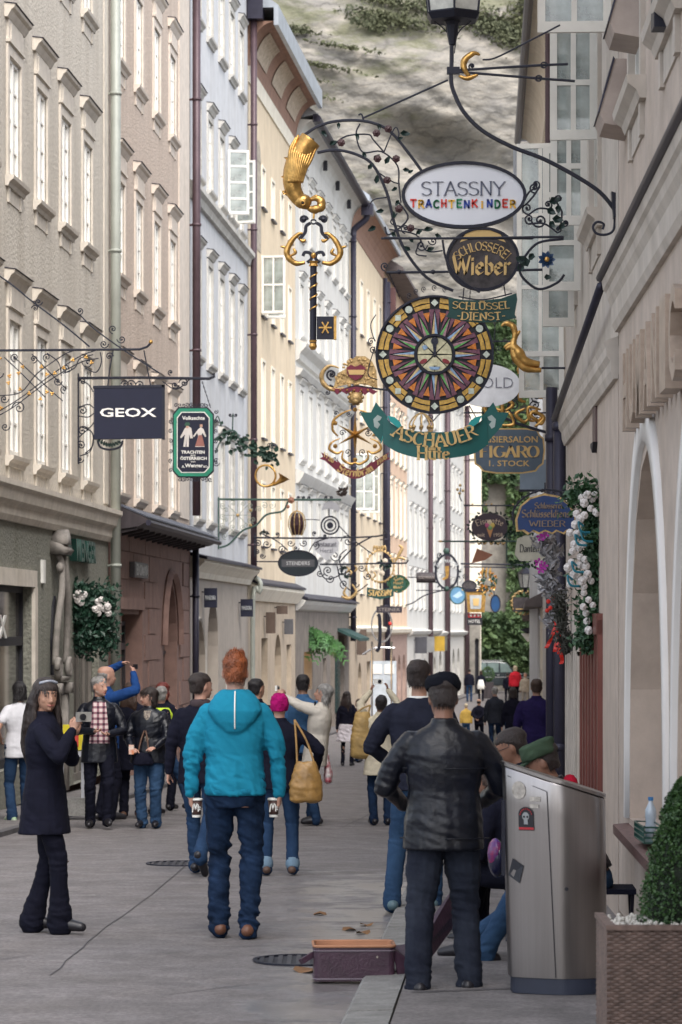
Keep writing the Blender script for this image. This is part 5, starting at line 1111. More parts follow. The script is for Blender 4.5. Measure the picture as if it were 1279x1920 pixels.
for sx_ in (-1,1): piece([(815 + sx_ * (21 + 8*math.cos(R(t))),678 + 6*math.sin(R(t) + .4)) for t in range(0,360,40)], 'red', -.03)
piece([(790,650),(798,646),(803,653),(795,658)], 'blue', -.03)
# bar above, chains
s.wire([(725,511),(880,509),(1035,505)],2.6, 'bracket', sm=False); s.spiral(722,499,9,90,1.4,1.5); s.rose(748,510,5, 'boss', M_iron); s.rose(812,510,5, 'boss', M_iron)
s.chain(730,513,750,560); s.chain(985,508,930,640) if False else s.chain(884,512,880,575)
for (x, y) in ((768,560),(781,552),(795,548),(815,545),(835,548)): s.spiral(x, y - 6,6,90,1.3,.8)
s.spiral(700,655,9,0,1.4,1); s.spiral(696,640,8,0,-1.4,1); s.wire([(705,590),(695,610),(703,640)],1); s.wire([(703,650),(690,700),(708,712)],1)
s.chain(754,770,745,800); s.chain(878,770,887,800)
s.done()

# ---- green hat banner
s = Sign('hat_shop_banner', 'dark green curved banner with gold hat shop name hanging under the stained glass wheel', 'sign', 815,825, YW - .3)
M_bann = mat('banner_green', (.004,.095,.088),.45, var=.05); M_bannl = mat('banner_turquoise', (.01,.30,.29),.4, var=.05)
up = crom([Vector((718,778,0)), Vector((740,798,0)), Vector((775,808,0)), Vector((815,811,0)), Vector((855,808,0)), Vector((892,796,0)), Vector((912,780,0))],5)
lo = crom([Vector((718,831,0)), Vector((745,848,0)), Vector((780,858,0)), Vector((817,861,0)), Vector((855,858,0)), Vector((890,850,0)), Vector((916,833,0))],5)
mb = s.m('banner', M_bann); vs = []
for j, (a, b) in enumerate(zip(up, lo)): d = -.05*math.cos((a.x - 815) / 70); vs += [s.q(a.x, a.y, d), s.q(b.x, b.y, d), s.q(b.x, b.y, d + .012), s.q(a.x, a.y, d + .012)]
kN = len(up); mb.add(vs, [(4*i + e, 4*i + (e + 1) % 4,4*i + 4 + (e + 1) % 4,4*i + 4 + e) for i in range(kN - 1) for e in range(4)] + [(0,1,2,3),(4*kN - 4,4*kN - 3,4*kN - 2,4*kN - 1)])
for sx_ in (-1,1):
    X = lambda x: 815 + sx_ * (x - 815)
    s.plate([(X(914),830),(X(905),790),(X(903),782),(X(925),754),(X(934),773),(X(955),773),(X(940),800)][:: 1], 'banner_tail#%d' % sx_, M_bann, .0,.02)
    s.plate([(X(876),802),(X(880),792),(X(890),783),(X(903),780),(X(898),792),(X(884),803)], 'banner_fold#%d' % sx_, M_bannl, -.06,-.045)
    s.wire([(X(903),781),(X(908),805),(X(916),831)],.8, 'banner_fold', M_bannl)
    s.plate([(X(914),782),(X(922),778),(X(930),786),(X(928),800),(X(922),804),(X(917),796),(X(922),790),(X(917),788)], 'hat_emblem#%d' % sx_, mat('silver_emblem', (.35,.42,.40),.5),-.004,0)
s.pen('ASCHAUER', 815,826,158,24, mt=M_goldp, arc=150, wd=.2, nib=(5,.5), serif=.12, slab=.12, y=-.052, t=.012); s.pen('Hüte', 812,850,62,24, mt=M_goldp, wd=.2, nib=(5,.5), serif=.1, slab=.12, y=-.052, t=.012)
s.done()

# ---- white oval behind wheel
s = Sign('white_oval_sign', 'white oval sign with thin grey capitals half hidden behind the stained glass wheel', 'sign', 918,722,34.0)
s.oval(912,723,64,40, 'board', mat('oval_white', (.74,.74,.76),.4)); s.text('GOLD', 922,718,80,20, mt=mat('grey_thin', (.2,.2,.24),.5), bold=-.012); s.wire([(925,560),(928,620),(922,685)],.9, 'bracket'); s.wire([(918,640),(990,640)],1.5, 'bracket')
s.spiral(932,700,9,-90,1.4,.9); s.spiral(922,648,7,90,1.4,.8); s.spiral(936,655,8,90,1.4,.8); s.done()
# ---- gilded rocaille bracket
s = Sign('gilded_bracket', 'large gilded leaf bracket reaching out below the open white casements', 'bracket', 960,690,29.5)
s.acanth([(940,612),(948,606),(962,612),(966,630),(960,648)],9); s.acanth([(948,655),(960,650),(972,660),(985,678),(1012,683)],15); s.acanth([(975,620),(963,640),(966,668),(985,690),(1015,694)],12); s.acanth([(945,652),(955,645),(962,648)],6)
s.wire([(1015,690),(1060,690)],2.2, 'bracket'); s.m('finial', M_gold).ball(s.q(1070,708),6*s.k); s.m('finial').ball(s.q(1068,720),7*s.k); s.m('finial').ball(s.q(1072,697),4*s.k); s.done()
# ---- gilded scrollwork panel behind
s = Sign('gilded_scrollwork', 'dense gold and black scrollwork bracket above the grey-blue hairdresser sign', 'bracket', 975,760,37.0)
r_ = random.Random(3)
for i in range(30):
    x, y = r_.uniform(925,1020), r_.uniform(700,790)
    if y < 740 and x < 975: x += 40
    a = r_.uniform(0,6.28); L_ = r_.uniform(14,30); c1 = (x, y); s.acanth([c1,(x + L_ * .5*math.cos(a), y + L_ * .5*math.sin(a)),(x + L_ * math.cos(a + .9), y + L_ * math.sin(a + .9)),(x + L_ * .7*math.cos(a + 1.8), y + L_ * .7*math.sin(a + 1.8))], r_.uniform(4,7))
for i in range(10): s.spiral(r_.uniform(935,1020), r_.uniform(710,788), r_.uniform(7,13), r_.uniform(0,360),1.4,1.3)
s.wire([(870,774),(1030,774)],1.5, 'bracket'); s.wire([(915,760),(960,790),(1040,815)],3, 'bracket'); s.wire([(1030,735),(990,740),(955,760),(968,790)],1.6); s.wire([(900,738),(1035,720)],1.2, 'bracket'); s.done()
# ---- hairdresser sign
s = Sign('hairdresser_sign', 'grey-blue hairdresser sign with cut corners, gold edge and gold capitals', 'sign', 955,845,38.0)
M_gb = mat('grey_blue_board', (.085,.12,.165),.5, var=.12, scale=4)
out = [(900,806),(925,803),(985,803),(1008,806),(1013,816),(1020,822),(1022,845),(1019,870),(1012,875),(1005,884),(980,888),(930,888),(905,884),(898,875),(890,870),(888,845),(890,822),(897,816)]
s.plate(out, 'gilt_edge', M_goldp, -.015,.02); s.plate([(955 + (x - 955)*.955,845.5 + (y - 845.5)*.94) for x, y in out], 'board', M_gb, -.02,-.0151)
s.text('FRISIERSALON', 954,824,108,12, mt=M_goldp, bold=.012); s.text('1. STOCK', 955,869,76,11, mt=M_goldp, bold=.012)
s.pen('FIGARO', 955,847,112,22, mt=M_goldp, wd=.26, nib=(2,.12), serif=0)
s.wire([(905,806),(880,760)],1.0, 'chain'); s.wire([(1005,806),(1015,780)],1.0, 'chain'); s.done()
s = Sign('blank_sign', 'plain slate-blue rectangular sign half hidden below the hairdresser sign', 'sign', 1000,895,40.0)
s.plate([(975,862),(1024,862),(1024,920),(975,920)], 'board', mat('slate_board', (.17,.22,.28),.5)); s.plate([(973,918),(1026,918),(1026,922),(973,922)], 'rim', M_iron, -.03,.03); s.done()
# ---- blue arched locksmith sign
s = Sign('blue_locksmith_sign', 'royal blue arched sign with gold rim and faded gold letters', 'sign', 1022,965,26.8)
ap = [(968,997),(966,975),(975,948),(993,933),(1020,925),(1048,930),(1068,945),(1080,968),(1082,990),(1078,1000),(1066,995),(1058,1002),(1044,996),(1036,1002),(1022,996),(1010,1002),(998,996),(990,1003),(980,996)]
s.plate(ap, 'gilt_edge', M_goldd, -.015,.02); s.plate([(1023 + (x - 1023)*.93,965 + (y - 965)*.90) for x, y in ap], 'board', mat('royal_blue', (.006,.035,.14),.4, var=.12, scale=6),-.02,-.0151)
Mfg = mat('faded_gold', (.22,.16,.12),.6)
s.pen('Schlosserei', 1028,948,52,11, mt=Mfg, wd=.2, nib=(35,.3), serif=0); s.pen('Schlüsseldienst', 1026,963,96,14, mt=Mfg, wd=.2, nib=(35,.3), serif=0); s.pen('WIEBER', 1026,982,68,11, mt=Mfg, wd=.2, nib=(5,.4), serif=.1)
s.wire([(964,985),(962,960),(975,940),(995,926),(1022,918),(1050,922),(1072,938)],2.0)
for i in range(15): a = R(180 + i*12); x, y = 1022 + 61*math.cos(a),972 + 52*math.sin(a); s.spiral(x, y, 4, i*40,1.2,.9, ball=False)
s.wire([(1022,905),(1022,925)],1.5); s.done()
s = Sign('small_white_sign', 'rounded cream sign with handwritten black name under the blue arched sign', 'sign', 1000,1028,42.0)
s.plate([(970,1010),(985,1004),(1030,1004),(1040,1012),(1040,1045),(1028,1052),(975,1052),(965,1040)], 'board', mat('cream_board', (.50,.49,.42),.5)); s.pen('Danten', 992,1028,36,14, mt=M_iron, wd=.12, nib=(30,.4), serif=0)
r_ = random.Random(9)
for i in range(60): x = r_.uniform(955,1045); y = (1000 if r_.random() < .45 else 1056) + r_.gauss(0,4); s.leaf(x, y, 9, r_.uniform(0,360), 'leaf_garland', mat('dark_garland', (.02,.05,.025),.7), asp=.7)
s.done()

# ---- Sternbraeu
s = Sign('brewery_sign', 'gilded brewery sign with crown, six-pointed gold star and wine-red ribbon', 'sign', 665,735,45.0)
M_wine = mat('wine_red', (.16,.010,.035),.5, var=.08)
s.m('crest', M_goldd)
top = [(625,728),(633,700),(648,692),(655,678),(668,668),(685,668),(698,678),(706,695),(708,728),(690,722),(665,719),(645,722)]
s.plate(top, 'crest', M_goldd, -.02,.03)
r_ = random.Random(2)
for i in range(70):
    x, y = r_.uniform(628,704), r_.uniform(672,724)
    if (x - 668) ** 2 / 38 ** 2 + (y - 712) ** 2 / 42 ** 2 < 1.05: s.m('crest').ball(s.q(x, y, -.02),(r_.uniform(2,4) * s.k, 2*s.k, r_.uniform(2,4) * s.k),6,4)
s.plate([(650,690),(658,684),(666,688),(676,684),(686,690),(683,702),(678,708),(667,714),(656,708),(651,700)], 'shield', M_wine, -.05,-.03); s.plate([(652,694),(684,694),(682,703),(655,703)], 'shield_emblem', M_goldp, -.055,-.05)
s.acanth([(636,690),(618,686),(604,700),(606,718),(622,730),(645,728)],7, 'crest', M_goldd); s.spiral(622,702,11,90,1.5,2); s.spiral(614,736,6,-90,1.3,1.1)
s.wire([(618,722),(640,730),(668,724),(700,728),(760,732),(1010,733)],2.0, 'bracket')
s.plate([(620,728),(645,729),(668,725),(695,729),(708,734),(700,740),(692,735),(684,741),(676,733),(668,739),(660,732),(650,739),(641,734),(632,740)], 'fringe', M_wine, -.03,.02)
for x in (626,638,651,664,677,690): s.m('bosses', M_gold).ball(s.q(x, 732,-.04),2.2*s.k, 8,5)
s.m('lion_mask', M_goldd, True).ball(s.q(667,747,-.02),(12*s.k, 8*s.k, 12*s.k),12,8); s.m('lion_mask').ball(s.q(667,753,-.06),(6*s.k, 5*s.k, 5*s.k)); 
for i in range(10): a = i*.628; s.m('lion_mask').ball(s.q(667 + 12*math.cos(a),745 + 12*math.sin(a),0),4.2*s.k, 6,4)
for i in range(6):
    a = R(90 + i*60); L_ = 42 if i % 3 == 0 else 40
    if i % 3 == 0: L_ = 44
    c_ = s.q(666,815,-.05); tp = s.q(666 + L_ * math.cos(a) * (1 if i % 3 else 1),815 - L_ * math.sin(a),-.0); wv = 5*s.k
    p1 = s.q(666 + 7*math.cos(a + .52),815 - 7*math.sin(a + .52),0); p2 = s.q(666 + 7*math.cos(a - .52),815 - 7*math.sin(a - .52),0)
    s.m('star', M_gold).add([c_, p1, tp, p2, s.q(666,815,.03)],[(0,1,2),(0,2,3),(4,2,1),(4,3,2)]); s.m('star').ball(s.q(666 + (L_ + 3) * math.cos(a),815 - (L_ + 3) * math.sin(a),0),4.3*s.k, 8,6)
for sx_ in (-1,1):
    X = lambda x: 666 + sx_ * (x - 666)
    s.acanth([(X(672),768),(X(690),775),(X(706),788),(X(708),806),(X(698),818)],4); s.acanth([(X(694),822),(X(710),830),(X(714),842),(X(700),850),(X(690),845)],4); s.acanth([(X(688),845),(X(690),860),(X(675),870),(X(664),866)],4)
    s.spiral(X(690),812,7,0,1.3*sx_, .9); s.spiral(X(702),775,5,0,1.3*sx_, .9); s.spiral(X(680),848,8,90,1.3*sx_, 1); s.spiral(X(678),776,6,0,-1.3*sx_, .9); s.spiral(X(704),860,5,0,-1.3*sx_, .8)
    s.m('ribbon', M_wine).prism([(lambda v: (v.x, v.z))(s.q(X(a), b)) for a, b in [(697,868),(722,852),(730,848),(726,856),(733,860),(722,864),(700,884),(690,890)]],-.01,.02)
rib = [(X_, 872 + 18 * (1 - ((X_ - 666) / 32) ** 2)) for X_ in range(632,701,6)]
s.plate([(x, y - 8 - 0) for x, y in rib] + [(x, y + 8) for x, y in rib[::-1]], 'ribbon', M_wine, -.03,-.012)
s.pen('Sternbräu', 666,886,66,15, mt=M_goldp, arc=48, wd=.24, nib=(40,.3), serif=0, y=-.032); s.pen('1720', 616,858,19,9, mt=M_goldp, wd=.2, nib=(10,.5), serif=0, rise=-.75); s.pen('1978', 716,862,19,9, mt=M_goldp, wd=.2, nib=(10,.5), serif=0, rise=.75)
s.done()
# gold crown sign below wheel
s = Sign('crown_sign', 'small gilded openwork crown hanging just under the stained glass wheel', 'sign', 790,795,50.0)
for i in range(8):
    a = R(i*45); s.m('crown', M_goldd).tube(crom([s.q(790 + 20*math.cos(a),808,20*s.k * math.sin(a)), s.q(790 + 22*math.cos(a),795,22*s.k * math.sin(a)), s.q(790 + 12*math.cos(a),780,12*s.k * math.sin(a)), s.q(790,774)],4),1.5*s.k, 5); s.m('crown').ball(s.q(790 + 20*math.cos(a),801,20*s.k * math.sin(a)),4*s.k, 6,4)
s.wire([(768,806),(779,811),(801,811),(812,806)],2.2, 'crown'); s.wire([(790,740),(790,775)],1, 'chain'); s.S(812,790,850,770,8,8,1.2); s.done()

# ---- left side: GEOX and its bracket
s = Sign('scroll_bracket', 'long black scrollwork bracket with gilt rosettes coming in from the left edge', 'bracket', 140,656,34.0)
s.wire([(-150,659),(0,657),(150,656),(262,655),(276,650),(282,644)],2.4, 'bar', sm=False); s.m('gilt_bud', M_gold).ball(s.q(283,641),4*s.k)
s.wire([(-150,425),(0,518),(60,565),(120,610),(168,650)],1.6, 'stay'); s.spiral(72,566,8,0,1.4,1.2); s.spiral(66,578,7,180,1.4,1.1)
s.wire([(150,590),(175,615),(230,655),(300,700)],1.4, 'stay'); s.spiral(150,583,7,90,-1.3,1.1)
for (x, y, r0_, a, t_) in [(212,617,9,90,1.4),(228,636,9,180,-1.4),(195,645,9,0,1.5),(205,668,8,0,-1.4),(28,670,9,90,1.5),(63,673,8,90,-1.5),(88,670,9,90,1.4),(108,715,9,0,1.5),(125,690,10,0,1.4),(8,748,9,0,1.4),(36,765,14,180,1.5),(10,800,9,0,1.3),(120,730,8,90,1.3),(-5,700,12,0,1.4),(165,680,12,200,-1.2)]: s.spiral(x, y, r0_, a, t_, 1.1)
for a in [[(180,657),(150,668),(100,700),(40,745),(0,770)],[(185,672),(150,680),(90,715),(30,760),(0,778)],[(25,668),(60,700),(110,745),(118,752)],[(60,664),(90,695),(125,730)],[(88,662),(110,680),(115,705)],[(8,670),(40,700),(85,745)],[(118,700),(140,690),(150,672),(175,665)],[(0,742),(40,735),(70,700),(120,665),(140,657)],[(160,690),(180,698),(190,680),(188,660)]]: s.wire(a, 1.1)
for (x, y) in [(43,688),(78,688),(88,702),(103,700),(35,700),(38,730),(55,738),(76,748),(88,735),(98,738),(137,675),(120,690),(162,670),(172,680),(0,672),(2,765),(18,705),(16,718)]:
    for q_ in range(3): a = q_ * 2.1 + x; s.m('gilt_rosettes', M_gold).ball(s.q(x + 2.2*math.cos(a), y + 2.2*math.sin(a),-.01),2.1*s.k, 6,4)
s.done()
s = Sign('shoe_shop_sign', 'square navy-black shoe shop sign with white capitals', 'sign', 242,775,34.0)
M_navy = mat('navy_board', (.010,.012,.032),.8, var=.08)
s.plate([(177,727),(306,725),(306,822),(177,824)], 'board', M_navy, -.05,.05); s.text('GEOX', 241,774,106,17, mt=mat('bright_letter', (.85,.82,.78),.5), bold=.02, y=-.051)
s.plate([(175,724),(308,722),(308,727),(175,729)], 'frame', M_iron, -.055,.055); s.plate([(304,722),(309,722),(309,824),(304,824)], 'frame', M_iron, -.055,.055)
s.wire([(212,658),(206,690),(202,726)],1.3, 'hanger', sm=False); s.wire([(270,657),(277,695),(283,724)],1.3, 'hanger', sm=False); s.done()
s = Sign('scroll_bracket', 'black flat bar bracket with curled scrolls carrying the green costume sign', 'bracket', 300,708,46.0)
s.wire([(143,709),(270,708),(392,710),(402,706),(400,700)],2.8, 'bar', sm=False); s.wire([(147,700),(147,870)],1.6, 'wall_plate', sm=False)
for (x, y, r0_, a, t_) in [(155,716,7,180,1.4),(155,770,11,180,1.4),(155,808,11,0,-1.4),(152,835,10,180,1.5),(150,862,7,0,1.4),(245,720,9,0,-1.2),(263,722,9,180,1.2),(328,722,8,0,1.4),(345,718,10,180,1.4),(320,698,6,90,1.2),(235,720,8,180,1.4)]: s.spiral(x, y, r0_, a, t_, 1.2)
for a in [[(147,712),(165,720),(175,735)],[(148,765),(165,758),(176,765)],[(148,780),(165,782),(176,775)],[(148,820),(170,800),(176,792)],[(150,855),(170,845),(176,815)],[(305,715),(330,730),(355,712)],[(150,800),(172,810),(174,835),(160,850)]]: s.wire(a, 1.2)
s.wire([(183,825),(188,838),(205,843),(225,838),(230,826)],2.2)
for i in range(9): s.leaf(184 + i*5.5,830 + 9*math.sin(i*.38),10,-60 - i*12, asp=.6)
s.done()
s = Sign('costume_shop_sign', 'tall dark sign framed in bright green with a painted couple in folk costume', 'sign', 362,828,46.0)
M_grf = mat('bright_green_frame', (.01,.22,.13),.4, var=.08)
oc = [(336,766),(388,766),(399,778),(399,882),(388,893),(336,893),(326,882),(326,778)]
s.plate(oc, 'green_frame', M_grf, -.02,.03); s.plate([(362.5 + (x - 362.5)*1.06,829.5 + (y - 829.5)*1.04) for x, y in oc], 'rim', M_iron, -.01,.04)
sc_ = lambda f, g_: [(362.5 + (x - 362.5) * f, 829.5 + (y - 829.5) * g_) for x, y in oc]
s.plate(sc_(.84,.90), 'white_line', M_white, -.023,-.02); s.plate(sc_(.80,.875), 'board', M_navy, -.026,-.023)
Wt = M_white; yy = -.0265
s.text('Volksechte', 363,784,42,7, y=yy, bold=.02); s.text('TRACHTEN', 362,848,44,6, y=yy, bold=.03); s.text('aus', 362,854,9,3, y=yy); s.text('ÖSTERREICH', 363,859,50,7, y=yy, bold=.03); s.text('von', 362,866,9,3, y=yy); s.text('Wenger', 364,874,34,9, y=yy, bold=.03); s.text('A.', 344,875,6,5, y=yy, bold=.02); s.text('&Co', 386,875,9,4, y=yy, bold=.02)
pm_ = mat('painted_figure', (.62,.58,.55),.6)
for poly, mm in [([(347,803),(353,799),(359,803),(362,822),(357,822),(355,814),(354,838),(350,838),(350,824),(348,838),(344,838),(347,815),(340,822),(338,820)], pm_),([(372,805),(377,801),(382,805),(387,818),(385,820),(380,812),(378,816),(384,838),(366,838),(372,818),(370,812),(364,820),(362,818)], pm_),([(373,816),(379,816),(384,837),(366,837)], mat('painted_red_stripe', (.30,.12,.10),.6)),([(346,797),(349,792),(355,792),(357,797),(354,799),(349,799)], mat('painted_dark_green', (.02,.08,.05),.6)),([(375,796),(380,796),(380,801),(375,801)], mat('painted_skin', (.5,.3,.22),.6)),([(349,799),(354,799),(354,803),(349,803)], mat('painted_skin', (.5,.3,.22),.6))]:
    s.plate(poly, 'painted_figure#%d' % len(s.mbs), mm, yy - .003 - len(s.mbs)*.0003, yy)
for i in range(30):
    t = i / 30; 
    if t < .3: x, y = 330 + 64*t / .3,760
    elif t < .5: x, y = 405,772 + 110 * (t - .3) / .2
    elif t < .8: x, y = 394 - 64 * (t - .5) / .3,899
    else: x, y = 320,882 - 110 * (t - .8) / .2
    s.spiral(x, y, 4.6, i*75,1.3 * (1 if i % 2 else -1),.9, ball=False)
s.chain(379,715,395,765); s.done()
# ---- leafy branch with hunting horn
s = Sign('hunting_horn_sign', 'gilded coiled hunting horn hanging from a leafy iron branch', 'sign', 505,880,60.0)
s.wire([(400,826),(420,812),(440,808),(452,828),(475,845),(500,858),(515,862)],1.8, 'branch', M_irong); s.wire([(436,808),(437,775)],1.3, 'branch'); s.spiral(432,778,4,0,1.3,.9); s.spiral(442,778,4,180,-1.3,.9)
s.wire([(400,800),(408,780),(415,800)],1.2, 'branch'); s.wire([(404,850),(412,830),(425,815)],1.4, 'branch'); s.spiral(405,868,7,0,1.4,.9)
r_ = random.Random(21)
for i in range(85):
    t = r_.random(); x = 415 + 105*t; y = 806 + 56*t ** .8 + r_.gauss(0,8) * (1.3 - t*.5); s.leaf(x, y, r_.uniform(8,14), r_.uniform(0,360), 'leaves', mat('vine_leaf_green', (.018,.05,.035),.6), asp=.8, d=r_.uniform(-.1,.1))
for x in (506,510,514): s.spiral(x, 835,6,90,1.3,.9)
s.wire([(510,828),(510,866)],1, 'branch')
s.m('horn', M_gold, True)
cc = [s.q(498 + 19*math.cos(R(a)),892 + 20*math.sin(R(a)),.01*a / 360) for a in range(-40,340,18)]; s.m('horn').tube(cc, 2.0*s.k, 8)
s.m('horn').tube(crom([s.q(500,912), s.q(515,908), s.q(528,900), s.q(533,893)],5),[s.k * (2.2 + 11 * (i / 15) ** 2.6) for i in range(16)],14, cap=False); s.done()

# ---- green bracket group on the left
s = Sign('green_scroll_bracket', 'pale green wrought bracket with fine spiral filling and gilt centres', 'bracket', 480,937,67.0)
s.wire([(410,932),(410,1030)],1.6, 'bar', M_irong, sm=False); s.wire([(408,936),(520,937),(640,937)],2.2, 'bar', M_irong, sm=False)
s.wire([(412,1027),(430,1020),(455,995),(480,985),(500,965),(530,958),(540,940)],2.0, 'bar', M_irong)
M_irp = mat('pale_green_wire', (.22,.25,.20),.5)
for i in range(8): a = R(i*45); s.wire([(446,966),(446 + 26*math.cos(a),966 + 26*math.sin(a))],.6, 'spiral_filling', M_irp, sm=False); s.spiral(446 + 24*math.cos(a + .4),966 + 24*math.sin(a + .4),6, i*45,1.3,.6, 'spiral_filling', M_irp)
for (x, y) in [(418,948),(418,985),(422,1005),(436,1000),(470,948),(475,975),(486,955),(496,948),(418,968),(462,985),(510,948)]: s.spiral(x, y, 7, x*7,1.4,.6, 'spiral_filling', M_irp)
s.m('gilt_centres', M_goldd).ball(s.q(446,966),3.4*s.k); s.m('gilt_centres').ball(s.q(470,957),3*s.k); s.m('gilt_centres').ball(s.q(470,985),3*s.k)
s.rose(546,938,7, 'terracotta_rosette', mat('terracotta', (.3,.13,.08),.6)); s.rose(540,950,4, 'terracotta_rosette'); 
for x in (560,570,580,612,622): s.spiral(x, 933,4,90,1.2,.9)
for i in range(16): s.leaf(644 + rnd.uniform(-8,8),925 + rnd.uniform(-6,6),10, rnd.uniform(180,360), 'leaves', mat('dry_brown_leaf', (.05,.035,.03),.7), asp=.6)
s.wire([(526,958),(527,975)],.8, 'tassel', M_goldd); s.done()
s = Sign('wire_barrel_lamp', 'small dark glass barrel in a brass cage hanging from the green bracket', 'sign', 557,982,67.0)
for i in range(10): a = R(i*36); s.m('cage', M_goldd).tube(crom([s.q(557,957), s.q(557 + 12*math.cos(a),965,12*s.k * math.sin(a)), s.q(557 + 16*math.cos(a),985,16*s.k * math.sin(a)), s.q(557 + 9*math.cos(a),1004,9*s.k * math.sin(a))],4),.9*s.k, 4)
s.m('barrel', mat('dark_red_glass', (.04,.02,.025),.2)).lathe([(6*s.k, s.q(0,962).z),(12*s.k, s.q(0,970).z),(14*s.k, s.q(0,985).z),(9*s.k, s.q(0,1003).z)],(s.q(557,0).x, 0,0),12); s.wire([(557,940),(557,958)],1, 'hanger', M_goldd); s.done()
s = Sign('ring_sign', 'round black and white target-like sign under a small grey banner', 'sign', 618,978,69.0)
s.oring(619,985,18,18,3); s.oring(619,985,12,12,2.4, 'inner_ring'); s.oval(619,985,6,6, 'hub', M_iron)
for i in range(16): a = R(i*22.5); s.wire([(619 + 6*math.cos(a),985 + 6*math.sin(a)),(619 + 15*math.cos(a),985 + 15*math.sin(a))],.7, 'spokes', M_white, sm=False)
s.wire([(617,938),(617,968)],1.3, 'hanger'); s.plate([(603,957),(607,944),(620,939),(634,945),(638,953),(634,961),(625,955),(614,954)], 'banner', mat('grey_metal_banner', (.3,.3,.32),.5)); s.done()
# ---- black oval and its bracket
s = Sign('black_oval_sign', 'black oval sign with a small silver scroll of capitals', 'sign', 560,1056,72.0)
s.oval(559,1056,36,23, 'board', mat('oval_black', (.010,.016,.022),.35)); s.oring(559,1056,38,25,2.5); s.plate([(528,1049),(590,1049),(590,1063),(528,1063)], 'silver_band', mat('dark_silver', (.10,.10,.11),.4,.5),-.025,-.02)
s.text('STENDERS', 559,1056,44,7, mt=mat('pale_silver', (.5,.5,.5),.4), y=-.027, bold=.01)
s.wire([(475,1008),(540,1009),(615,1009)],1.8, 'bracket', sm=False); s.wire([(480,1053),(522,1053)],1.3, 'bracket', sm=False); s.wire([(478,1000),(478,1045)],1.3, 'bracket', sm=False)
for (x, y, r0_, a, t_) in [(484,1019,8,180,1.4),(500,1020,9,0,1.4),(500,1000,6,90,1.4),(520,1002,5,90,-1.3),(545,1018,8,0,1.3),(570,1018,8,180,-1.3),(590,1000,5,90,1.3),(610,1005,4,90,1.3),(482,1035,6,180,1.4),(555,1028,6,0,1.3),(530,1030,9,90,1.4),(592,1022,8,90,-1.4),(492,1042,6,0,1.4)]: s.spiral(x, y, r0_, a, t_, 1.0)
s.wire([(490,1000),(520,1015),(540,1032)],1.1); s.wire([(615,1009),(590,1018),(580,1034)],1.1); s.wire([(545,988),(570,975),(600,975)],.9)
for i in range(6): s.leaf(494 + rnd.uniform(-6,6),997 + rnd.uniform(-4,4),8, rnd.uniform(0,360), asp=.6)
s.done()
s = Sign('grey_tavern_sign', 'pale grey heart-shaped tavern plaque hanging behind the black oval sign', 'sign', 611,1028,76.0)
s.plate([(588,1018),(592,1010),(632,1010),(636,1018),(634,1032),(622,1042),(612,1052),(602,1042),(590,1032)], 'board', mat('pale_grey_board', (.40,.40,.42),.5)); s.pen('Restaurant', 612,1020,38,9, mt=mat('grey_letter', (.14,.14,.16),.5), wd=.2, nib=(30,.4), serif=0); s.pen('Herzl', 612,1032,26,9, mt=MATS['grey_letter'], wd=.2, nib=(30,.4), serif=0) if 'z' in GL else s.text('Herzl', 612,1032,24,8, mt=MATS['grey_letter'])
s.done()
s = Sign('scroll_bracket', 'wide black scroll bracket with gilded tail below the grey tavern plaque', 'bracket', 660,1040,76.0)
s.wire([(597,1008),(650,1008),(700,1006),(722,1002),(724,996),(719,995)],1.6, 'bar'); s.wire([(600,1058),(650,1058),(725,1056),(762,1056),(766,1050)],1.7, 'bar', sm=False); s.wire([(635,985),(660,1010),(700,1040)],1.1, 'bar'); s.wire([(636,1055),(665,1025),(700,1005)],1.5)
for (x, y, r0_, a, t_) in [(652,1015,13,180,1.5),(628,1042,12,0,1.5),(615,1070,10,90,1.5),(640,1070,9,0,1.4),(655,1078,8,180,1.4),(678,1065,8,0,1.4),(690,1080,8,180,-1.4),(645,1095,9,90,1.4),(665,1095,9,0,1.4),(600,1075,8,0,1.3),(620,1085,9,180,-1.4)]: s.spiral(x, y, r0_, a, t_, 1.1, mt=None)
s.wire([(598,1060),(610,1085),(640,1075),(636,1045),(650,1030)],1.2); s.wire([(632,1060),(640,1090),(665,1110),(690,1095)],1.2)
for (x, y) in [(650,1062),(655,1068),(665,1060),(700,1072)]: s.acanth([(x, y),(x + 4, y + 6),(x, y + 12)],3, mt=M_goldd)
s.acanth([(660,1095),(668,1110),(655,1122),(640,1118)],5, mt=M_goldd); s.acanth([(650,1100),(645,1112),(652,1120)],4, mt=M_goldd)
for i in range(10): s.leaf(645 + rnd.uniform(-10,10),1070 + rnd.uniform(-6,10),9, rnd.uniform(0,360), asp=.6)
s.done()
# ---- small green ribbon sign with flower wreath
s = Sign('green_ribbon_sign', 'small dark green ribbon sign with gold capitals below a gilt flower wreath', 'sign', 713,1110,80.0)
s.plate([(688,1101),(713,1106),(738,1101),(738,1118),(713,1124),(688,1118)], 'ribbon', M_ribg); s.pen('STASSNY', 713,1112,44,11, arc=200, wd=.24, nib=(5,.5), serif=.1, y=-.024); s.oring(713,1062,26,30,2.2, 'gilt_wreath', M_goldd)
for i in range(26): a = i*.2417; s.m('gilt_wreath').ball(s.q(713 + 26*math.cos(a),1062 + 30*math.sin(a)),2.6*s.k, 6,4)
for (x, y) in [(700,1060),(706,1070),(722,1052),(716,1075),(698,1070)]: s.rose(x, y, 6, 'flowers', mat('cream_flower', (.6,.52,.42),.6))
for i in range(12): s.leaf(722 + rnd.uniform(-9,9),1058 + rnd.uniform(-10,10),10, rnd.uniform(0,360), asp=.7)
for i in range(5): s.acanth([(700 + i*6,1034),(702 + i*5,1024),(706 + i*3,1030)],3, 'gilt_wreath')
s.wire([(713,1090),(713,1104)],1.5, 'hanger'); s.done()
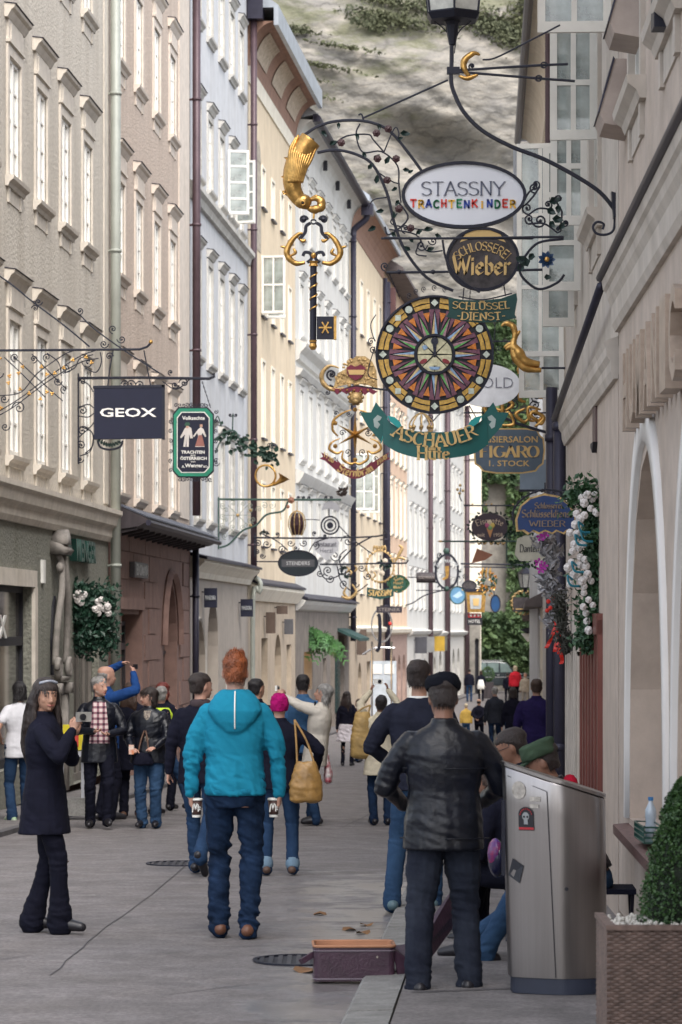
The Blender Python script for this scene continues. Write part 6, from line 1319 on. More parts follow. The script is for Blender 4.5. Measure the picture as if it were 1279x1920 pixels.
s = Sign('green_leaf_sign', 'round dark green leafy sign with faint gold words, beside the green ribbon sign', 'sign', 748,1092,83.0)
s.oval(747,1095,15,17, 'board', mat('deep_green_board', (.012,.07,.045),.5))
for i in range(40): a = i*.157; s.leaf(747 + 14*math.cos(a),1094 + 17*math.sin(a),8,-math.degrees(a), asp=.7, mt=mat('mid_green_leaf', (.03,.10,.05),.6))
for y, t_ in ((1085, 'Cafe'),(1093, 'Mozart'),(1101, 'Bar')): s.text(t_, 747, y, 18,5, mt=M_goldp)
for i in range(14): s.m('gilt_berries', M_goldd).ball(s.q(747 + rnd.uniform(-16,16),1094 + rnd.uniform(-18,20),-.04),1.6*s.k, 5,3)
s.acanth([(740,1056),(748,1040),(754,1028),(748,1022)],5, 'gilt_finial', M_goldd); s.acanth([(738,1048),(752,1046),(760,1050)],4, 'gilt_finial'); s.wire([(747,1056),(747,1080)],1, 'hanger'); s.done()
s = Sign('brown_bar_sign', 'narrow dark brown hanging sign on a bent drainpipe-like arm', 'sign', 730,1143,85.0)
s.plate([(706,1137),(754,1137),(754,1149),(706,1149)], 'board', mat('dark_brown', (.035,.028,.04),.5)); s.text('STEINER', 730,1143,40,6, mt=mat('pale_brown_letter', (.3,.26,.24),.5)); s.wire([(708,1152),(712,1160),(712,1208),(706,1222)],3.6, 'arm'); s.done()
# ---- boot oval and neighbours
s = Sign('boot_sign', 'oval wreath of black letters with a gilded boot in its middle', 'sign', 838,1070,85.0)
s.oring(838,1072,23,34,4, 'frame', M_iron); s.text('SALAMANDER', 838,1052,46,6, arc=-24, mt=mat('silver_letter', (.45,.47,.48),.4), y=-.04, bold=.02)
s.plate([(834,1062),(842,1061),(842,1076),(840,1084),(833,1088),(828,1086),(836,1080)], 'boot', M_gold, -.05,.05); s.m('boss', M_irong).ball(s.q(837,1033),(6*s.k, 3*s.k, 6*s.k)); s.m('boss').ball(s.q(838,1104),5*s.k)
for i in range(28):
    a = i*.2244; s.leaf(838 + 22*math.cos(a),1072 + 33*math.sin(a),6, i*50, asp=.6)
s.wire([(864,1057),(930,1058),(1010,1060)],1.6, 'bracket', sm=False); s.wire([(840,1105),(800,1115),(775,1130),(760,1135)],1.2); s.S(820,1040,815,1062,5,5,.9); s.spiral(872,1080,6,0,1.4,.8); s.done()
s = Sign('dark_banner_sign', 'dark brown furled banner sign left of the boot oval', 'sign', 799,1083,88.0)
s.m('board', M_dkb).lathe([(10*s.k, -18*s.k),(10.5*s.k, 0),(10*s.k, 18*s.k)],(0,0,0),10, 'x'); s.wire([(764,1082),(785,1083)],1, 'bracket'); s.wire([(780,1107),(820,1107),(838,1108)],.9, 'bracket'); s.text('TOSTMANN', 799,1083,30,5, y=-10.8*s.k, mt=mat('pale_brown_letter', (.3,.26,.24),.5)); s.done()
s = Sign('ice_cream_sign', 'dark plum oval ice cream sign with painted cone and silver letters', 'sign', 918,990,60.0)
M_plum = mat('plum_board', (.045,.03,.045),.5)
s.oval(918,988,34,26, 'board', M_plum); s.pen('Eisgrotte', 918,976,54,11, arc=-60, mt=mat('cream_letter', (.55,.44,.34),.5), wd=.16, nib=(30,.5), serif=0) ; s.text('seit', 902,1003,14,7); s.text('1958', 934,1003,16,7)
s.plate([(912,990),(925,990),(919,1009)], 'cone', mat('cone_orange', (.5,.24,.1),.6),-.03,-.02)
for (x, y, c_) in [(914,985,(.45,.10,.22)),(923,985,(.6,.45,.12)),(918,980,(.6,.5,.35)),(919,989,(.18,.35,.15))]: s.m('scoop#%d' % (x*1000 + y), mat('scoop%d' % x, c_, .5)).ball(s.q(x, y, -.03),(5*s.k, 2*s.k, 5*s.k),8,5)
for i in range(46):
    a = i*.1366; s.leaf(918 + 37*math.cos(a),989 + 28*math.sin(a),8, i*53, asp=.6)
for x in (895,905,918,930,940): s.acanth([(x, 1014),(x + 3,1020),(x + 8,1016)],3, mt=M_goldd)
s.wire([(870,948),(920,948),(1010,948)],1.3, 'bracket', sm=False); s.wire([(905,948),(905,962)],1, 'bracket'); s.wire([(930,948),(930,962)],1, 'bracket'); s.wire([(866,940),(862,930),(864,915)],1.2, 'bracket')
for (x, y) in [(862,925),(858,918),(868,920),(863,910)]: s.m('gilt_flower', M_goldd).ball(s.q(x, y),3*s.k, 6,4)
for (x, y) in [(886,946),(912,946),(922,945),(962,946)]: s.m('gilt_flower').ball(s.q(x, y),2*s.k, 6,4)
s.wire([(828,1015),(900,1015),(960,1015),(990,1015)],1.6, 'lower_bar', M_irong, sm=False); s.m('gilt_flower').ball(s.q(826,1015),(5*s.k, 3*s.k, 2*s.k)); s.wire([(950,990),(950,1055)],1.5, 'lower_bar', M_irong)
s.plate([(895,1028),(925,1040),(910,1050),(885,1056)], 'terracotta_leaf', mat('terracotta', (.3,.13,.08),.6),.1,.13); s.done()
# golden lantern box, stars, wreath, emblems
s = Sign('golden_box_sign', 'golden square framed sign box above a small red and black hotel sign', 'sign', 892,1120,92.0)
s.plate([(874,1110),(911,1110),(908,1148),(877,1148)], 'gold_frame', M_gold, -.2,.2); s.plate([(880,1116),(903,1116),(901,1142),(882,1142)], 'panel', mat('pale_blue_panel', (.42,.44,.44),.4),-.215,-.2); s.plate([(886,1122),(898,1122),(897,1136),(887,1136)], 'emblem', M_goldp, -.225,-.216); s.plate([(870,1104),(914,1104),(912,1110),(872,1110)], 'lid', M_iron, -.24,.24)
s.plate([(878,1150),(902,1150),(902,1158),(878,1158)], 'red_band', mat('hotel_red', (.5,.02,.03),.5),-.05,.05); s.plate([(876,1158),(904,1158),(904,1172),(876,1172)], 'black_panel', M_dark, -.05,.05); s.text('HOTEL', 890,1165,22,6, y=-.051)
for x in (883,890,897): s.oval(x, 1154,2.2,2.2, 'stars', M_white, -.055,-.05,8)
s.oval(880,1098,13,9, 'round_top', M_dkb, -.02,.02); s.oring(880,1098,14,10,2); s.wire([(862,1102),(930,1100)],1.0); s.done()
s = Sign('gilt_leaf_wreath', 'green and gold leafy wreath sign above the golden box sign', 'sign', 913,1085,88.0)
r_ = random.Random(8)
for i in range(80):
    a, rr = r_.uniform(0,6.28), r_.uniform(8,18); s.leaf(913 + rr * math.cos(a),1092 + rr*1.25*math.sin(a),7, r_.uniform(0,360), 'green_leaves' if i % 2 else 'gilt_leaves', mat('wreath_green', (.02,.07,.05),.5) if i % 2 else M_gold, asp=.6)
for x in (905,912,919): s.acanth([(x, 1085),(x - 1,1075),(x + 1,1064)],3, 'gilt_leaves', M_gold)
s.wire([(870,1063),(960,1064)],1.2, 'bracket'); s.done()
s = Sign('blue_emblem_sign', 'small blue oval emblem sign low beside the golden box', 'sign', 929,1132,90.0); s.oval(929,1132,9,16, 'board', mat('blue_emblem', (.01,.06,.17),.4)); s.oring(929,1132,10,17,2); s.wire([(925,1100),(927,1116)],1, 'hanger'); s.done()
s = Sign('pale_blue_sign', 'round pale blue sign with white and yellow shape under the boot oval', 'sign', 858,1115,95.0); s.oval(858,1116,14,16, 'board', mat('pale_blue', (.12,.28,.45),.4)); s.oring(858,1116,15.5,17.5,2.2, 'frame', M_irong); s.plate([(848,1118),(862,1108),(868,1116),(858,1122)], 'painted_shape', mat('whitish_blue', (.4,.55,.68),.5),-.025,-.02); s.plate([(864,1106),(869,1104),(869,1108)], 'beak', M_goldp, -.026,-.02); s.wire([(858,1090),(858,1100)],1, 'hanger'); s.done()
s = Sign('dark_gilded_sign', 'dark rectangular sign wrapped in gold scrolls near the far lamp post', 'sign', 982,1132,72.0)
s.plate([(962,1120),(1000,1120),(1000,1147),(962,1147)], 'board', M_dkb); s.plate([(967,1141),(995,1141),(995,1143),(967,1143)], 'gilt_line', M_goldp, -.024,-.02)
for i in range(18): a = i*.349; s.acanth([(982 + 19*math.cos(a),1130 + 17*math.sin(a)),(982 + 24*math.cos(a + .1),1130 + 22*math.sin(a + .1)),(982 + 20*math.cos(a + .3),1130 + 22*math.sin(a + .3))],3, mt=M_goldd)
s.done()
# far wall lantern and pole
s = Sign('street_lantern', 'small black street lantern with pale glass near the ivy, on the right', 'street lamp', 985,1085,70.0); kk = s.k
hx = lambda r, z: [(r * kk * math.cos(j * PI / 3), r * kk * math.sin(j * PI / 3), s.q(0, z).z) for j in range(6)]
a_, b_ = hx(9,1102), hx(14,1076)
for j in range(6): s.m('cage').bar(a_[j], b_[j],1.6*kk); s.m('cage').bar(a_[j], a_[(j + 1) % 6],1.6*kk); s.m('glass_pane#%d' % j, M_lg).add([a_[j], a_[(j + 1) % 6], b_[(j + 1) % 6], b_[j]],[(0,1,2,3)])
a_, b_ = hx(16,1076), hx(4,1064); s.m('roof').add(a_ + b_, [(j, (j + 1) % 6,6 + (j + 1) % 6,6 + j) for j in range(6)] + [tuple(range(6)), tuple(range(6,12))]); s.wire([(985,1066),(985,1058),(1003,1056)],1.6, 'cage'); s.m('cage').tube([s.q(985,1103), s.q(985,1110)],4*kk, 8); s.done()
s = Sign('lamp_post', 'tall thin black post standing on the right before the ivy wall', 'post', 1003,1290,78.0)
s.e.location.z = ground(78); s.py = HY - (ground(78) - CZ) / s.k
s.wire([(1004,1085),(1003,1200),(1003,1392)],4.0, 'pole', M_piped, sm=False); s.plate([(975,1180),(1000,1176),(1000,1186),(988,1188)], 'arm', M_iron, -.1,.1); s.plate([(977,1188),(996,1186),(996,1200),(990,1204)], 'sign_plate', M_white, -.02,.02); s.done()
# square shop signs on left ground floors
def wsign(name, label, fc, u, z, w_, h_, m_, words=None, lm=None, out=.5, ext_='perp', lh=.1):
    e = thing(name, label, 'sign', fc.world(u, 0, z)); e.rotation_euler = fc.e.rotation_euler if ext_ != 'perp' else (0,0,0)
    mb = MB()
    if ext_ == 'perp': mb.box(.05,.05 + out, -.05,.05,-h_ / 2, h_ / 2); obj('board', mb, m_, e); mb = MB(); mb.bar((-.02,0, h_ * .3),(.1,0, h_ * .3),.03); obj('bracket', mb, M_iron, e)
    else: mb.box(-w_ / 2, w_ / 2,-.12,-.02,-h_ / 2, h_ / 2); obj('board', mb, m_, e)
    if words:
        mb = MB(); cx_ = .05 + out / 2 if ext_ == 'perp' else 0
        text(mb, words, cx_, 0, out*.8 if ext_ == 'perp' else w_ * .85, lh, -.051 if ext_ == 'perp' else -.121,.02,.02); obj('lettering', mb, lm or M_white, e)
    return e
wsign('square_sign', 'dark square projecting sign above the first cream arch', b3, b3.u(64.2),.62,.3,.42, M_navy, 'PANDORA', mat('silver_letter', (.45,.47,.48),.4),.28)
wsign('square_sign', 'dark square projecting sign by the green-grey drainpipe, farther of two alike', b3, b3.u(71.8),.45,.3,.42, M_navy, 'PANDORA', mat('silver_letter', (.45,.47,.48),.4),.3)
wsign('square_sign', 'brown menu board with gold lines on the ochre shop wall', b4, b4.u(77.6),.1,.3,.55, mat('brown_board', (.09,.06,.045),.6), None, None, .25)
wsign('square_sign', 'small dark brown projecting sign high on the ochre wall', b4, b4.u(80.2),.45,.3,.22, mat('brown_board', (.09,.06,.045),.6), None, None, .3)
wsign('square_sign', 'dark grey shield sign on the ochre wall near the brown stone house', b4, b4.u(82.2),.0,.3,.42, mat('grey_shield', (.08,.08,.09),.6), None, None, .25)
wsign('long_shop_sign', 'dark metal box with silver capitals on the red sandstone wall', b2, b2.u(53.0),1.0,1.9,.27, mat('dull_metal', (.09,.085,.09),.5,.3), 'EINSMANN', mat('silver_letter', (.45,.47,.48),.4), ext_='flat', lh=.2)
M_gl = mat('green_metal_letters', (.02,.075,.06),.4,.3)
e = thing('shop_lettering', 'deep green metal letters above the flower garland on the grey roughcast wall', 'sign', b1.world(b1.u(45.0),0,1.14)); e.rotation_euler = b1.e.rotation_euler
mb = MB(); text(mb, 'TRACHTEN', -.95,0,1.1,.18,-.02,.10,.02); text(mb, 'WENGER', 1.0,.02,2.2,.34,-.02,.12,.02); obj('letters', mb, M_gl, e)
e = thing('shop_lettering', 'large white letters in the dark shop window at the left edge', 'sign', b1.world(b1.u(39.0),-.12,-.0)); e.rotation_euler = b1.e.rotation_euler
mb = MB(); text(mb, 'GEOX', 0,0,2.1,.32,-.02,.02,.03); obj('letters', mb, M_white, e)
wsign('brown_lettering_panel', 'row of brown letters on the peach wall near the far green awning', b6, b6.u(106),-.55,.3,.9, mat('brown_board', (.09,.06,.045),.6), None, None, .35)
for (Y_, lab, c_) in [(137, 'first dark projecting letters sign on the white arcade house', (.05,.05,.06)),(142, 'grey projecting sign second along the white arcade house', (.2,.2,.2)),(149.5, 'yellow and black projecting sign on the white arcade house', (.4,.25,.02)),(151.5, 'round dark projecting emblem sign at the end of the white arcade house', (.09,.085,.07))]:
    wsign('projecting_sign', lab, b8, b8.u(Y_),-.85,.3,.75, mat('ps%d' % int(Y_), c_, .6), None, None, .55)
# ------------------------------------------------------------------ people
def remesh(mb, vox, name, m, smooth_it=2, wrinkle=0.0, seed=0, parent=None, foci=None):
    """union of overlapping closed shapes into one continuous smooth surface"""
    me = bpy.data.meshes.new('tmp'); me.from_pydata(mb.v, [], mb.f)
    bm = bmesh.new(); bm.from_mesh(me); bmesh.ops.recalc_face_normals(bm, faces=bm.faces); bm.to_mesh(me); bm.free()
    o = bpy.data.objects.new('tmp', me); COL.objects.link(o)
    r = o.modifiers.new('r', 'REMESH'); r.mode = 'VOXEL'; r.voxel_size = vox; r.adaptivity = 0
    s_ = o.modifiers.new('s', 'SMOOTH'); s_.factor = .5; s_.iterations = smooth_it
    dg = bpy.context.evaluated_depsgraph_get(); nm = bpy.data.meshes.new_from_object(o.evaluated_get(dg), depsgraph=dg)
    bpy.data.objects.remove(o); bpy.data.meshes.remove(me)
    if wrinkle:
        n = len(nm.vertices); co = np.empty(n*3); nm.vertices.foreach_get('co', co); co = co.reshape(-1,3); no = np.empty(n*3); nm.vertices.foreach_get('normal', no); no = no.reshape(-1,3)
        x, y, z = co.T; a = fbm(x*26 + seed + z*8, z*27 + x*11 + y*12, y*18,3, seed); b = fbm(x*12 - z*8 + seed, z*58 + x*18, y*12,2, seed + 5)
        d = wrinkle * (.9 * (1 - np.abs(a)) + .5 * (1 - np.abs(b)) - .8)
        if foci:
            wt = .22 + .25*np.clip(fbm(x*5 + seed, z*4, y*4,2, seed + 9),0,1)
            for c_, r_, k_ in foci: wt = wt + k_ * np.exp(-((x - c_[0]) ** 2 + (y - c_[1]) ** 2 + (z - c_[2]) ** 2) / r_ ** 2)
            d = d * wt*1.5
        co = co + no * d[:, None]; nm.vertices.foreach_set('co', co.reshape(-1))
    nm.name = name; nm.materials.clear(); nm.materials.append(m); nm.polygons.foreach_set('use_smooth', [True] * len(nm.polygons)); nm.update()
    return link(name, nm, parent)
def limb(mb, pts, rs, n=10, flat=None):
    """tapered closed limb with rounded ends"""
    pts = [Vector(p) for p in pts]; L = crom(pts, 4) if len(pts) > 2 else [pts[0].lerp(pts[1], t / 4) for t in range(5)]
    k = len(L); m_ = len(rs) - 1; rr = []
    for i in range(k): t = i / (k - 1) * m_; j = min(int(t), m_ - 1); f = t - j; f = f * f * (3 - 2*f); rr.append(rs[j] * (1 - f) + rs[j + 1] * f)
    a, b = (L[0] - L[1]).normalized(),(L[-1] - L[-2]).normalized()
    P_ = [L[0] + a * rr[0] * .95, L[0] + a * rr[0] * .6] + L + [L[-1] + b * rr[-1] * .6, L[-1] + b * rr[-1] * .95]; R_ = [rr[0] * .3, rr[0] * .78] + rr + [rr[-1] * .78, rr[-1] * .3]
    mb.tube(P_, R_, n, True, flat)
def rings(mb, R_, n=20, M=None, sup=2.3):
    """stacked closed rings: (cx, cy, z, rx, ry)"""
    vs = []
    for cx, cy, z, rx, ry in R_:
        for j in range(n):
            a = 2 * PI * j / n; c, s_ = math.cos(a), math.sin(a)
            v = Vector((cx + rx * math.copysign(abs(c) ** (2 / sup), c), cy + ry * math.copysign(abs(s_) ** (2 / sup), s_), z)); vs.append(M @ v if M is not None else v)
    k = len(R_); mb.add(vs, [(i * n + j, i * n + (j + 1) % n, (i + 1) * n + (j + 1) % n, (i + 1) * n + j) for i in range(k - 1) for j in range(n)] + [tuple(range(n))[::-1], tuple((k - 1) * n + j for j in range(n))])
def ik(a, b, l1, l2, pole):
    a, b = Vector(a), Vector(b); d = b - a; L = min(d.length, (l1 + l2)*.995); u = d.normalized(); b = a + u * L
    x = (l1*l1 - l2*l2 + L * L) / (2 * L); h = math.sqrt(max(0, l1*l1 - x * x)); p = Vector(pole); p = (p - u * p.dot(u)).normalized()
    return a + u * x + p * h, b
def hand(mb, w_, fdir, pdir, s, side, curl=.5, spread=1.0):
    """palm at wrist w_, fingers along fdir, palm facing pdir; five separate bent fingers"""
    f = Vector(fdir).normalized(); p = Vector(pdir); p = (p - f * p.dot(f)).normalized(); q = f.cross(p) * side   # q points to the thumb side
    w_ = Vector(w_); H_ = .108*s
    c0 = w_ + f*.01*s; c1 = w_ + f*.052*s
    for t in (-.019,-.006,.007,.02): limb(mb, [w_ + q * t*.7*s, w_ + f*.053*s + q * t * s*1.05],[.0125*s, .0115*s],8)
    for i, (t, ln) in enumerate(((.026,.042),(.009,.048),(-.009,.044),(-.026,.034))):
        b = w_ + f*.052*s + q * t * s * spread; d = (f + q * t*5 * (spread - .8)).normalized(); pts = [b]; a = 0
        for k in range(3):
            a += curl * (.75 + .08*i) * (.6 if k == 0 else 1); dd = d * math.cos(a) + p * math.sin(a); pts.append(pts[-1] + dd * ln * s * (.42,.32,.26)[k])
        limb(mb, pts, [.0082*s, .0078*s, .0066*s],7)
    b = w_ + f*.014*s + q*.018*s; pts = [b, b + (f*.45 + q*.7 + p*.25)*.028*s, b + (f*1.0 + q*.95 + p * (.3 + curl*.5))*.036*s, b + (f*1.5 + q*.85 + p * (.5 + curl*.8))*.04*s]; limb(mb, pts, [.012*s, .0105*s, .0085*s],8)
    return w_ + f*.06*s
def strands(ho, n, ln, st, m, e, HM):
    me = ho.data; nv = len(me.vertices); r_ = random.Random(nv); mb = MB(); c0 = HM @ Vector((0,0,.09))
    for _ in range(n):
        v = me.vertices[r_.randrange(nv)]; nr = (v.co - c0).normalized(); j = Vector((r_.uniform(-1,1), r_.uniform(-1,1), r_.uniform(-1,1)))
        up = 1 if (st == 'crew' and v.co.z > c0.z + .05) else -1
        d = (nr * (.9 if up > 0 else .35) + Vector((0,0, up * (.5 if up > 0 else 1.0))) + j * (.9 if st == 'curly' else .3)).normalized() * ln * r_.uniform(.5,1.2)
        sd_ = d.cross(nr + j*.2).normalized() * ln*.09; p = v.co - nr*.002; mb.add([p - sd_, p + sd_, p + d],[(0,1,2)])
    o = obj('hair_strands', mb, m, e); o['kind'] = 'stuff'
SK = {}
def skin(c, nm): return mat('skin_' + nm, c, .55, var=.06, scale=18, bump=.08, bscale=90)
SKL = skin((.48,.27,.20), 'fair'); SKM = skin((.40,.22,.15), 'tanned'); SKD = skin((.26,.13,.085), 'olive')
def cloth(nm, c, rough=.85, var=.12, scale=9, bump=.25, bscale=160, **k): return mat(nm, c, rough, var=var, scale=scale, bump=bump, bscale=bscale, spec=.12, **k)
JEAN = cloth('blue_denim', (.024,.052,.11),.9, col2=(.011,.026,.06), scale=5); JEANL = cloth('lighter_denim', (.035,.075,.145),.9, col2=(.018,.04,.085), scale=4); JEAND = cloth('dark_denim', (.012,.026,.06),.9, var=.3, scale=5)
BLK = cloth('black_cloth', (.008,.0085,.018)); BLK2 = cloth('black_trousers', (.006,.0065,.014)); NAVY = cloth('navy_cloth', (.012,.014,.045)); SHOE = mat('dark_shoe', (.013,.012,.016),.4); SHOEB = mat('brown_shoe', (.10,.045,.025),.5)
HAIRB = mat('black_hair', (.010,.008,.010),.45, bump=.8, bscale=60, stretch=(3,3,.6)); HAIRBR = mat('brown_hair', (.045,.022,.014),.5, bump=.8, bscale=60, stretch=(3,3,.6)); HAIRG = mat('grey_hair', (.25,.24,.23),.6, bump=.8, bscale=60, var=.3, scale=20); HAIRR = mat('ginger_hair', (.26,.07,.020),.55, bump=.9, bscale=55, var=.35, scale=14); HAIRRR = mat('red_hair', (.12,.018,.012),.5, bump=.8, bscale=60)
ASH = mat('dark_brown_hair', (.022,.013,.011),.5, bump=.8, bscale=60, stretch=(3,3,.6))
LEATH = mat('black_leather', (.005,.0065,.013),.38, var=.3, scale=5, bump=.2, bscale=45, bdist=.01, spec=.4)
def person(label, px, feet, head, yaw, top, legs, hair, sk=SKL, sex='m', arms=None, feetpos=None, lean=0, headturn=0, headtilt=0, jk='jacket', hem=.45, tn='jacket', hs_='short', shoe=SHOE, wide=1.0, det=1, wr=.006, legw=1.0, name='person', Y=None, gz=None, noshoes=False, sleeve=1.0, flare=1.0, body_lean=0, collar=True, hips=None, nod=0, arot=0, kid=1.0):
    Y = Y or Yfeet(feet); H = (feet - head) * Y / F * kid; X = (px - CX) * Y / F
    e = thing('person', label, 'person', (X, Y, ground(Y) + (gz if gz is not None else .02)),-R(yaw)); s = H / 1.75
    # frame: +y forward, +x to the person's right
    sw = (.187 if sex == 'm' else .165) * s * wide; hw = (.10 if sex == 'm' else .098) * s; hz = .90*s; shz = 1.435*s
    hips = Vector(hips) * s if hips is not None else Vector((0,0,0)); LM = Matrix.Translation(Vector((0,0, hz)) + hips) @ Matrix.Rotation(-R(body_lean),4, 'X') @ Matrix.Rotation(R(lean),4, 'Y') @ Matrix.Translation((0,0,-hz))
    T = lambda v: LM @ Vector(v)
    fp = feetpos or ((.10,.02),(-.10,-.02)); body = MB(); trs = MB()
    ank = []; kf = []; ef = []
    for i, sd_ in enumerate((1,-1)):
        f_ = fp[i]; ax, ay = f_[0] * s, f_[1] * s; az = (f_[2] if len(f_) > 2 else 0) * s + .085*s; hj = Vector((sd_ * .09*s, 0,.92*s)) + hips
        kp = f_[3] if len(f_) > 3 else (sd_ * .15,1,0)
        kn, an = ik(hj, (ax, ay, az),.44*s, .41*s, kp); ank.append((an, sd_, f_)); kf += [(kn, .11*s, .8),(an, .12*s, .8),(hj - Vector((0,0,.06)),.12*s, .35)]
        limb(body, [hj, hj.lerp(kn, .5), kn],[.07*s, .058*s, .045*s]); limb(body, [kn, kn.lerp(an, .4), an],[.045*s, .045*s, .033*s]); lw = legw
        limb(trs, [hj + Vector((0,0,.04*s)), hj.lerp(kn, .5), kn],[.098*s * wide, .082*s * lw, .064*s * lw],12); limb(trs, [kn, kn.lerp(an, .45), an.lerp(kn, .02), an + Vector((0,0,-.04*s))],[.066*s * lw, .063*s * lw, .060*s * lw * flare, .064*s * lw * flare],14)
        ft = Vector((math.sin(R(8*sd_)), math.cos(R(8*sd_)),0)); pitch = f_[4] if len(f_) > 4 else 0; ft = Vector((ft.x, ft.y * math.cos(R(pitch)),-math.sin(R(pitch))))
        limb(body, [an, an + ft*.09*s + Vector((0,0,-.045*s))],[.035*s, .028*s])
        if not noshoes:
            sm = MB(); up = Vector((0,0,1)); hl = an - ft*.055*s - Vector((0,0,.045*s)); toe = an + ft*.155*s - Vector((0,0,.052*s))
            limb(sm, [hl, hl.lerp(toe, .5) + Vector((0,0,.012*s)), toe],[.04*s, .043*s, .034*s],12,1.0); limb(sm, [an, an - Vector((0,0,.04*s))],[.042*s, .046*s],10)
            zmin = min((ax, ay, 0))  # keep soles flat on the ground
            if az < .09*s: sm.v = [(v[0], v[1], max(v[2],.004)) for v in sm.v]
            obj('shoe', sm, shoe, e, True)
    g_ = [(0,0,.80,.12,.10),(0,0,.86,.155,.115),(0,-.01,.94,.165 if sex == 'm' else .175,.12),(0,0,1.02,.155 if sex == 'm' else .15,.11),(0,.005,1.10,.145 if sex == 'm' else .125,.105),(0,.01,1.22,.16,.115),(0,.005,1.32,.17,.118),(0,-.005,1.40,.155,.10),(0,-.01,1.45,.10,.075),(0,-.01,1.49,.05,.05)]
    rings(body, [(a * s, b * s, c * s, d * s * wide, f * s * (wide ** .5)) for a, b, c, d, f in g_],16, LM)
    rings(trs, [(a * s, b * s, c * s, (d + (.012 if c < .9 else -.012)) * s * wide, (f + (.012 if c < .9 else -.012)) * s * wide ** .5) for a, b, c, d, f in g_[:4]],16, LM if not hips.length else LM)
    # neck, head
    nb = T((0,-.01*s, 1.45*s)); HM = Matrix.Translation(T((0,.005*s, 1.525*s))) @ Matrix.Rotation(-R(headturn),4, 'Z') @ Matrix.Rotation(-R(nod),4, 'X') @ Matrix.Rotation(R(headtilt),4, 'Y')
    hsz = s * (1.0 if sex == 'm' else .96)
    limb(body, [nb, HM @ Vector((0,0,.05*hsz))],[.056*s, .053*s],12)
    hd = [(0,.035,.0,.028,.03),(0,.032,.012,.045,.052),(0,.022,.04,.060,.078),(0,.012,.075,.069,.092),(0,.006,.11,.074,.099),(0,0,.145,.077,.102),(0,-.003,.175,.074,.098),(0,-.004,.20,.062,.082),(0,-.004,.216,.040,.054),(0,-.004,.222,.012,.016)]
    rings(body, [(a * hsz, b * hsz, c * hsz, d * hsz, f * hsz) for a, b, c, d, f in hd],18, HM, 2.0)
    hp = lambda x, y, z: HM @ Vector((x * hsz, y * hsz, z * hsz))
    limb(body, [hp(0,.098,.118), hp(0,.112,.088), hp(0,.118,.072)],[.008*hsz, .011*hsz, .014*hsz],8)      # nose
    for q_ in (-1,1):
        body.ball(hp(q_ * .012,.104,.068),.009*hsz, 8,5); body.ball(hp(q_ * .076,-.004,.10),(.009*hsz, .019*hsz, .03*hsz),8,6, HM.to_3x3()); body.ball(hp(q_ * .03,.088,.128),(.022*hsz, .012*hsz, .008*hsz),8,5, HM.to_3x3()); body.ball(hp(q_ * .036,.07,.078),(.024*hsz, .02*hsz, .022*hsz),8,5)
    body.ball(hp(0,.082,.016),(.022*hsz, .018*hsz, .016*hsz),8,5); body.ball(hp(0,.094,.046),(.02*hsz, .012*hsz, .006*hsz),8,5, HM.to_3x3()); body.ball(hp(0,.092,.037),(.018*hsz, .012*hsz, .006*hsz),8,5, HM.to_3x3())
    # arms
    jm = MB(); wr_out = {}
    A_ = arms or {}
    for sd_, key in ((1, 'R'),(-1, 'L')):
        sh = T((sd_ * sw, -.005*s, 1.392*s)); a = A_.get(key, {}); w_ = a.get('w', (sd_ * (.255 + .03 * (wide - 1)),.03,.80)); pole = a.get('pole', (sd_ * .5,-1,-.2)); w_ = Vector(w_) * s
        if a.get('rel', False): w_ = T(w_)
        el, wr_ = ik(sh, w_, .285*s, .25*s, pole); ef += [(el, .10*s, 1.0),(wr_, .09*s, .7),(sh + Vector((-sd_ * .05,0,-.12)),.09*s, .6)]; fd = Vector(a.get('f', (wr_ - el).normalized())); pd = a.get('p', (-sd_, 0,0))
        limb(body, [sh, sh.lerp(el, .5), el],[.034*s, .036*s, .032*s]); limb(body, [el, el.lerp(wr_, .4), wr_],[.032*s, .032*s, .024*s]); wr_out[key] = (hand(body, wr_, fd, pd, s*1.06, sd_, a.get('curl', .45), a.get('spread', 1.0)), wr_, el, sh)
        cuff = el.lerp(wr_, .93) if sleeve >= 1 else sh.lerp(el, sleeve*1.6)
        k_ = 1.0 if jk != 'tight' else .86
        if sleeve >= 1: limb(jm, [sh - Vector((sd_ * .035*s, 0,.01*s)), sh.lerp(el, .5), el],[.068*s * k_ * wide ** .5,.064*s * k_ * wide ** .5,.055*s * k_ * wide ** .5],12); limb(jm, [el, el.lerp(wr_, .5), cuff],[.053*s * k_, .048*s * k_, .037*s * k_],12)
        else: limb(jm, [sh - Vector((sd_ * .03*s, 0,0)), cuff],[.075*s, .065*s],12)
    zt = hem; J = [(0,0, zt*1.0,.165,.125)] ; 
    prof = [(z, w1, d1) for z, w1, d1 in [(.60,.19,.15),(.70,.185,.145),(.80,.18,.14),(.88,.178,.138),(.95,.178,.137),(1.03,.17,.13),(1.12,.165 if sex == 'm' else .148,.125),(1.22,.178,.135),(1.32,.19,.135),(1.385,.185,.118),(1.43,.15,.1),(1.46,.105,.085),(1.49,.068,.068)]]
    hz_ = hem*1.75; pr = [p for p in prof if p[0] > hz_ + .02]; w0 = np.interp(hz_, [p[0] for p in prof],[p[1] for p in prof]); d0 = np.interp(hz_, [p[0] for p in prof],[p[2] for p in prof]); fl = A_.get('flare', 1.0)
    rr = [(0,-.002, hz_, w0*1.0*fl, d0*fl)] + [(0,0, z, w1 * (1 + (fl - 1) * max(0,(1.1 - z) / max(.01,1.1 - hz_))), d1 * (1 + (fl - 1) * max(0,(1.1 - z) / max(.01,1.1 - hz_)))) for z, w1, d1 in pr]
    kk_ = 1.03
    rings(jm, [(a * s, b * s, c * s, d * s * wide * kk_, f * s * wide ** .5*kk_) for a, b, c, d, f in rr],20, LM)
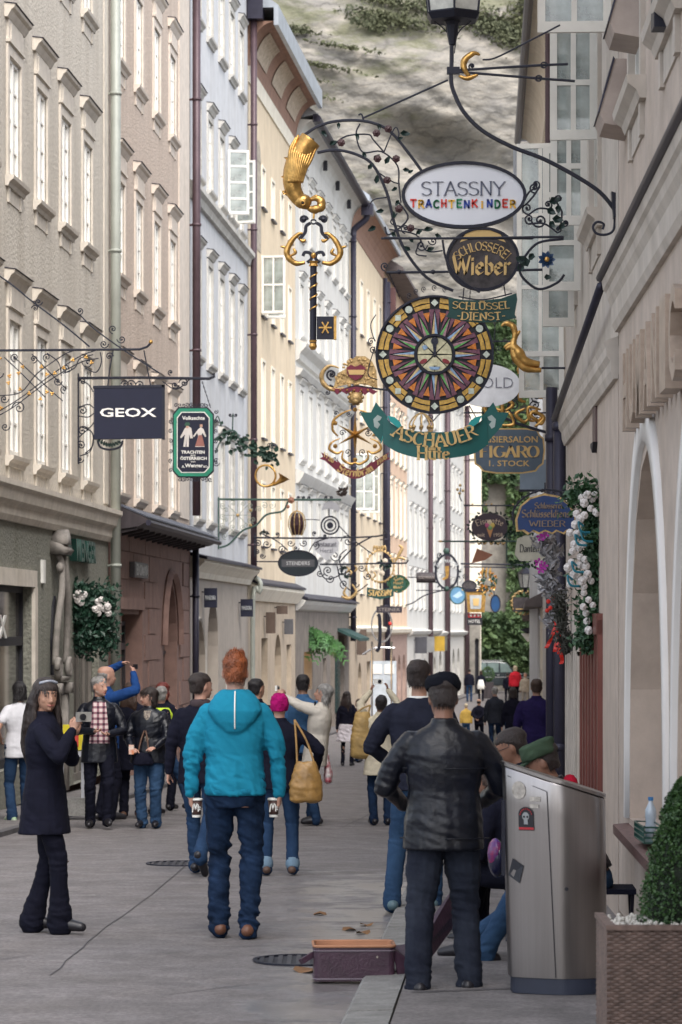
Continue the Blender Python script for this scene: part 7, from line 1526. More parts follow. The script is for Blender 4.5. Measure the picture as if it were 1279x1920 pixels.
    if jk == 'hood':
        M2 = LM
        rings(jm, [(0,-.115*s, 1.245*s, .02*s, .018*s),(0,-.13*s, 1.275*s, .06*s, .034*s),(0,-.12*s, 1.33*s, .12*s, .058*s),(0,-.095*s, 1.40*s, .168*s, .085*s),(0,-.06*s, 1.455*s, .155*s, .095*s),(0,-.035*s, 1.505*s, .115*s, .09*s),(0,-.02*s, 1.53*s, .085*s, .07*s)],18, M2)
    elif collar: rings(jm, [(0,-.01*s, 1.44*s, .09*s, .08*s),(0,-.01*s, 1.49*s, .075*s, .072*s),(0,-.012*s, 1.52*s, .07*s, .068*s)],16, LM)
    vx = {2: .0085,1: .012,0: .02}[det]
    remesh(body, vx*.9, 'body', sk, 1, parent=e)
    remesh(trs, vx, 'trousers', legs, 1, wr*1.9, len(label), e, kf)
    if top is not None: remesh(jm, vx, tn, top, 2 if det > 1 else 1, wr*1.4, len(label) + 3, e, ef + [(T((0,-.1, hz_ + .06)),.2*s, .35)])
    # face parts
    if det >= 1:
        for q_ in (-1,1):
            em = MB(); em.ball(hp(q_ * .031,.090,.110),(.013*hsz, .006*hsz, .006*hsz),8,5, HM.to_3x3()); obj('eye', em, mat('eye_dark', (.03,.02,.02),.2), e)
            em = MB(); limb(em, [hp(q_ * .016,.099,.130), hp(q_ * .034,.096,.135), hp(q_ * .05,.085,.128)],[.004*hsz, .004*hsz, .002*hsz],6); obj('eyebrow', em, hair or HAIRBR, e)
        em = MB(); limb(em, [hp(-.024,.096,.044), hp(0,.105,.040), hp(.024,.096,.044)],[.004*hsz, .006*hsz, .004*hsz],6); obj('lips', em, mat('lips', (.36,.11,.09),.5), e)
    # hair
    if hair is not None:
        hm = MB(); hb = lambda z0, z1, dy, k, kz=1.0: rings(hm, [(0,(b + dy) * hsz, c * hsz, d * k * hsz, f * k * hsz) for a, b, c, d, f in hd if z0 <= c <= z1] + [(0, dy * hsz, .222*hsz * kz, .05*hsz, .06*hsz),(0, dy * hsz, .230*hsz * kz, .01*hsz, .01*hsz)],18, HM, 2.0)
        if hs_ == 'short': hb(.145,.21,-.010,1.09); rings(hm, [(0,-.045*hsz, .045*hsz, .055*hsz, .05*hsz),(0,-.035*hsz, .08*hsz, .07*hsz, .068*hsz),(0,-.028*hsz, .12*hsz, .079*hsz, .08*hsz),(0,-.02*hsz, .165*hsz, .082*hsz, .09*hsz),(0,-.014*hsz, .20*hsz, .068*hsz, .082*hsz)],18, HM, 2.0)
        elif hs_ == 'crew': 
            rings(hm, [(0,-.045*hsz, .05*hsz, .05*hsz, .045*hsz),(0,-.03*hsz, .09*hsz, .072*hsz, .072*hsz),(0,-.022*hsz, .14*hsz, .079*hsz, .084*hsz),(0,-.016*hsz, .18*hsz, .078*hsz, .090*hsz),(0,-.01*hsz, .215*hsz, .06*hsz, .078*hsz),(0,-.004*hsz, .24*hsz, .038*hsz, .055*hsz),(0,0,.248*hsz, .01*hsz, .02*hsz)],18, HM, 2.0)
            for i in range(40): a = rnd.uniform(0,6.28); r__ = rnd.uniform(0,.055); p0 = hp(r__ * math.cos(a), r__ * 1.2*math.sin(a) - .005,.225); limb(hm, [p0, p0 + Vector((rnd.uniform(-.012,.012), rnd.uniform(-.01,.01), rnd.uniform(.018,.032)))],[.009,.004],5)
        elif hs_ == 'bald': rings(hm, [(0,-.04*hsz, .05*hsz, .055*hsz, .05*hsz),(0,-.028*hsz, .09*hsz, .077*hsz, .074*hsz),(0,-.03*hsz, .13*hsz, .08*hsz, .078*hsz),(0,-.05*hsz, .15*hsz, .06*hsz, .055*hsz)],18, HM, 2.0)
        elif hs_ in ('long', 'bob', 'curly', 'fringe'):
            k = 1.16 if hs_ != 'curly' else 1.28; hb(.145,.21,-.012, k, 1.04)
            bl = {'long': -.30, 'bob': -.01, 'curly': -.03, 'fringe': -.0}[hs_]
            R_ = [(0,-.05*hsz, bl * hsz, .07*hsz, .03*hsz),(0,-.055*hsz, (bl*.5) * hsz, .10*hsz, .045*hsz),(0,-.045*hsz, .03*hsz, .09*hsz, .058*hsz),(0,-.033*hsz, .09*hsz, .089*hsz, .078*hsz),(0,-.024*hsz, .14*hsz, .089*hsz, .09*hsz),(0,-.014*hsz, .19*hsz, .074*hsz, .088*hsz),(0,-.01*hsz, .22*hsz, .05*hsz, .06*hsz)]
            rings(hm, R_, 18, HM, 2.0)
            if hs_ == 'long':
                for q_ in (-1,1):
                    for t in range(4): limb(hm, [hp(q_ * .07,.02 - t*.02,.15), hp(q_ * (.085 + .005*t),-.0 - t*.02,.05), hp(q_ * (.09 + .012*t),.02 - t*.025,-.08), hp(q_ * (.085 + .015*t),.03 - t*.03,-.24 - .03*t)],[.02*hsz, .024*hsz, .026*hsz, .014*hsz],7)
            if hs_ in ('fringe', 'curly'): 
                for t in range(5): limb(hm, [hp(-.05 + .025*t, .04,.20), hp(-.055 + .027*t, .088,.17), hp(-.055 + .027*t, .098,.145)],[.02*hsz, .016*hsz, .008*hsz],6)
            if hs_ == 'curly':
                for i in range(60): a = rnd.uniform(0,6.28); z = rnd.uniform(.02,.2); rr_ = .095*math.sqrt(max(.1,1 - ((z - .1) / .14) ** 2)); q = hp(rr_ * math.cos(a), min(.03, rr_ * math.sin(a)) - .02, z); hm.ball(q, .018*hsz, 6,4)
        ho = remesh(hm, vx*.9, 'hair', hair, 1,.006,7, e)
        if det and hs_ != 'bald': strands(ho, 900 if det > 1 else 400, {'crew': .022, 'short': .026, 'curly': .035}.get(hs_, .06) * hsz, hs_, hair, e, HM)
    return e, dict(s=s, LM=LM, HM=HM, hp=hp, hsz=hsz, wr=wr_out, T=T, H=H, ank=ank)
def add_part(e, name, mb, m, smooth=True): return obj(name, mb, m, e, smooth)
def panel(e, info, name, m, zt, zb, wt, wb, dep=.14):     # shirt front seen in an open jacket
    s = info['s']; mb = MB(); T = info['T']; vs = []
    for i in range(7):
        t = i / 6; z = zt + (zb - zt) * t; w_ = wt + (wb - wt) * t; 
        for j in range(7): u = -1 + j / 3; vs.append(T((u * w_ * s, (dep + .004 - .03*u * u - (.03 if i == 0 else 0)) * s, z * s)))
    mb.add(vs, [(i*7 + j, i*7 + j + 1, i*7 + j + 8, i*7 + j + 7) for i in range(6) for j in range(6)]); return add_part(e, name, mb, m)
def strap(e, name, pts, w_, m):
    mb = MB(); L = crom(pts, 5); mb.tube(L, w_, 6); return add_part(e, name, mb, m)
def prop(name, label, cat, e, loc_local, build):
    """a thing held by a person: stays top-level, placed where the hand is"""
    bpy.context.view_layer.update(); M = Matrix.Translation(e.location) @ Matrix.Rotation(e.rotation_euler.z, 4, 'Z')
    t = thing(name, label, cat, M @ Vector(loc_local), e.rotation_euler.z); build(t); return t
def bag(t, w_, h, d, m, sm=None, strapdir=None, sl=.3):
    mb = MB(); rings(mb, [(0,0,-h, w_ * .35, d*.5),(0,0,-h*.93, w_ * .48, d*.9),(0,0,-h*.6, w_ * .5, d),(0,0,-h*.2, w_ * .38, d*.75),(0,0,0, w_ * .28, d*.4)],16); remesh(mb, .014, 'bag_body', m, 1,.012,3, t)
    if strapdir is not None:
        mb = MB(); 
        for q in (-1,1): mb.tube(crom([(q * w_ * .25,0,-.02),(q * w_ * .15 + strapdir[0] * .4, strapdir[1] * .5, sl*.5),(strapdir[0], strapdir[1], sl)],5),.011,6)
        obj('strap', mb, sm or m, t, True)
def camera_prop(t, m=None, lens=-1):
    mb = MB(); mb.box(-.052,.052,-.013,.013,-.032,.032); obj('camera_body', mb, m or mat('silver_camera', (.45,.43,.40),.4,.4), t)
    mb = MB(); mb.lathe([(.0,.012*lens),(.022,.013*lens),(.022,.028*lens),(.016,.030*lens),(0,.030*lens)],(.015,0,0),12, 'y'); obj('lens', mb, mat('camera_lens', (.02,.02,.025),.15), t)
def cup(t):
    mb = MB(); mb.lathe([(0,-.06),(.028,-.06),(.038,.05),(0,.05)], n=16); obj('cup_body', mb, mat('brown_paper_cup', (.07,.035,.03),.5), t, True)
    mb = MB(); mb.lathe([(0,.05),(.042,.05),(.042,.058),(.038,.064),(.02,.066),(0,.066)], n=16); obj('lid', mb, M_white, t, True)
    mb = MB(); mb.lathe([(.0281,-.06),(.030,-.045),(.0305,-.045),(.0285,-.061)], n=16); obj('foot_band', mb, M_white, t)
    mb = MB()
    for P_ in ([(-.025,-.025),(-.02,.02),(-.012,.03),(-.005,-.01),(.004,.03),(.012,.022),(.014,-.02)],[(.018,.0),(.026,.005),(.022,.012),(.016,-.005),(.026,-.01)]): mstroke(mb, P_, .007, None, -.037,.002)
    obj('white_script', mb, M_white, t)
    mb2 = MB(); mb2.add([(v[0],-v[1], v[2]) for v in mb.v], mb.f); 
# --- 1 woman with compact camera, left
e, i_ = person('slim woman with very long dark hair and black coat holding up a compact camera', 84,1750,1276,95, BLK, BLK2, ASH, SKM, 'w', hs_='long', hem=.385, tn='coat', headturn=58, nod=4, det=2, flare=1.45, legw=.98, wide=.92,
    arms={'R': dict(w=(.14,.22,1.39), pole=(.9,.5,-1), f=(.0,.4,.8), p=(-.8,.3,0), curl=.8), 'L': dict(w=(-.08,.16,1.34), pole=(-.6,.6,-1), f=(.5,.6,.3), p=(.3,.3,1), curl=.8), 'flare': 1.25}, feetpos=((.07,.12),(-.07,-.10)), arot=0)
s_ = i_['s']; w1 = i_['wr']['R'][0]
prop('compact_camera', 'small silver camera held up by the long-haired woman', 'camera', e, i_['wr']['R'][0] + Vector((.015,.05,.035)), lambda t: (camera_prop(t, lens=1), setattr(t, 'rotation_euler', (0,0,-R(150)))))
mb = MB(); limb(mb, [i_['hp'](-.06,.045,.20), i_['hp'](0,.065,.215), i_['hp'](.06,.045,.20)],[.012,.01,.012],6); add_part(e, 'sunglasses', mb, mat('sunglass', (.25,.27,.32),.15))
hm = MB()
for t in range(9): a = -1.0 + t*.25; limb(hm, [i_['hp'](.07*math.sin(a),-.06,.12), i_['hp'](.11*math.sin(a),-.10,-.05), i_['hp'](.15*math.sin(a) - .02,-.12,-.25), i_['hp'](.14*math.sin(a) - .03,-.11,-.44 + .02 * (t % 3))],[.03,.036,.03,.012],8)
remesh(hm, .011, 'long_hair', ASH, 1,.006,2, e)
mb = MB(); mb.box(-.004,.004,-.004,.004,-.11,.11); z_ = add_part(e, 'pocket_zip', mb, M_goldp); z_.location = i_['T']((.165*s_, .03,.86*s_)); z_.rotation_euler = (R(-6),0,0)
# --- 2 girl in white T-shirt
WT = cloth('white_tshirt', (.62,.62,.66),.8, var=.05)
person('dark-haired person in white T-shirt and jeans at the left edge, facing away', 36,1545,1281,-25, WT, JEAN, HAIRB, SKM, 'w', hs_='bob', hem=.46, tn='t_shirt', sleeve=.3, collar=False, arms={'L': dict(w=(-.20,.12,1.02), pole=(-.8,-1,0))}, shoe=mat('green_trainer', (.10,.25,.08),.5, col2=(.6,.6,.55), scale=12), flare=1.1)
# --- 3 man in plaid shirt
PLD = mat('plaid_shirt', (.5,.4,.42),.8)
def plaid(m):
    n = m.node_tree.nodes; l = m.node_tree.links; b = n['Principled BSDF']; tc = n.new('ShaderNodeTexCoord'); sp = n.new('ShaderNodeSeparateXYZ'); l.new(tc.outputs['Object'], sp.inputs[0]); outs = []
    for ax, fr in ((0,95),(2,95)):
        mu = n.new('ShaderNodeMath'); mu.operation = 'MULTIPLY'; mu.inputs[1].default_value = fr; l.new(sp.outputs[ax], mu.inputs[0]); si = n.new('ShaderNodeMath'); si.operation = 'SINE'; l.new(mu.outputs[0], si.inputs[0]); g = n.new('ShaderNodeMath'); g.operation = 'GREATER_THAN'; g.inputs[1].default_value = .2; l.new(si.outputs[0], g.inputs[0]); outs.append(g)
    ad = n.new('ShaderNodeMath'); ad.operation = 'ADD'; l.new(outs[0].outputs[0], ad.inputs[0]); l.new(outs[1].outputs[0], ad.inputs[1]); hf = n.new('ShaderNodeMath'); hf.operation = 'MULTIPLY'; hf.inputs[1].default_value = .5; l.new(ad.outputs[0], hf.inputs[0])
    r = n.new('ShaderNodeValToRGB'); e_ = r.color_ramp.elements; e_[0].color = (.62,.52,.50,1); e_[1].color = (.05,.015,.03,1); k = e_.new(.5); k.color = (.26,.12,.15,1); r.color_ramp.interpolation = 'CONSTANT'; e_[1].position = .45; e_[2].position = .9; l.new(hf.outputs[0], r.inputs[0]); l.new(r.outputs[0], b.inputs['Base Color'])
plaid(PLD)
e, i_ = person('grey-bearded man in open black leather jacket over a plaid shirt, facing us', 186,1554,1272,174, LEATH, BLK2, HAIRG, SKL, 'm', hem=.43, headturn=-42, det=2, wide=1.06, arms={'R': dict(w=(.06,.25,1.12), pole=(1,-.6,-.5), f=(-.7,.5,.1), p=(0,.2,1), curl=.5), 'L': dict(w=(-.10,.24,1.09), pole=(-1,-.6,-.5), f=(.7,.5,0), p=(0,.2,1), curl=.5), 'flare': 1.1}, feetpos=((.10,-.08),(-.09,.18,.03)))
panel(e, i_, 'plaid_shirt_front', PLD, 1.46,.98,.075,.12,.158)
bd = MB(); rings(bd, [(0,.03,.004,.03,.035),(0,.028,.02,.05,.062),(0,.024,.045,.062,.072),(0,.018,.06,.066,.072)],16, i_['HM'],2.0); add_part(e, 'beard', bd, mat('short_grey_beard', (.42,.33,.29),.8))
# --- 4 man in blue sweater photographing
BLU = cloth('blue_sweater', (.015,.055,.19))
e, i_ = person('balding man in blue sweater, arms raised overhead, behind the plaid-shirt man', 198,1540,1252,60, BLU, BLK2, HAIRG, SKL, 'm', hs_='bald', hem=.46, tn='sweater', arms={'L': dict(w=(-.02,.22,1.78), pole=(-1,-.5,.3), f=(.6,.5,.2), p=(.4,0,-1)), 'R': dict(w=(.14,.28,1.68), pole=(1,.3,-1), f=(-.5,.5,.3), p=(-.6,0,0))})
prop('phone', 'small phone held overhead by the balding man in blue', 'phone', e, i_['wr']['R'][0] + Vector((-.04,.03,.04)), lambda t: obj('phone_body', (lambda m: m.box(-.055,.055,-.006,.006,-.03,.03))(MB()), M_dark, t))
# --- 5-8 group
e, i_ = person('woman with long reddish-brown curly hair in dark coat, beside the leopard-print woman', 247,1535,1282,8, BLK, BLK2, HAIRBR, SKL, 'w', hs_='curly', hem=.35, tn='coat', headturn=15, shoe=SHOEB, wide=1.08)
hm = MB()
for t in range(7): a = -1.1 + t*.37; limb(hm, [i_['hp'](.07*math.sin(a),-.06,.10), i_['hp'](.10*math.sin(a),-.09,-.05), i_['hp'](.11*math.sin(a),-.10,-.16)],[.035,.036,.015],7)
remesh(hm, .014, 'long_hair', HAIRBR, 1,.006,2, e)
person('woman with cropped red hair mostly hidden behind the hi-vis man', 306,1525,1286,20, BLK, BLK2, HAIRRR, SKL, 'w', hs_='curly', hem=.42, det=1, Y=40)
e, i_ = person('grey-haired man wearing a neon yellow hi-vis vest, striding behind the couple', 302,1530,1290,60, BLK, JEAN, HAIRG, SKL, 'm', hem=.45, headturn=-50, det=1, feetpos=((.12,.40,.0),(-.12,-.05)))
vm = MB(); T_ = i_['T']; s_ = i_['s']; rings(vm, [(0,0,.84*s_, .195*s_, .155*s_),(0,0,1.0*s_, .188*s_, .15*s_),(0,0,1.22*s_, .195*s_, .152*s_),(0,0,1.38*s_, .19*s_, .14*s_),(0,0,1.46*s_, .12*s_, .1*s_)],18, i_['LM']); remesh(vm, .014, 'hi_vis_vest', mat('neon_yellow', (.55,.75,.04),.6),1,.006,1, e)
LEO = mat('leopard_print', (.42,.36,.30),.8, col2=(.04,.03,.03), scale=55, detail=2)
e, i_ = person('short-haired woman in black leather jacket, leopard print top and jeans, looking left', 280,1553,1292,190, LEATH, JEANL, ASH, SKL, 'w', hs_='fringe', hem=.46, headturn=52, det=2, wide=1.22, legw=1.15, arms={'R': dict(w=(.16,.26,.98), pole=(1,-.8,-.3), f=(-.5,.7,-.2), p=(-.4,0,-1), curl=.8), 'L': dict(w=(-.13,.27,1.0), pole=(-1,-.8,-.3), f=(.4,.7,-.1), p=(.4,0,-1), curl=.8), 'flare': 1.1}, feetpos=((.08,.05),(-.09,.02)))
panel(e, i_, 'leopard_top', LEO, 1.46,1.0,.055,.07,.143)
prop('hand_bag', 'small black bag with brown trim carried at the waist of the leopard-top woman', 'bag', e, Vector((.02,.24,.94)) * i_['s'], lambda t: bag(t, .26,.15,.06, BLK, SHOEB, (.0,-.1),.28))
prop('flyer', 'orange and white paper in the hand of the leopard-top woman', 'paper', e, i_['wr']['R'][0] + Vector((.02,.03,.02)), lambda t: obj('paper_sheet', (lambda m: m.box(-.03,.03,-.004,.004,-.06,.05))(MB()), mat('orange_paper', (.6,.18,.06),.6, col2=(.7,.7,.65), scale=12), t))
# --- 9 man with scarf left of hooded man
e, i_ = person('dark-haired man in black jacket and scarf just left of the turquoise hoodie', 376,1641,1266,10, BLK, JEAN, ASH, SKL, 'm', hem=.45, headturn=40, det=1, feetpos=((.06,-.28,.10,(.1,1,0),50),(-.08,.15)), arms={'L': dict(w=(-.29,-.02,.82))}, wide=1.05)
sc = MB(); sc.lathe([(.075,1.44),(.10,1.46),(.095,1.50),(.075,1.52)], n=14); sc.v = [tuple(i_['T'](Vector(v) * i_['s'])) for v in sc.v]; add_part(e, 'scarf', sc, cloth('grey_brown_scarf', (.06,.045,.05)))
# --- 10 turquoise hoodie
TEAL = cloth('turquoise_fleece', (.014,.215,.335),.85, var=.06, scale=6)
e, i_ = person('ginger-haired man from behind in turquoise hooded sweatshirt and jeans, holding two cups', 441,1760,1232,0, TEAL, JEAND, HAIRR, SKL, 'm', jk='hood', hs_='crew', hem=.50, tn='hooded_sweatshirt', det=2, wide=1.04, legw=1.08, wr=.011, arms={'L': dict(w=(-.285,.02,.82), pole=(-1,-.6,0), f=(.05,.25,-1), p=(1,.2,0), curl=.55), 'R': dict(w=(.285,.04,.80), pole=(1,-.6,0), f=(-.05,.25,-1), p=(-1,.2,0), curl=.55)}, feetpos=((.085,-.04),(-.10,.06)), shoe=mat('brown_trainer', (.14,.06,.035),.5))
HOOD = i_; s_ = i_['s']
mb = MB(); mb.tube(crom([i_['T']((.004,-.158,1.38))*1, i_['T']((.004*s_, -.168*s_, 1.29*s_)), i_['T']((.004*s_, -.184*s_, 1.35*s_)), i_['T']((.004*s_, -.186*s_, 1.40*s_)), i_['T']((.004*s_, -.160*s_, 1.455*s_)), i_['T']((.004*s_, -.12*s_, 1.52*s_))][1:],5),.0055,6); add_part(e, 'white_hood_seam', mb, M_white)
mb = MB(); mb.tube([i_['T']((a_ * s_, b_ * s_, 1.33*s_)) for a_, b_ in [(-.02,-.16),(-.05,-.155)]],.001,4)
mb = MB(); rings(mb, [(0,0,.875*s_, .183*s_, .143*s_),(0,0,.91*s_, .186*s_, .146*s_),(0,0,.915*s_, .18*s_, .14*s_)],24, i_['LM']); add_part(e, 'ribbed_hem', mb, cloth('turquoise_rib', (.012,.18,.29),.9, bump=.8, bscale=60, stretch=(4,4,.1)))
for key, lab in (('L', 'brown paper coffee cup with white lid in the left hand of the hooded man'),('R', 'brown paper coffee cup with white lid in the right hand of the hooded man')):
    prop('paper_cup', lab, 'cup', e, i_['wr'][key][0] + Vector((.035 if key == 'L' else -.035,.0,-.015)), cup)
# --- 11 young man beyond
person('young man with short black hair seen between the hoodie and the pink hat', 481,1560,1276,10, BLK, BLK2, HAIRB, SKM, 'm', headturn=30, det=1)
# --- 12 woman with pink hat
e, i_ = person('woman in bright pink knitted hat, dark coat and rolled-up jeans', 524,1642,1306,0, BLK, JEAN, None, SKL, 'w', hem=.47, tn='coat', det=1, wide=1.12, feetpos=((.13,.0),(-.13,-.02)), arms={'R': dict(w=(.36,.10,1.02), pole=(1,-1,0))}, shoe=mat('worn_brown_shoe', (.09,.05,.035),.6))
mb = MB(); h_ = i_['hsz']; rings(mb, [(0,-.01*h_, .06*h_, .086*h_, .10*h_),(0,-.01*h_, .10*h_, .094*h_, .11*h_),(0,-.012*h_, .16*h_, .098*h_, .112*h_),(0,-.012*h_, .21*h_, .082*h_, .095*h_),(0,-.01*h_, .24*h_, .05*h_, .06*h_),(0,-.01*h_, .25*h_, .01*h_, .01*h_)],22, i_['HM'],2.0)
for z in range(5): pass
remesh(mb, .010, 'knitted_hat', cloth('pink_wool', (.38,.008,.13),.95, bump=1.0, bscale=26, bdist=.03),1,.010,4, e)
sc = MB(); sc.lathe([(.07,1.45),(.085,1.47),(.07,1.50)], n=14); sc.v = [tuple(i_['T'](Vector(v) * i_['s'])) for v in sc.v]; add_part(e, 'scarf', sc, cloth('beige_collar', (.35,.26,.18)))
MUST = mat('mustard_leather', (.34,.19,.055),.42, var=.2, scale=8, bump=.4, bscale=12)
for q_, (an, sd_, f_) in enumerate(i_['ank']): mb = MB(); limb(mb, [an + Vector((0,0,.03)), an + Vector((0,0,.0))],[.062,.064],12); add_part(e, 'rolled_cuff', mb, cloth('pale_denim', (.16,.24,.32)))
prop('shoulder_bag', 'slouchy mustard yellow leather shoulder bag on the pink-hat woman', 'bag', e, Vector((.26,-.17,1.10)) * i_['s'], lambda t: bag(t, .30,.36,.09, MUST, MUST, (-.10,.10),.36))
# --- 13 denim man, 14 grey haired woman in white jacket
person('black-haired man in a blue denim shirt, back turned, beyond the pink hat', 568,1545,1268,5, cloth('denim_shirt', (.05,.12,.24)), JEAN, HAIRB, SKM, 'm', hem=.47, tn='shirt', shoe=SHOEB)
CRM = cloth('off_white_jacket', (.56,.52,.46),.8, var=.06)
e, i_ = person('grey-haired woman in an off-white jacket stretching a small camera up to the left', 592,1548,1284,-80, CRM, JEAN, HAIRG, SKL, 'w', hs_='bob', hem=.42, body_lean=-8, nod=-12, arms={'L': dict(w=(-.08,.52,1.64), pole=(-.4,.1,-1), f=(0,.6,.8), p=(1,.3,0), curl=.7), 'R': dict(w=(.02,.50,1.62), pole=(.5,0,-1), f=(0,.6,.8), p=(-1,.3,0), curl=.7)}, wide=1.1)
prop('compact_camera', 'tiny white camera at arm\'s length of the grey-haired woman', 'camera', e, i_['wr']['L'][0] + Vector((.03,.03,.04)), lambda t: camera_prop(t, M_white))
prop('shoulder_bag', 'black shoulder bag on the back of the woman in the off-white jacket', 'bag', e, Vector((.17,.02,1.08)) * i_['s'], lambda t: bag(t, .34,.24,.08, BLK, BLK, (-.1,0),.42))
prop('shopping_bag', 'small red and white printed bag hanging low by the off-white jacket', 'bag', e, Vector((.2,-.12,.76)) * i_['s'], lambda t: bag(t, .2,.26,.05, mat('red_white_print', (.45,.02,.06),.5, col2=(.75,.7,.7), scale=14, detail=1), None, (0,0),.1))
# --- 15,16 skirt woman & companion
e, i_ = person('long-haired woman in black cardigan, white lace skirt and black tights', 651,1438,1298,10, BLK, BLK2, ASH, SKL, 'w', hs_='long', hem=.56, tn='cardigan', headturn=20, det=1, legw=.75, wide=.95)
sk_ = MB(); s_ = i_['s']; rings(sk_, [(0,0,.58*s_, .27*s_, .22*s_),(0,0,.66*s_, .25*s_, .2*s_),(0,0,.8*s_, .21*s_, .17*s_),(0,0,.98*s_, .18*s_, .14*s_)],24, i_['LM']); remesh(sk_, .014, 'lace_skirt', cloth('white_lace', (.62,.58,.62),.8),0,.02,2, e)
hm = MB()
for t in range(7): a = -1.1 + t*.37; limb(hm, [i_['hp'](.07*math.sin(a),-.06,.10), i_['hp'](.10*math.sin(a),-.09,-.05), i_['hp'](.10*math.sin(a),-.10,-.30)],[.035,.036,.015],7)
remesh(hm, .016, 'long_hair', ASH, 1,.006,2, e)
person('person in a dull red top and dark jeans standing beside the lace-skirt woman', 673,1430,1312,-60, cloth('dull_red_top', (.16,.05,.05)), JEAND, HAIRBR, SKL, 'w', hs_='bob', hem=.5, det=0)
# --- 17 beige jacket photographer, bag
e, i_ = person('man in a cream parka photographing with both arms up, big tan bag on his shoulder', 714,1548,1306,-8, cloth('cream_parka', (.56,.50,.38),.8), JEAND, HAIRB, SKD, 'm', hem=.38, tn='parka', det=1, arms={'L': dict(w=(-.10,.22,1.80), pole=(-1,.2,-.4), f=(.2,.2,1), p=(.8,0,0), curl=.6), 'R': dict(w=(.13,.22,1.82), pole=(1,.2,-.4), f=(-.2,.2,1), p=(-.8,0,0), curl=.6), 'flare': 1.15}, headtilt=0, nod=-15, wide=1.1)
prop('compact_camera', 'small white camera held high by the man in the cream parka', 'camera', e, i_['wr']['R'][0] + Vector((-.10,.03,.04)), lambda t: camera_prop(t, M_white))
prop('shoulder_bag', 'large tan hobo bag hanging beside the man in the cream parka', 'bag', e, Vector((-.25,.0,1.52)) * i_['s'], lambda t: bag(t, .30,.56,.10, mat('tan_bag', (.40,.26,.09),.6, var=.2, scale=6), None, (.1,0),.08))
# --- 18 dark sweater man
e, i_ = person('broad man in a charcoal sweater with white collar, standing just beyond the leather jacket', 786,1712,1243,3, cloth('charcoal_sweater', (.018,.020,.034)), JEANL, ASH, SKM, 'm', hem=.48, tn='sweater', det=2, wide=1.12, headturn=18, collar=False, feetpos=((.10,.1),(-.19,.0)), arms={'L': dict(w=(-.20,.20,1.02), pole=(-1,-.8,0))}, shoe=mat('grey_blue_trainer', (.10,.17,.2),.5))
mb = MB(); mb.lathe([(.066,1.47),(.078,1.485),(.070,1.50)], n=14); mb.v = [tuple(i_['T'](Vector(v) * i_['s'])) for v in mb.v]; add_part(e, 'white_collar', mb, M_white)
# --- 19 leather jacket man
e, i_ = person('heavy man from behind in a black leather jacket, black beret and washed dark jeans', 832,1868,1276,-2, LEATH, cloth('washed_black_denim', (.030,.036,.052),.9, col2=(.010,.012,.022), scale=3.5), ASH, SKD, 'm', hem=.455, det=2, wide=1.17, legw=1.22, wr=.007, nod=18, arms={'L': dict(w=(-.20,.24,1.02), pole=(-1,-.9,-.1), f=(.7,.6,0), p=(0,0,1)), 'R': dict(w=(.20,.24,1.02), pole=(1,-.9,-.1), f=(-.7,.6,0), p=(0,0,1)), 'flare': 1.05}, feetpos=((.14,.02),(-.15,-.10)))
s_ = i_['s']; h_ = i_['hsz']; mb = MB(); rings(mb, [(0,-.01*h_, .150*h_, .094*h_, .108*h_),(0,-.005*h_, .17*h_, .100*h_, .118*h_),(0,.0,.20*h_, .103*h_, .122*h_),(0,.01*h_, .235*h_, .090*h_, .105*h_),(0,.01*h_, .252*h_, .04*h_, .05*h_)],22, i_['HM'],2.0); remesh(mb, .009, 'beret', cloth('black_felt', (.008,.009,.014),.95),1,.008,4, e)
for z, w_ in ((1.245,.23),(.86,.245)):
    mb = MB(); L = [i_['T']((x * s_, -(.157 if z > 1 else .158) * s_ * math.sqrt(max(.05,1 - (x / .27) ** 2.6)) - .004, z * s_)) for x in np.linspace(-w_, w_, 17)]; mb.tube(L, .0035,5); add_part(e, 'jacket_seam', mb, LEATH)
# --- far people
person('person in dark clothes and jeans far down the street, left of the white backpack', 880,1316,1255,0, BLK, JEAN, ASH, hem=.5, det=0)
e, i_ = person('person carrying a white backpack far down the street', 902,1315,1258,5, BLK, BLK2, HAIRBR, sex='w', hs_='bob', hem=.5, det=0)
prop('backpack', 'small white backpack worn by a distant walker', 'backpack', e, Vector((0,-.22,1.22)) * i_['s'], lambda t: bag(t, .4,.5,.14, M_white))
e, i_ = person('fair-haired person in a bright red jacket far down the street', 966,1322,1249,-10, cloth('bright_red_jacket', (.5,.02,.035)), BLK2, mat('fair_hair', (.42,.34,.24),.7), sex='w', hs_='curly', hem=.47, det=0, wide=1.15)
prop('shoulder_bag', 'black bag at the side of the distant red jacket', 'bag', e, Vector((.28,-.1,1.05)) * i_['s'], lambda t: bag(t, .3,.3,.1, BLK))
person('small person in dark clothes beside the distant red jacket', 952,1320,1262,10, BLK, BLK2, ASH, hem=.47, det=0)
person('person in pale clothes standing by the far black post', 985,1330,1262,190, cloth('pale_stone_cloth', (.4,.36,.3)), cloth('pale_trouser', (.3,.28,.25)), HAIRG, hem=.47, det=0)
person('bald man in a black jacket with hands behind his back, mid street', 898,1398,1312,20, BLK, BLK2, HAIRB, SKM, hs_='bald', hem=.44, det=0, arms={'L': dict(w=(-.05,-.2,.98), pole=(-1,-.2,0)), 'R': dict(w=(.05,-.2,.98), pole=(1,-.2,0))})
person('small distant person in yellow top, just right of the beret', 874,1395,1320,0, cloth('yellow_top', (.5,.33,.08)), JEANL, mat('straw_cap', (.5,.42,.3),.8), hem=.5, det=0)
person('man in a dark jacket and slim dark jeans walking away, left of a walking pair', 928,1420,1290,0, cloth('dark_slate_jacket', (.022,.025,.035)), JEAND, HAIRG, hem=.48, det=1, legw=.85, feetpos=((.10,.18),(-.08,-.12)), shoe=mat('white_sole_trainer', (.3,.3,.32),.6))
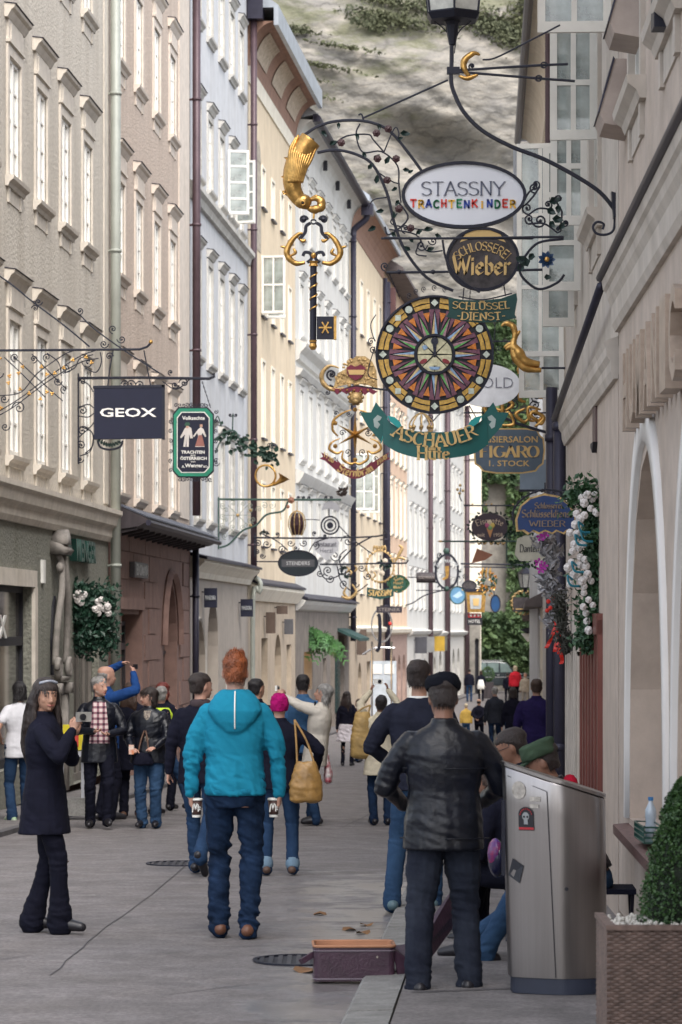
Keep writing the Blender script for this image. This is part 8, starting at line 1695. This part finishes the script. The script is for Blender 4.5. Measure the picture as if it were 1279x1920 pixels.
person('person in a dark jacket and blue jeans walking away, right of a walking pair', 962,1437,1290,-5, BLK, JEAN, ASH, hem=.48, det=1, hs_='bob', sex='w')
PURP = cloth('violet_blue_jumper', (.018,.012,.062))
person('grey-haired man in a violet-blue jumper with a pale collar, walking away on the right', 1006,1512,1276,3, PURP, cloth('navy_trousers', (.010,.012,.028)), HAIRBR, SKL, hem=.48, tn='jumper', det=2, wide=1.18, arms={'L': dict(w=(-.30,.05,.80))})
# --- seated group behind the bin
def seated(label, px, head, Y, yaw, top, legs, hair, **k):
    H = 1.75; base = dict(det=2); base.update(k)
    zh = CZ + (HY - head) * Y / F - ground(Y)      # wanted height of the head top above ground
    dz = (zh - 1.75) # hips drop
    return dz, base
def sitperson(label, px, head, Y, yaw, top, legs, hair, sk=SKM, hz=None, **k):
    zh = CZ + (HY - head) * Y / F - ground(Y); drop = (zh - 1.755)
    return person(label, px, HY + F * (CZ - ground(Y)) / Y, HY + F * (CZ - ground(Y)) / Y - 1.75 * F / Y, yaw, top, legs, hair, sk, Y=Y, hips=(0,.10, drop + .02), **k)
e, i_ = sitperson('seated man in olive army cap and red-lined black jacket behind the bin', 1136,1386,17.8,-88, LEATH, JEANL, ASH, SKD, det=2, hem=.52, nod=22, body_lean=22, tn='jacket', headturn=0, wide=1.1, arms={'R': dict(w=(.05,.42,.62), pole=(1,-.3,-1)), 'L': dict(w=(-.05,.45,.62), pole=(-1,-.3,-1))}, feetpos=((.13,.84),(-.13,.72)))
h_ = i_['hsz']; OL = cloth('olive_canvas', (.050,.080,.050),.9); mb = MB(); rings(mb, [(0,-.0,.145*h_, .093*h_, .112*h_),(0,0,.17*h_, .098*h_, .115*h_),(0,-.008*h_, .225*h_, .092*h_, .108*h_),(0,-.01*h_, .235*h_, .07*h_, .085*h_),(0,-.01*h_, .237*h_, .02*h_, .02*h_)],22, i_['HM'],2.2); remesh(mb, .009, 'army_cap', OL, 1,.009,4, e)
mb = MB(); vs = []
for t in range(9): a = -1.1 + t*.275; vs += [i_['hp'](.088*math.sin(a),.10*math.cos(a),.150), i_['hp'](.085*math.sin(a),.075 + .10*math.cos(a),.130), i_['hp'](.085*math.sin(a),.075 + .10*math.cos(a),.124), i_['hp'](.088*math.sin(a),.10*math.cos(a),.143)]
mb.add(vs, [(4*i + q, 4*i + (q + 1) % 4,4*i + 4 + (q + 1) % 4,4*i + 4 + q) for i in range(8) for q in range(4)]); add_part(e, 'cap_peak', mb, OL)
mb = MB(); mb.ball(i_['T']((.0,-.10,1.45)),(.10,.05,.06)); add_part(e, 'red_hood_lining', mb, cloth('red_lining', (.42,.008,.03)))
STOOLZ = None
e2, i2 = sitperson('seated dark-haired man with thin glasses leaning forward behind the olive cap', 1056,1366,19.4,-85, BLK, BLK2, ASH, SKD, det=1, hem=.52, nod=20, body_lean=18, wide=1.1, feetpos=((.13,.55),(-.13,.6)), arms={'R': dict(w=(.05,.42,.7), pole=(1,-.3,-1)), 'L': dict(w=(-.05,.45,.7), pole=(-1,-.3,-1))})
mb = MB()
for q_ in (-1,1): mb.tube([i2['hp'](q_ * (.034 + .022*math.cos(a)),.106,.108 + .018*math.sin(a)) for a in [t * PI / 5 for t in range(11)]],.0018,4); mb.tube([i2['hp'](q_ * .056,.104,.112), i2['hp'](q_ * .078,.0,.115)],.002,4)
add_part(e2, 'glasses', mb, M_iron)
e3, i3 = sitperson('seated person with tousled brown hair, nearest the street behind the bin', 1012,1418,19.0,-60, BLK, BLK2, HAIRBR, SKD, det=1, hs_='curly', hem=.52, nod=28, body_lean=20, feetpos=((.12,.5),(-.12,.4)), arms={'R': dict(w=(.05,.40,.62), pole=(1,-.3,-1)), 'L': dict(w=(-.05,.42,.6), pole=(-1,-.3,-1))})
sitlab = ['folding stool under the man in the olive cap', 'folding stool under the man with glasses', 'folding stool under the tousle-haired person']
for (ee, lab, ii) in ((e, sitlab[0], i_),(e2, sitlab[1], i2),(e3, sitlab[2], i3)):
    hzw = max(.25,(ii['LM'] @ Vector((0,0,.82*ii['s']))).z - .02)
    t = thing('folding_stool', lab, 'stool', (ee.location.x, ee.location.y, ground(ee.location.y) + .05), ee.rotation_euler.z)
    mb = MB(); mb.box(-.19,.19,-.17,.17, hzw - .03, hzw); obj('seat', mb, BLK, t)
    for a, b in ((-.16,.16),(.16,-.16)):
        for y in (-.15,.15): mb = MB(); mb.bar((a, y, 0),(b, y, hzw - .03),.02); obj('leg', mb, M_piped, t)
# ------------------------------------------------------------------ props
def gpt(px, py, lift=0.0):
    Y = Yfeet(py); return Vector(((px - CX) * Y / F, Y, ground(Y) + lift))
# --- stainless steel litter bin with slanted top
M_steel = mat('brushed_steel', (.33,.31,.31),.3,1.0, var=.03, scale=3, bump=.03, bscale=60, stretch=(30,30,.25), grime=.3)
Yb = 15.9; kb = Yb / F; gz_ = ground(Yb) + .055
t = thing('litter_bin', 'stainless steel litter bin with slanted top, stickers and dark plinth', 'litter bin', P(1048,1868, Yb)); t.location.z = gz_
def bx(px): return (px - 1048) * kb
zt = lambda px: CZ + (HY - (1440 + (px - 940) * (1503 - 1440) / (1125 - 940))) * kb - gz_
# plan outline: rounded front, seen corner at px 1042
plan0 = [(-.26,.12),(-.262,.02),(-.245,-.05),(-.15,-.10),(-.03,-.145),(.03,-.155),(.12,-.14),(.20,-.10),(.245,-.04),(.26,.03),(.262,.14),(.20,.30),(-.20,.28)]
plan0 = [(v.x, v.y) for v in crom([Vector(p + (0,)) for p in plan0],4, True)]
def bpt(x, y, z): # slight lean outwards at the top left
    return (x * (1.0 + .0) - (.03 if x < 0 else .012) * (z / 1.1) * (1 if x < 0 else 1) + (.0), y, z)
def topz(x): return 1.215 - (x + .29)*.335
mb = MB(); n = len(plan0); vs = []
for lv in range(7):
    f = lv / 6
    for x, y in plan0: vs.append(bpt(x, y, .085 + (topz(x) - .085) * f))
mb.add(vs, [(i * n + j, i * n + (j + 1) % n, (i + 1) * n + (j + 1) % n, (i + 1) * n + j) for i in range(6) for j in range(n)] + [tuple(6*n + j for j in range(n))]); o = obj('steel_body', mb, M_steel, t, True)
mod = o.modifiers.new('b', 'BEVEL'); mod.width = .012; mod.segments = 2; mod.limit_method = 'ANGLE'; mod.angle_limit = R(40)
mb = MB(); mb.profz([(x*.97 + .004, y*.97) for x, y in plan0],0,.084); obj('plinth', mb, mat('dark_plinth', (.022,.028,.05),.5), t)
mb = MB(); tp = [bpt(x*1.015, y*1.015, topz(x) + .001) for x, y in plan0]; tp2 = [(a, b, c + .018) for a, b, c in tp]; mb.add(tp + tp2,[tuple(range(n))[::-1], tuple(range(n, 2*n))] + [(i, (i + 1) % n, n + (i + 1) % n, n + i) for i in range(n)]); obj('slanted_lid', mb, M_steel, t)
def yfront(x): 
    c = [ya + (yb - ya) * (x - a) / (b - a) for (a, ya),(b, yb) in zip(plan0, plan0[1:] + plan0[:1]) if min(a, b) <= x <= max(a, b) and abs(a - b) > 1e-6]
    return min(c) if c else -.1
mb = MB()
def fl(x, z, off=-.004): p = bpt(x, yfront(x) + off, z); return p
for (xa, za, xb, zb, w_) in [(-.025,.09,-.045, topz(-.03) - .055,.004),(-.045, topz(-.03) - .055,-.245, topz(-.25) - .05,.004)]:
    mb.bar(fl(xa, za), fl(xb, zb), w_)
obj('door_seam', mb, M_dark, t); mb = MB(); p = fl(.035,.56,-.003); mb.lathe([(0,-.004),(.010,-.004),(.010,.0),(0,0)],(p[0], p[1], p[2]),12, 'y'); obj('lock', mb, M_dark, t)
def sticker(name, m_, x0, x1, z0, z1, off, shape='rect'):
    mb = MB(); nn = 18
    if shape == 'oval': pts = [((x0 + x1) / 2 + (x1 - x0) / 2*math.cos(2 * PI * i / nn),(z0 + z1) / 2 + (z1 - z0) / 2*math.sin(2 * PI * i / nn)) for i in range(nn)]
    elif shape == 'arch': pts = [(x0, z0),(x1, z0)] + [((x0 + x1) / 2 + (x1 - x0) / 2*math.cos(PI * i / 10), z1 - (x1 - x0)*.5 + (x1 - x0)*.5*math.sin(PI * i / 10)) for i in range(11)]
    elif shape == 'tilt': cx_, cz_ = (x0 + x1) / 2,(z0 + z1) / 2; pts = [(cx_ + (a * math.cos(-.4) - b * math.sin(-.4)) * (x1 - x0) / 2, cz_ + (a * math.sin(-.4) + b * math.cos(-.4)) * (z1 - z0) / 2) for a, b in ((-1,-1),(1,-1),(1,1),(-1,1))]
    else: pts = [(x0, z0),(x1, z0),(x1, z1),(x0, z1)]
    mb.add([fl(a, b, off) for a, b in pts],[tuple(range(len(pts)))]); return obj(name, mb, m_, t)
sticker('round_sticker', mat('pale_sticker', (.45,.42,.38),.6, var=.2, scale=30),-.225,-.155,1.03,1.125,-.008, 'oval'); sticker('paper_sticker', MATS['pale_sticker'],-.135,-.08,1.02,1.045,-.007); sticker('paper_sticker', MATS['pale_sticker'],-.135,-.09,.985,1.005,-.007)
sticker('skull_sticker', mat('black_sticker', (.012,.012,.018),.4),-.195,-.118,.865,.99,-.008, 'arch'); sticker('red_stripe', mat('sticker_red', (.45,.02,.03),.5),-.195,-.118,.870,.882,-.010)
sticker('skull_mark', mat('skull_grey', (.30,.32,.33),.5),-.176,-.140,.918,.962,-.011, 'oval'); sticker('skull_jaw', MATS['skull_grey'],-.168,-.148,.898,.925,-.012); sticker('skull_eye', MATS['black_sticker'],-.172,-.161,.932,.944,-.014, 'oval'); sticker('skull_eye', MATS['black_sticker'],-.155,-.144,.932,.944,-.014, 'oval')
mb = MB(); 
for i in range(9): a = R(160 - i*17); x_, z_ = -.157 + .032*math.cos(a),.936 + .044*math.sin(a); mb.bar(fl(x_, z_ - .004,-.012), fl(x_ + .001, z_ + .004,-.012),.004)
obj('red_lettering', mb, MATS['sticker_red'], t)
sticker('black_tape', mat('black_tape', (.02,.022,.03),.5),-.245,-.185,.60,.70,-.008, 'tilt')
mb = MB(); mb.box(-.305,-.285,-.01,.03,.62,1.02); mb.box(-.30,-.27,.0,.03,.9,.93); obj('side_handle', mb, M_iron, t)
t2 = thing('leaning_instrument', 'dark glossy instrument body with red rim held behind the litter bin', 'instrument', P(932,1610,17.3), R(10))
mb = MB(); mb.ball((0,0,0),(.05,.10,.11),14,8); obj('sound_box', mb, mat('dark_blue_gloss', (.01,.012,.04),.2), t2, True); mb = MB(); mb.ball((-.012,-.01,.03),(.045,.08,.09),12,8); obj('red_rim', mb, mat('red_blue_lacquer', (.35,.02,.06),.25, col2=(.05,.03,.18), scale=12), t2, True)
# --- instrument case, open, on the road
pc = gpt(665,1845); t = thing('instrument_case', 'open dark plum instrument case with tan lining standing on the road by the kerb', 'instrument case', (pc.x, pc.y, ground(pc.y) + .015), R(2))
wk = 152*pc.y / F; hk = 64*pc.y / F; dk = .30
M_case = mat('plum_leather_case', (.050,.022,.040),.45, var=.2, scale=8, bump=.3, bscale=60); M_lin = mat('tan_lining', (.42,.20,.11),.8)
def rr(w_, d, r, n=5): return [(sx * (w_ / 2 - r) + r * math.cos(a0 + i * PI / 2 / n), sy * (d / 2 - r) + r * math.sin(a0 + i * PI / 2 / n)) for sx, sy, a0 in ((1,1,0),(-1,1, PI / 2),(-1,-1, PI),(1,-1,1.5 * PI)) for i in range(n + 1)]
po = rr(wk, dk, .035); pi_ = rr(wk - .022, dk - .022,.028); n = len(po)
mb = MB(); vs = [(x, y + dk / 2,0) for x, y in po] + [(x, y + dk / 2, hk) for x, y in po] + [(x, y + dk / 2, hk) for x, y in pi_] + [(x, y + dk / 2,.02) for x, y in pi_]
mb.add(vs, [tuple(range(n))[::-1]] + [(k * n + i, k * n + (i + 1) % n, (k + 1) * n + (i + 1) % n, (k + 1) * n + i) for k in (0,1) for i in range(n)]); obj('case_shell', mb, M_case, t)
mb = MB(); mb.add([(x*.998, y*.998 + dk / 2, z) for z in (hk + .004,.022) for x, y in pi_],[(i, (i + 1) % n, n + (i + 1) % n, n + i) for i in range(n)] + [tuple(range(n, 2*n))]); mb.tube([(x, y + dk / 2, hk + .004) for x, y in po] + [(po[0][0], po[0][1] + dk / 2, hk + .004)],.009,6); obj('tan_lining', mb, M_lin, t, True)
for z in (.012, hk - .022): mb = MB(); mb.tube([(x*1.006,(y)*1.006 + dk / 2, z) for x, y in po + po[:1]],.005,5); obj('piping', mb, mat('dull_piping', (.14,.11,.14),.5), t)
mb = MB(); mb.bar((-wk / 2 - .07,.06, hk*.55),(-wk / 2,.1, hk*.75),.03,.05); obj('clasp', mb, M_case, t); mb = MB(); mb.box(wk*.27, wk*.29,-.006,0, hk*.68, hk*.74); obj('latch', mb, mat('latch_brass', (.5,.45,.4),.3,.8), t)
mb = MB(); L_ = Vector((wk / 2 + .02,.12, hk - .05)); mb.add([(wk / 2 + .0,.02, hk - .02),(wk / 2 + .10,.05, hk - .09),(wk / 2 + .42,.65, hk + .17),(wk / 2 + .40,.70, hk + .30),(wk / 2 + .12,.22, hk - .00),(wk / 2 + .0,.25, hk - .02),(wk / 2 + .02,.02, hk - .17),(wk / 2 + .12,.05, hk - .19),(wk / 2 + .42,.68, hk + .10)],[(0,1,2,3,4,5),(1,7,8,2),(0,6,7,1)]); lid = obj('open_lid', mb, M_case, t); sm_ = lid.modifiers.new('s', 'SOLIDIFY'); sm_.thickness = .02
# --- wicker planter with box cone
Yp = 13.2; t = thing('wicker_planter', 'brown woven wicker planter at the lower right corner', 'planter', P(1250,1735, Yp)); wz = t.location.z; t.location.z = ground(Yp) + .055; hp_ = wz - t.location.z
kp = Yp / F; x0, x1 = (1138 - 1250) * kp, (1138 - 1250) * kp + .62
M_wick = mat('wicker_strand', (.17,.115,.095),.55, var=.2, scale=18, bump=.2)
mb = MB(); mb.box(x0 + .02, x1 - .02,.02,.58,0, hp_ - .03); obj('planter_core', mb, mat('planter_core', (.05,.035,.03),.8), t)
mb = MB(); cw, rh_ = .026,.0125; rows = int(hp_ / rh_)
for r_i in range(rows):
    z = r_i * rh_
    for face in (0,1):
        L_ = .62 if face == 0 else .60; nseg = int(L_ / cw); vs = []
        for i in range(nseg*2 + 1):
            u = i * cw / 2; d = .007*math.sin(PI * (i / 2 + (r_i % 2)) ) if False else .008 * (1 if (i + 2 * (r_i % 2)) % 4 == 0 else (-.6 if (i + 2 * (r_i % 2)) % 4 == 2 else .2))
            if face == 0: vs += [(x0 + u, .012 - d, z),(x0 + u, .012 - d - .003, z + rh_ * .5),(x0 + u, .012 - d, z + rh_ * .94)]
            else: vs += [(x0 + .012 - d, u, z),(x0 + .012 - d - .003, u, z + rh_ * .5),(x0 + .012 - d, u, z + rh_ * .94)]
        mb.add(vs, [(3*i + q, 3*i + 3 + q, 3*i + 4 + q, 3*i + 1 + q) for i in range(nseg*2) for q in (0,1)])
obj('wicker_weave', mb, M_wick, t, True)['kind'] = 'stuff'
mb = MB(); mb.box(x0 - .004, x1,-.004,.035, hp_ - .022, hp_); mb.box(x0 - .004, x0 + .04,.035,.6, hp_ - .022, hp_); obj('rim', mb, M_wick, t)
mb = MB(); r_ = random.Random(4)
for i in range(420): x, y = r_.uniform(x0 + .04, x1 - .04), r_.uniform(.03,.5); mb.ball((x, y, hp_ - .012 + r_.uniform(-.01,.012)), r_.uniform(.007,.014),5,3)
obj('white_gravel', mb, mat('white_gravel', (.58,.55,.50),.8), t)['kind'] = 'stuff'
bt = thing('box_cone', 'clipped green box cone growing in the wicker planter', 'shrub', P(1290,1735,13.5)); bt.location.z = t.location.z + hp_ - .02
mb = MB(); r_ = random.Random(6); Hc = .66
def cpos():
    z = r_.random() ** .8 * Hc; rad = .215 * (1 - z / Hc) ** .62 + .015; a = r_.uniform(0,6.283); q = rad * (r_.uniform(.82,1.04)); bmp = .012*math.sin(a*9 + z*40) + .012*math.sin(z*31 - a*5); q += bmp; return (q * math.cos(a), q * math.sin(a), z)
leafcloud(mb, 15000, cpos, .017, r_, asp=.7); obj('foliage', mb, mat('box_leaf_green', (.055,.12,.03),.5, col2=(.02,.055,.018), scale=30), bt)['kind'] = 'stuff'
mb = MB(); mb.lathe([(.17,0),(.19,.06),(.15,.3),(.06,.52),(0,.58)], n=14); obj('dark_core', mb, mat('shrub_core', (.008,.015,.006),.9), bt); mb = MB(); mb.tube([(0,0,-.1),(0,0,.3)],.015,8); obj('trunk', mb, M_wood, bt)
# --- tray and bottle on the sill
sp_ = P(1200,1655,17.2)
t = thing('green_tray', 'small dark green wire tray on the window sill beside the box cone', 'tray', (lin(RP, 17.6) - .02,17.6, CZ - 1.255),0)
mb = MB()
for z in (0,.03,.06,.09): mb.tube([(-.05,-.28, z),(.06,-.28, z),(.06,.28, z),(-.05,.28, z),(-.05,-.28, z)],.006,5)
for i in range(22): y = -.28 + i*.0266; mb.tube([(-.05, y, 0),(-.05, y, .09)],.0035,4)
mb.box(-.05,.06,-.28,.28,-.004,.004); obj('tray_wire', mb, mat('tray_green', (.015,.07,.055),.4), t)
t = thing('water_bottle', 'clear plastic bottle with blue cap standing in the green tray', 'bottle', (lin(RP, 18.2) + .0,17.8, CZ - 1.25))
mb = MB(); mb.lathe([(0,0),(.032,0),(.034,.06),(.030,.09),(.034,.12),(.033,.16),(.014,.20),(.013,.215)], n=16); obj('bottle_body', mb, mat('bottle_plastic', (.50,.58,.66),.08, spec=.9), t, True); mb = MB(); mb.lathe([(0,.215),(.016,.215),(.016,.235),(0,.235)], n=14); obj('cap', mb, mat('blue_cap', (.05,.22,.5),.4), t)
# --- garlands
def garland(name, label, cat, pts, Y, radpx, n, leaf_m, size, flowers=(), seedv=1, asp=.55, droop=.3):
    cx_ = sum(p[0] for p in pts) / len(pts); cy_ = sum(p[1] for p in pts) / len(pts); e = thing(name, label, cat, P(cx_, cy_, Y)); k = Y / F; r_ = random.Random(seedv); mb = MB(); L = crom([Vector(p + (0,)) if len(p) == 2 else Vector(p) for p in pts],8)
    def pos():
        i = r_.randrange(len(L)); p = L[i]; a, b, c = r_.gauss(0,.42), r_.gauss(0,.42), r_.gauss(0,.42); q = 1 + .35*math.sin(p.x*.2 + p.y*.13)
        return ((p.x - cx_ + a * radpx * q) * k, c * radpx * k*1.2,(cy_ - p.y - b * radpx * q) * k)
    leafcloud(mb, n, pos, size, r_, droop, asp); obj('foliage', mb, leaf_m, e)['kind'] = 'stuff'
    c = MB(); c.tube([((p.x - cx_) * k, 0,(cy_ - p.y) * k) for p in L], radpx * k*.35,6); obj('stem', c, MATS['shrub_core'], e)
    return e, k, cx_, cy_, r_
G1 = mat('garland_green', (.045,.115,.04),.5, col2=(.012,.04,.022), scale=8)
e, k, cx_, cy_, r_ = garland('flower_garland', 'thick dark green garland with white roses hanging over the red-brown door', 'flower garland', [(1085,930),(1118,945),(1125,985),(1120,1030),(1125,1080),(1122,1130),(1110,1175),(1095,1205)],23.2,36,6500, G1,.055, seedv=3)
def roses(e, k, cx_, cy_, lst, m_, r0, dd=-.16):
    for (x, y) in lst:
        mb = MB(); c = Vector(((x - cx_) * k, dd + rnd.uniform(-.03,.03),(cy_ - y) * k)); rr_ = r0*k * rnd.uniform(.8,1.15)
        for j in range(7): a = j*.9; mb.ball(c + Vector((math.cos(a) * rr_ * .45,-rr_ * .2 * (j % 2), math.sin(a) * rr_ * .45)),(rr_ * .55, rr_ * .35, rr_ * .55),7,4)
        mb.ball(c + Vector((0,-rr_ * .4,0)), rr_ * .42,7,5); obj('rose_bloom', mb, m_, e, True)
M_rw = mat('white_rose', (.66,.62,.60),.7, var=.1, scale=30)
roses(e, k, cx_, cy_, [(1088,935),(1098,930),(1108,938),(1092,945),(1112,930),(1127,918),(1104,955),(1115,962),(1121,963),(1135,972),(1138,958),(1078,965),(1084,975),(1076,985),(1092,968),(1066,1000),(1078,1002),(1074,1022),(1082,1028),(1090,1022),(1085,1045),(1093,1050),(1096,1062),(1068,1055),(1062,1065),(1073,1078),(1080,1082),(1066,1096),(1088,1090),(1098,1078),(1106,1090),(1092,1112),(1100,1125),(1090,1138),(1108,1135),(1096,1150),(1098,1165),(1100,1182),(1092,1100),(1084,1060),(1070,1035)], M_rw, 8)
for i, (x, y) in enumerate([(1084,1012),(1095,1005),(1078,1062),(1090,988),(1070,1088)]):
    mb = MB(); c = Vector(((x - cx_) * k, -.2,(cy_ - y) * k)); mb.tube(crom([c, c + Vector((-.04,-.02,.03)), c + Vector((-.02,-.03,-.04)), c + Vector((.05,-.02,-.05))],5),.009,5); obj('ribbon', mb, mat('teal_ribbon', (.01,.16,.22),.4), e)
e, k, cx_, cy_, r_ = garland('silver_leaf_garland', 'dry silver-white leaf garland with magenta orchids and red ribbons, beside the green garland', 'garland', [(1015,1010),(1035,1040),(1028,1090),(1045,1120),(1040,1170)],27.5,15,1100, mat('silver_leaf', (.42,.41,.42),.5, col2=(.22,.22,.24), scale=10),.10, seedv=5, asp=.4)
for (x, y) in [(1012,1008),(1020,1003),(1008,1055),(1018,1062),(1012,1068)]:
    for j in range(5): a = j*1.257 + x; mb = MB(); c = Vector(((x - cx_) * k, -.14,(cy_ - y) * k)); u = Vector((math.cos(a),-.2, math.sin(a))); v = Vector((-math.sin(a),0, math.cos(a))); mb.add([c, c + u*.03 + v*.014, c + u*.045, c + u*.03 - v*.014],[(0,1,2,3)]); obj('orchid_petal', mb, mat('magenta', (.42,.02,.34),.5), e)
M_redr = mat('red_ribbon', (.62,.03,.02),.4)
for pts in [[(1040,1165),(1044,1190),(1038,1222)],[(1042,1170),(1030,1200),(1022,1215)],[(1044,1168),(1050,1200),(1046,1226)],[(1046,1215),(1052,1235),(1050,1245)]]:
    mb = MB(); L = [Vector(((x - cx_) * k, -.14,(cy_ - y) * k)) for x, y in pts]; L = crom(L, 5); vs = []
    for i, p in enumerate(L): vs += [p + Vector((-.018,.01*math.sin(i),0)), p + Vector((.018,-.01*math.sin(i),0))]
    mb.add(vs, [(2*i, 2*i + 1,2*i + 3,2*i + 2) for i in range(len(L) - 1)]); obj('red_ribbon', mb, M_redr, e)
for (x, y) in [(1026,1128),(1030,1140),(1034,1122),(1024,1145)]: mb = MB(); mb.ball(((x - cx_) * k, -.15,(cy_ - y) * k),4.5*k, 7,5); obj('red_bauble', mb, M_redr, e)
e, k, cx_, cy_, r_ = garland('dark_twig_garland', 'dark withered twig garland hanging below the silver garland', 'garland', [(1048,1120),(1052,1160),(1058,1200),(1062,1215)],26.5,15,900, mat('withered', (.06,.06,.05),.8),.07, seedv=8, asp=.3)
e, k, cx_, cy_, r_ = garland('flower_garland', 'dark green garland with white bloom clusters on the grey roughcast wall at left', 'flower garland', [(108,1108),(112,1150),(118,1205),(130,1130),(155,1110),(165,1160),(158,1210),(185,1120),(200,1150),(196,1205),(150,1140),(180,1170)],45.6,24,5200, mat('garland_blue_green', (.03,.085,.05),.5, col2=(.008,.028,.02), scale=8),.10, seedv=9)
roses(e, k, cx_, cy_, [(143,1118),(150,1113),(156,1120),(148,1125),(160,1115),(154,1130),(185,1128),(192,1124),(200,1130),(190,1138),(180,1142),(196,1142),(186,1150),(204,1138),(205,1150)], M_rw, 7,-.2)
e, k, cx_, cy_, r_ = garland('fern_basket', 'bright green feathery plant box on the brown stone wall over the lit shop display', 'plant', [(552,1180),(575,1190),(600,1205),(618,1210)],90.0,10,250, mat('fern_green', (.07,.19,.05),.6, col2=(.03,.09,.03), scale=5),.22, seedv=12, asp=.3)
fm = MB()
for i in range(90):
    x = r_.uniform(545,625); y = 1172 + (x - 545)*.42 + r_.uniform(-6,22); c = Vector(((x - cx_) * k, r_.uniform(-.4,.2),(cy_ - y) * k)); a = r_.uniform(-.3,3.5); L = [c + Vector((math.cos(a) * t*.09,-.05*t, math.sin(a) * t*.08 - t * t*.016)) for t in range(6)]
    for p, q in zip(L, L[1:]):
        d = (q - p).normalized(); s_ = Vector((-d.z, 0, d.x)); 
        for sg in (-1,1): fm.add([p, p + s_ * sg*.13 + d*.10, p + s_ * sg*.11 + d*.14, p + d*.05],[(0,1,2,3)])
obj('fronds', fm, MATS['fern_green'], e)['kind'] = 'stuff'
# small hanging shrubs and door boards
for (x, y, Y, lab) in [(883,1290,150, 'small clipped ball shrub beside the distant backpack walker')]:
    t = thing('ball_shrub', lab, 'shrub', (px_(915,165),165, ground(165))); mb = MB(); leafcloud(mb, 700, lambda: (lambda a, b, r: (r * math.cos(a) * math.sin(b), r * math.sin(a) * math.sin(b),1.35 + r * math.cos(b)))(rnd.uniform(0,6.28), rnd.uniform(0,3.14), rnd.uniform(.3,.42)),.1); obj('crown', mb, MATS['box_leaf_green'], t)['kind'] = 'stuff'
    mb = MB(); mb.box(-.3,.3,-.3,.3,0,.9); obj('tub', mb, M_wood, t)
# --- white table with display left behind the plaid man
t = thing('display_stand', 'small white stand with a yellow and red board behind the plaid-shirt man', 'display stand', P(136,1535,37.5)); t.location.z = ground(37.5) + .05
mb = MB(); mb.box(-.18,.18,-.15,.15,.74,.80); obj('stand_top', mb, mat('pale_stand', (.45,.46,.5),.6), t)
for a in (-.13,.13): mb = MB(); mb.bar((a, 0,0),(a, 0,.74),.04); obj('leg', mb, mat('pale_stand', (0,0,0)), t)
mb = MB(); mb.box(-.12,.14,-.02,0,.82,1.14); obj('board', mb, mat('display_yellow', (.65,.55,.02),.6), t); mb = MB(); mb.box(-.05,.08,-.04,-.021,.86,1.08); obj('pot', mb, mat('display_red', (.5,.04,.03),.5), t)
mb = MB(); mb.box(-.17,.17,-.14,.14,.0,.22); obj('stone_base', mb, M_kerb, t)
# --- oval info frame and white lockers near x 715
t = thing('bent_tube_stand', 'chrome bent-tube frame with a red dot standing at the peach house', 'stand', P(716,1395,92)); t.location.z = ground(92)
kz = 92 / F; mb = MB(); mb.ring((0,0,3.3),.42,.37,-.03,.03,28,.8,1.3); 
for a in (-.3,.3): mb.tube([(a, 0,0),(a, 0,2.8)],.035,8)
mb.tube(crom([(-.6,0,2.4),(-.2,0,2.6),(.4,0,2.6)],5),.03,8); obj('chrome_tube', mb, mat('chrome', (.6,.6,.62),.2,.9), t); mb = MB(); mb.ball((.25,-.05,3.35),.06); obj('red_dot', mb, M_redr, t)
mb = MB(); mb.box(-.35,.45,0,.05,.5,2.2); obj('info_board', mb, mat('pale_info_board', (.5,.55,.6),.4), t)
for i in range(2): mb = MB(); mb.box(-.3 + i*.38,0 + i*.38,-.02,-.005,1.8,2.1); obj('notice', mb, M_white, t)
# --- dark car at the end
Yc = 181.0; kc = Yc / F
t = thing('parked_car', 'dark off-road car seen from the side at the end of the street', 'car', (px_(925, Yc), Yc, ground(Yc)))
M_car = mat('dark_car_paint', (.018,.028,.035),.25, spec=.8); X0, X1 = px_(870, Yc) - px_(925, Yc), px_(966, Yc) - px_(925, Yc) + 1.0
mb = MB(); mb.prism([(X0,.45),(X0,1.0),(X0 + .1,1.15),(X0 + .3,1.2),(X0 + .45,1.85),(X0 + .6,1.93),(X0 + 2.0,1.93),(X0 + 2.6,1.85),(X0 + 3.15,1.25),(X0 + 4.2,1.12),(X0 + 4.5,.9),(X0 + 4.5,.45)],-.05,1.7); b_ = obj('body', mb, M_car, t); md = b_.modifiers.new('b', 'BEVEL'); md.width = .07; md.segments = 2
for a, b, c in ((.6,1.35,.0),(1.42,2.1,0),(2.2,2.95,.35)): mb = MB(); mb.prism([(X0 + a - (.08 if c == 0 and a < 1 else 0),1.27),(X0 + b, 1.27),(X0 + b - c, 1.82),(X0 + a, 1.82)],-.09,-.04); obj('side_window', mb, mat('car_glass', (.16,.22,.22),.08, spec=1), t)
for xw in (.85,3.45): mb = MB(); mb.lathe([(0,-.12),(.36,-.12),(.39,-.06),(.39,.1),(0,.1)],(X0 + xw, -.03,.39),24, 'y'); w_ = obj('wheel', mb, M_dark, t); mb = MB(); mb.lathe([(0,-.15),(.22,-.14),(.27,-.122),(0,-.11)],(X0 + xw, -.03,.39),20, 'y'); obj('rim', mb, mat('wheel_rim', (.5,.5,.52),.3,.7), w_)
mb = MB(); mb.box(X0 - .05, X0 + 4.5,-.09,-.05,.95,.99); obj('side_strip', mb, mat('wheel_rim', (0,0,0)), t); mb = MB(); mb.box(X0 + .6, X0 + 2.4,.1,.16,1.96,2.0); obj('roof_rail', mb, MATS['wheel_rim'], t)
mb = MB(); mb.box(X0 + 2.0, X0 + 2.15,-.1,-.07,1.08,1.12); obj('door_handle', mb, MATS['wheel_rim'], t)
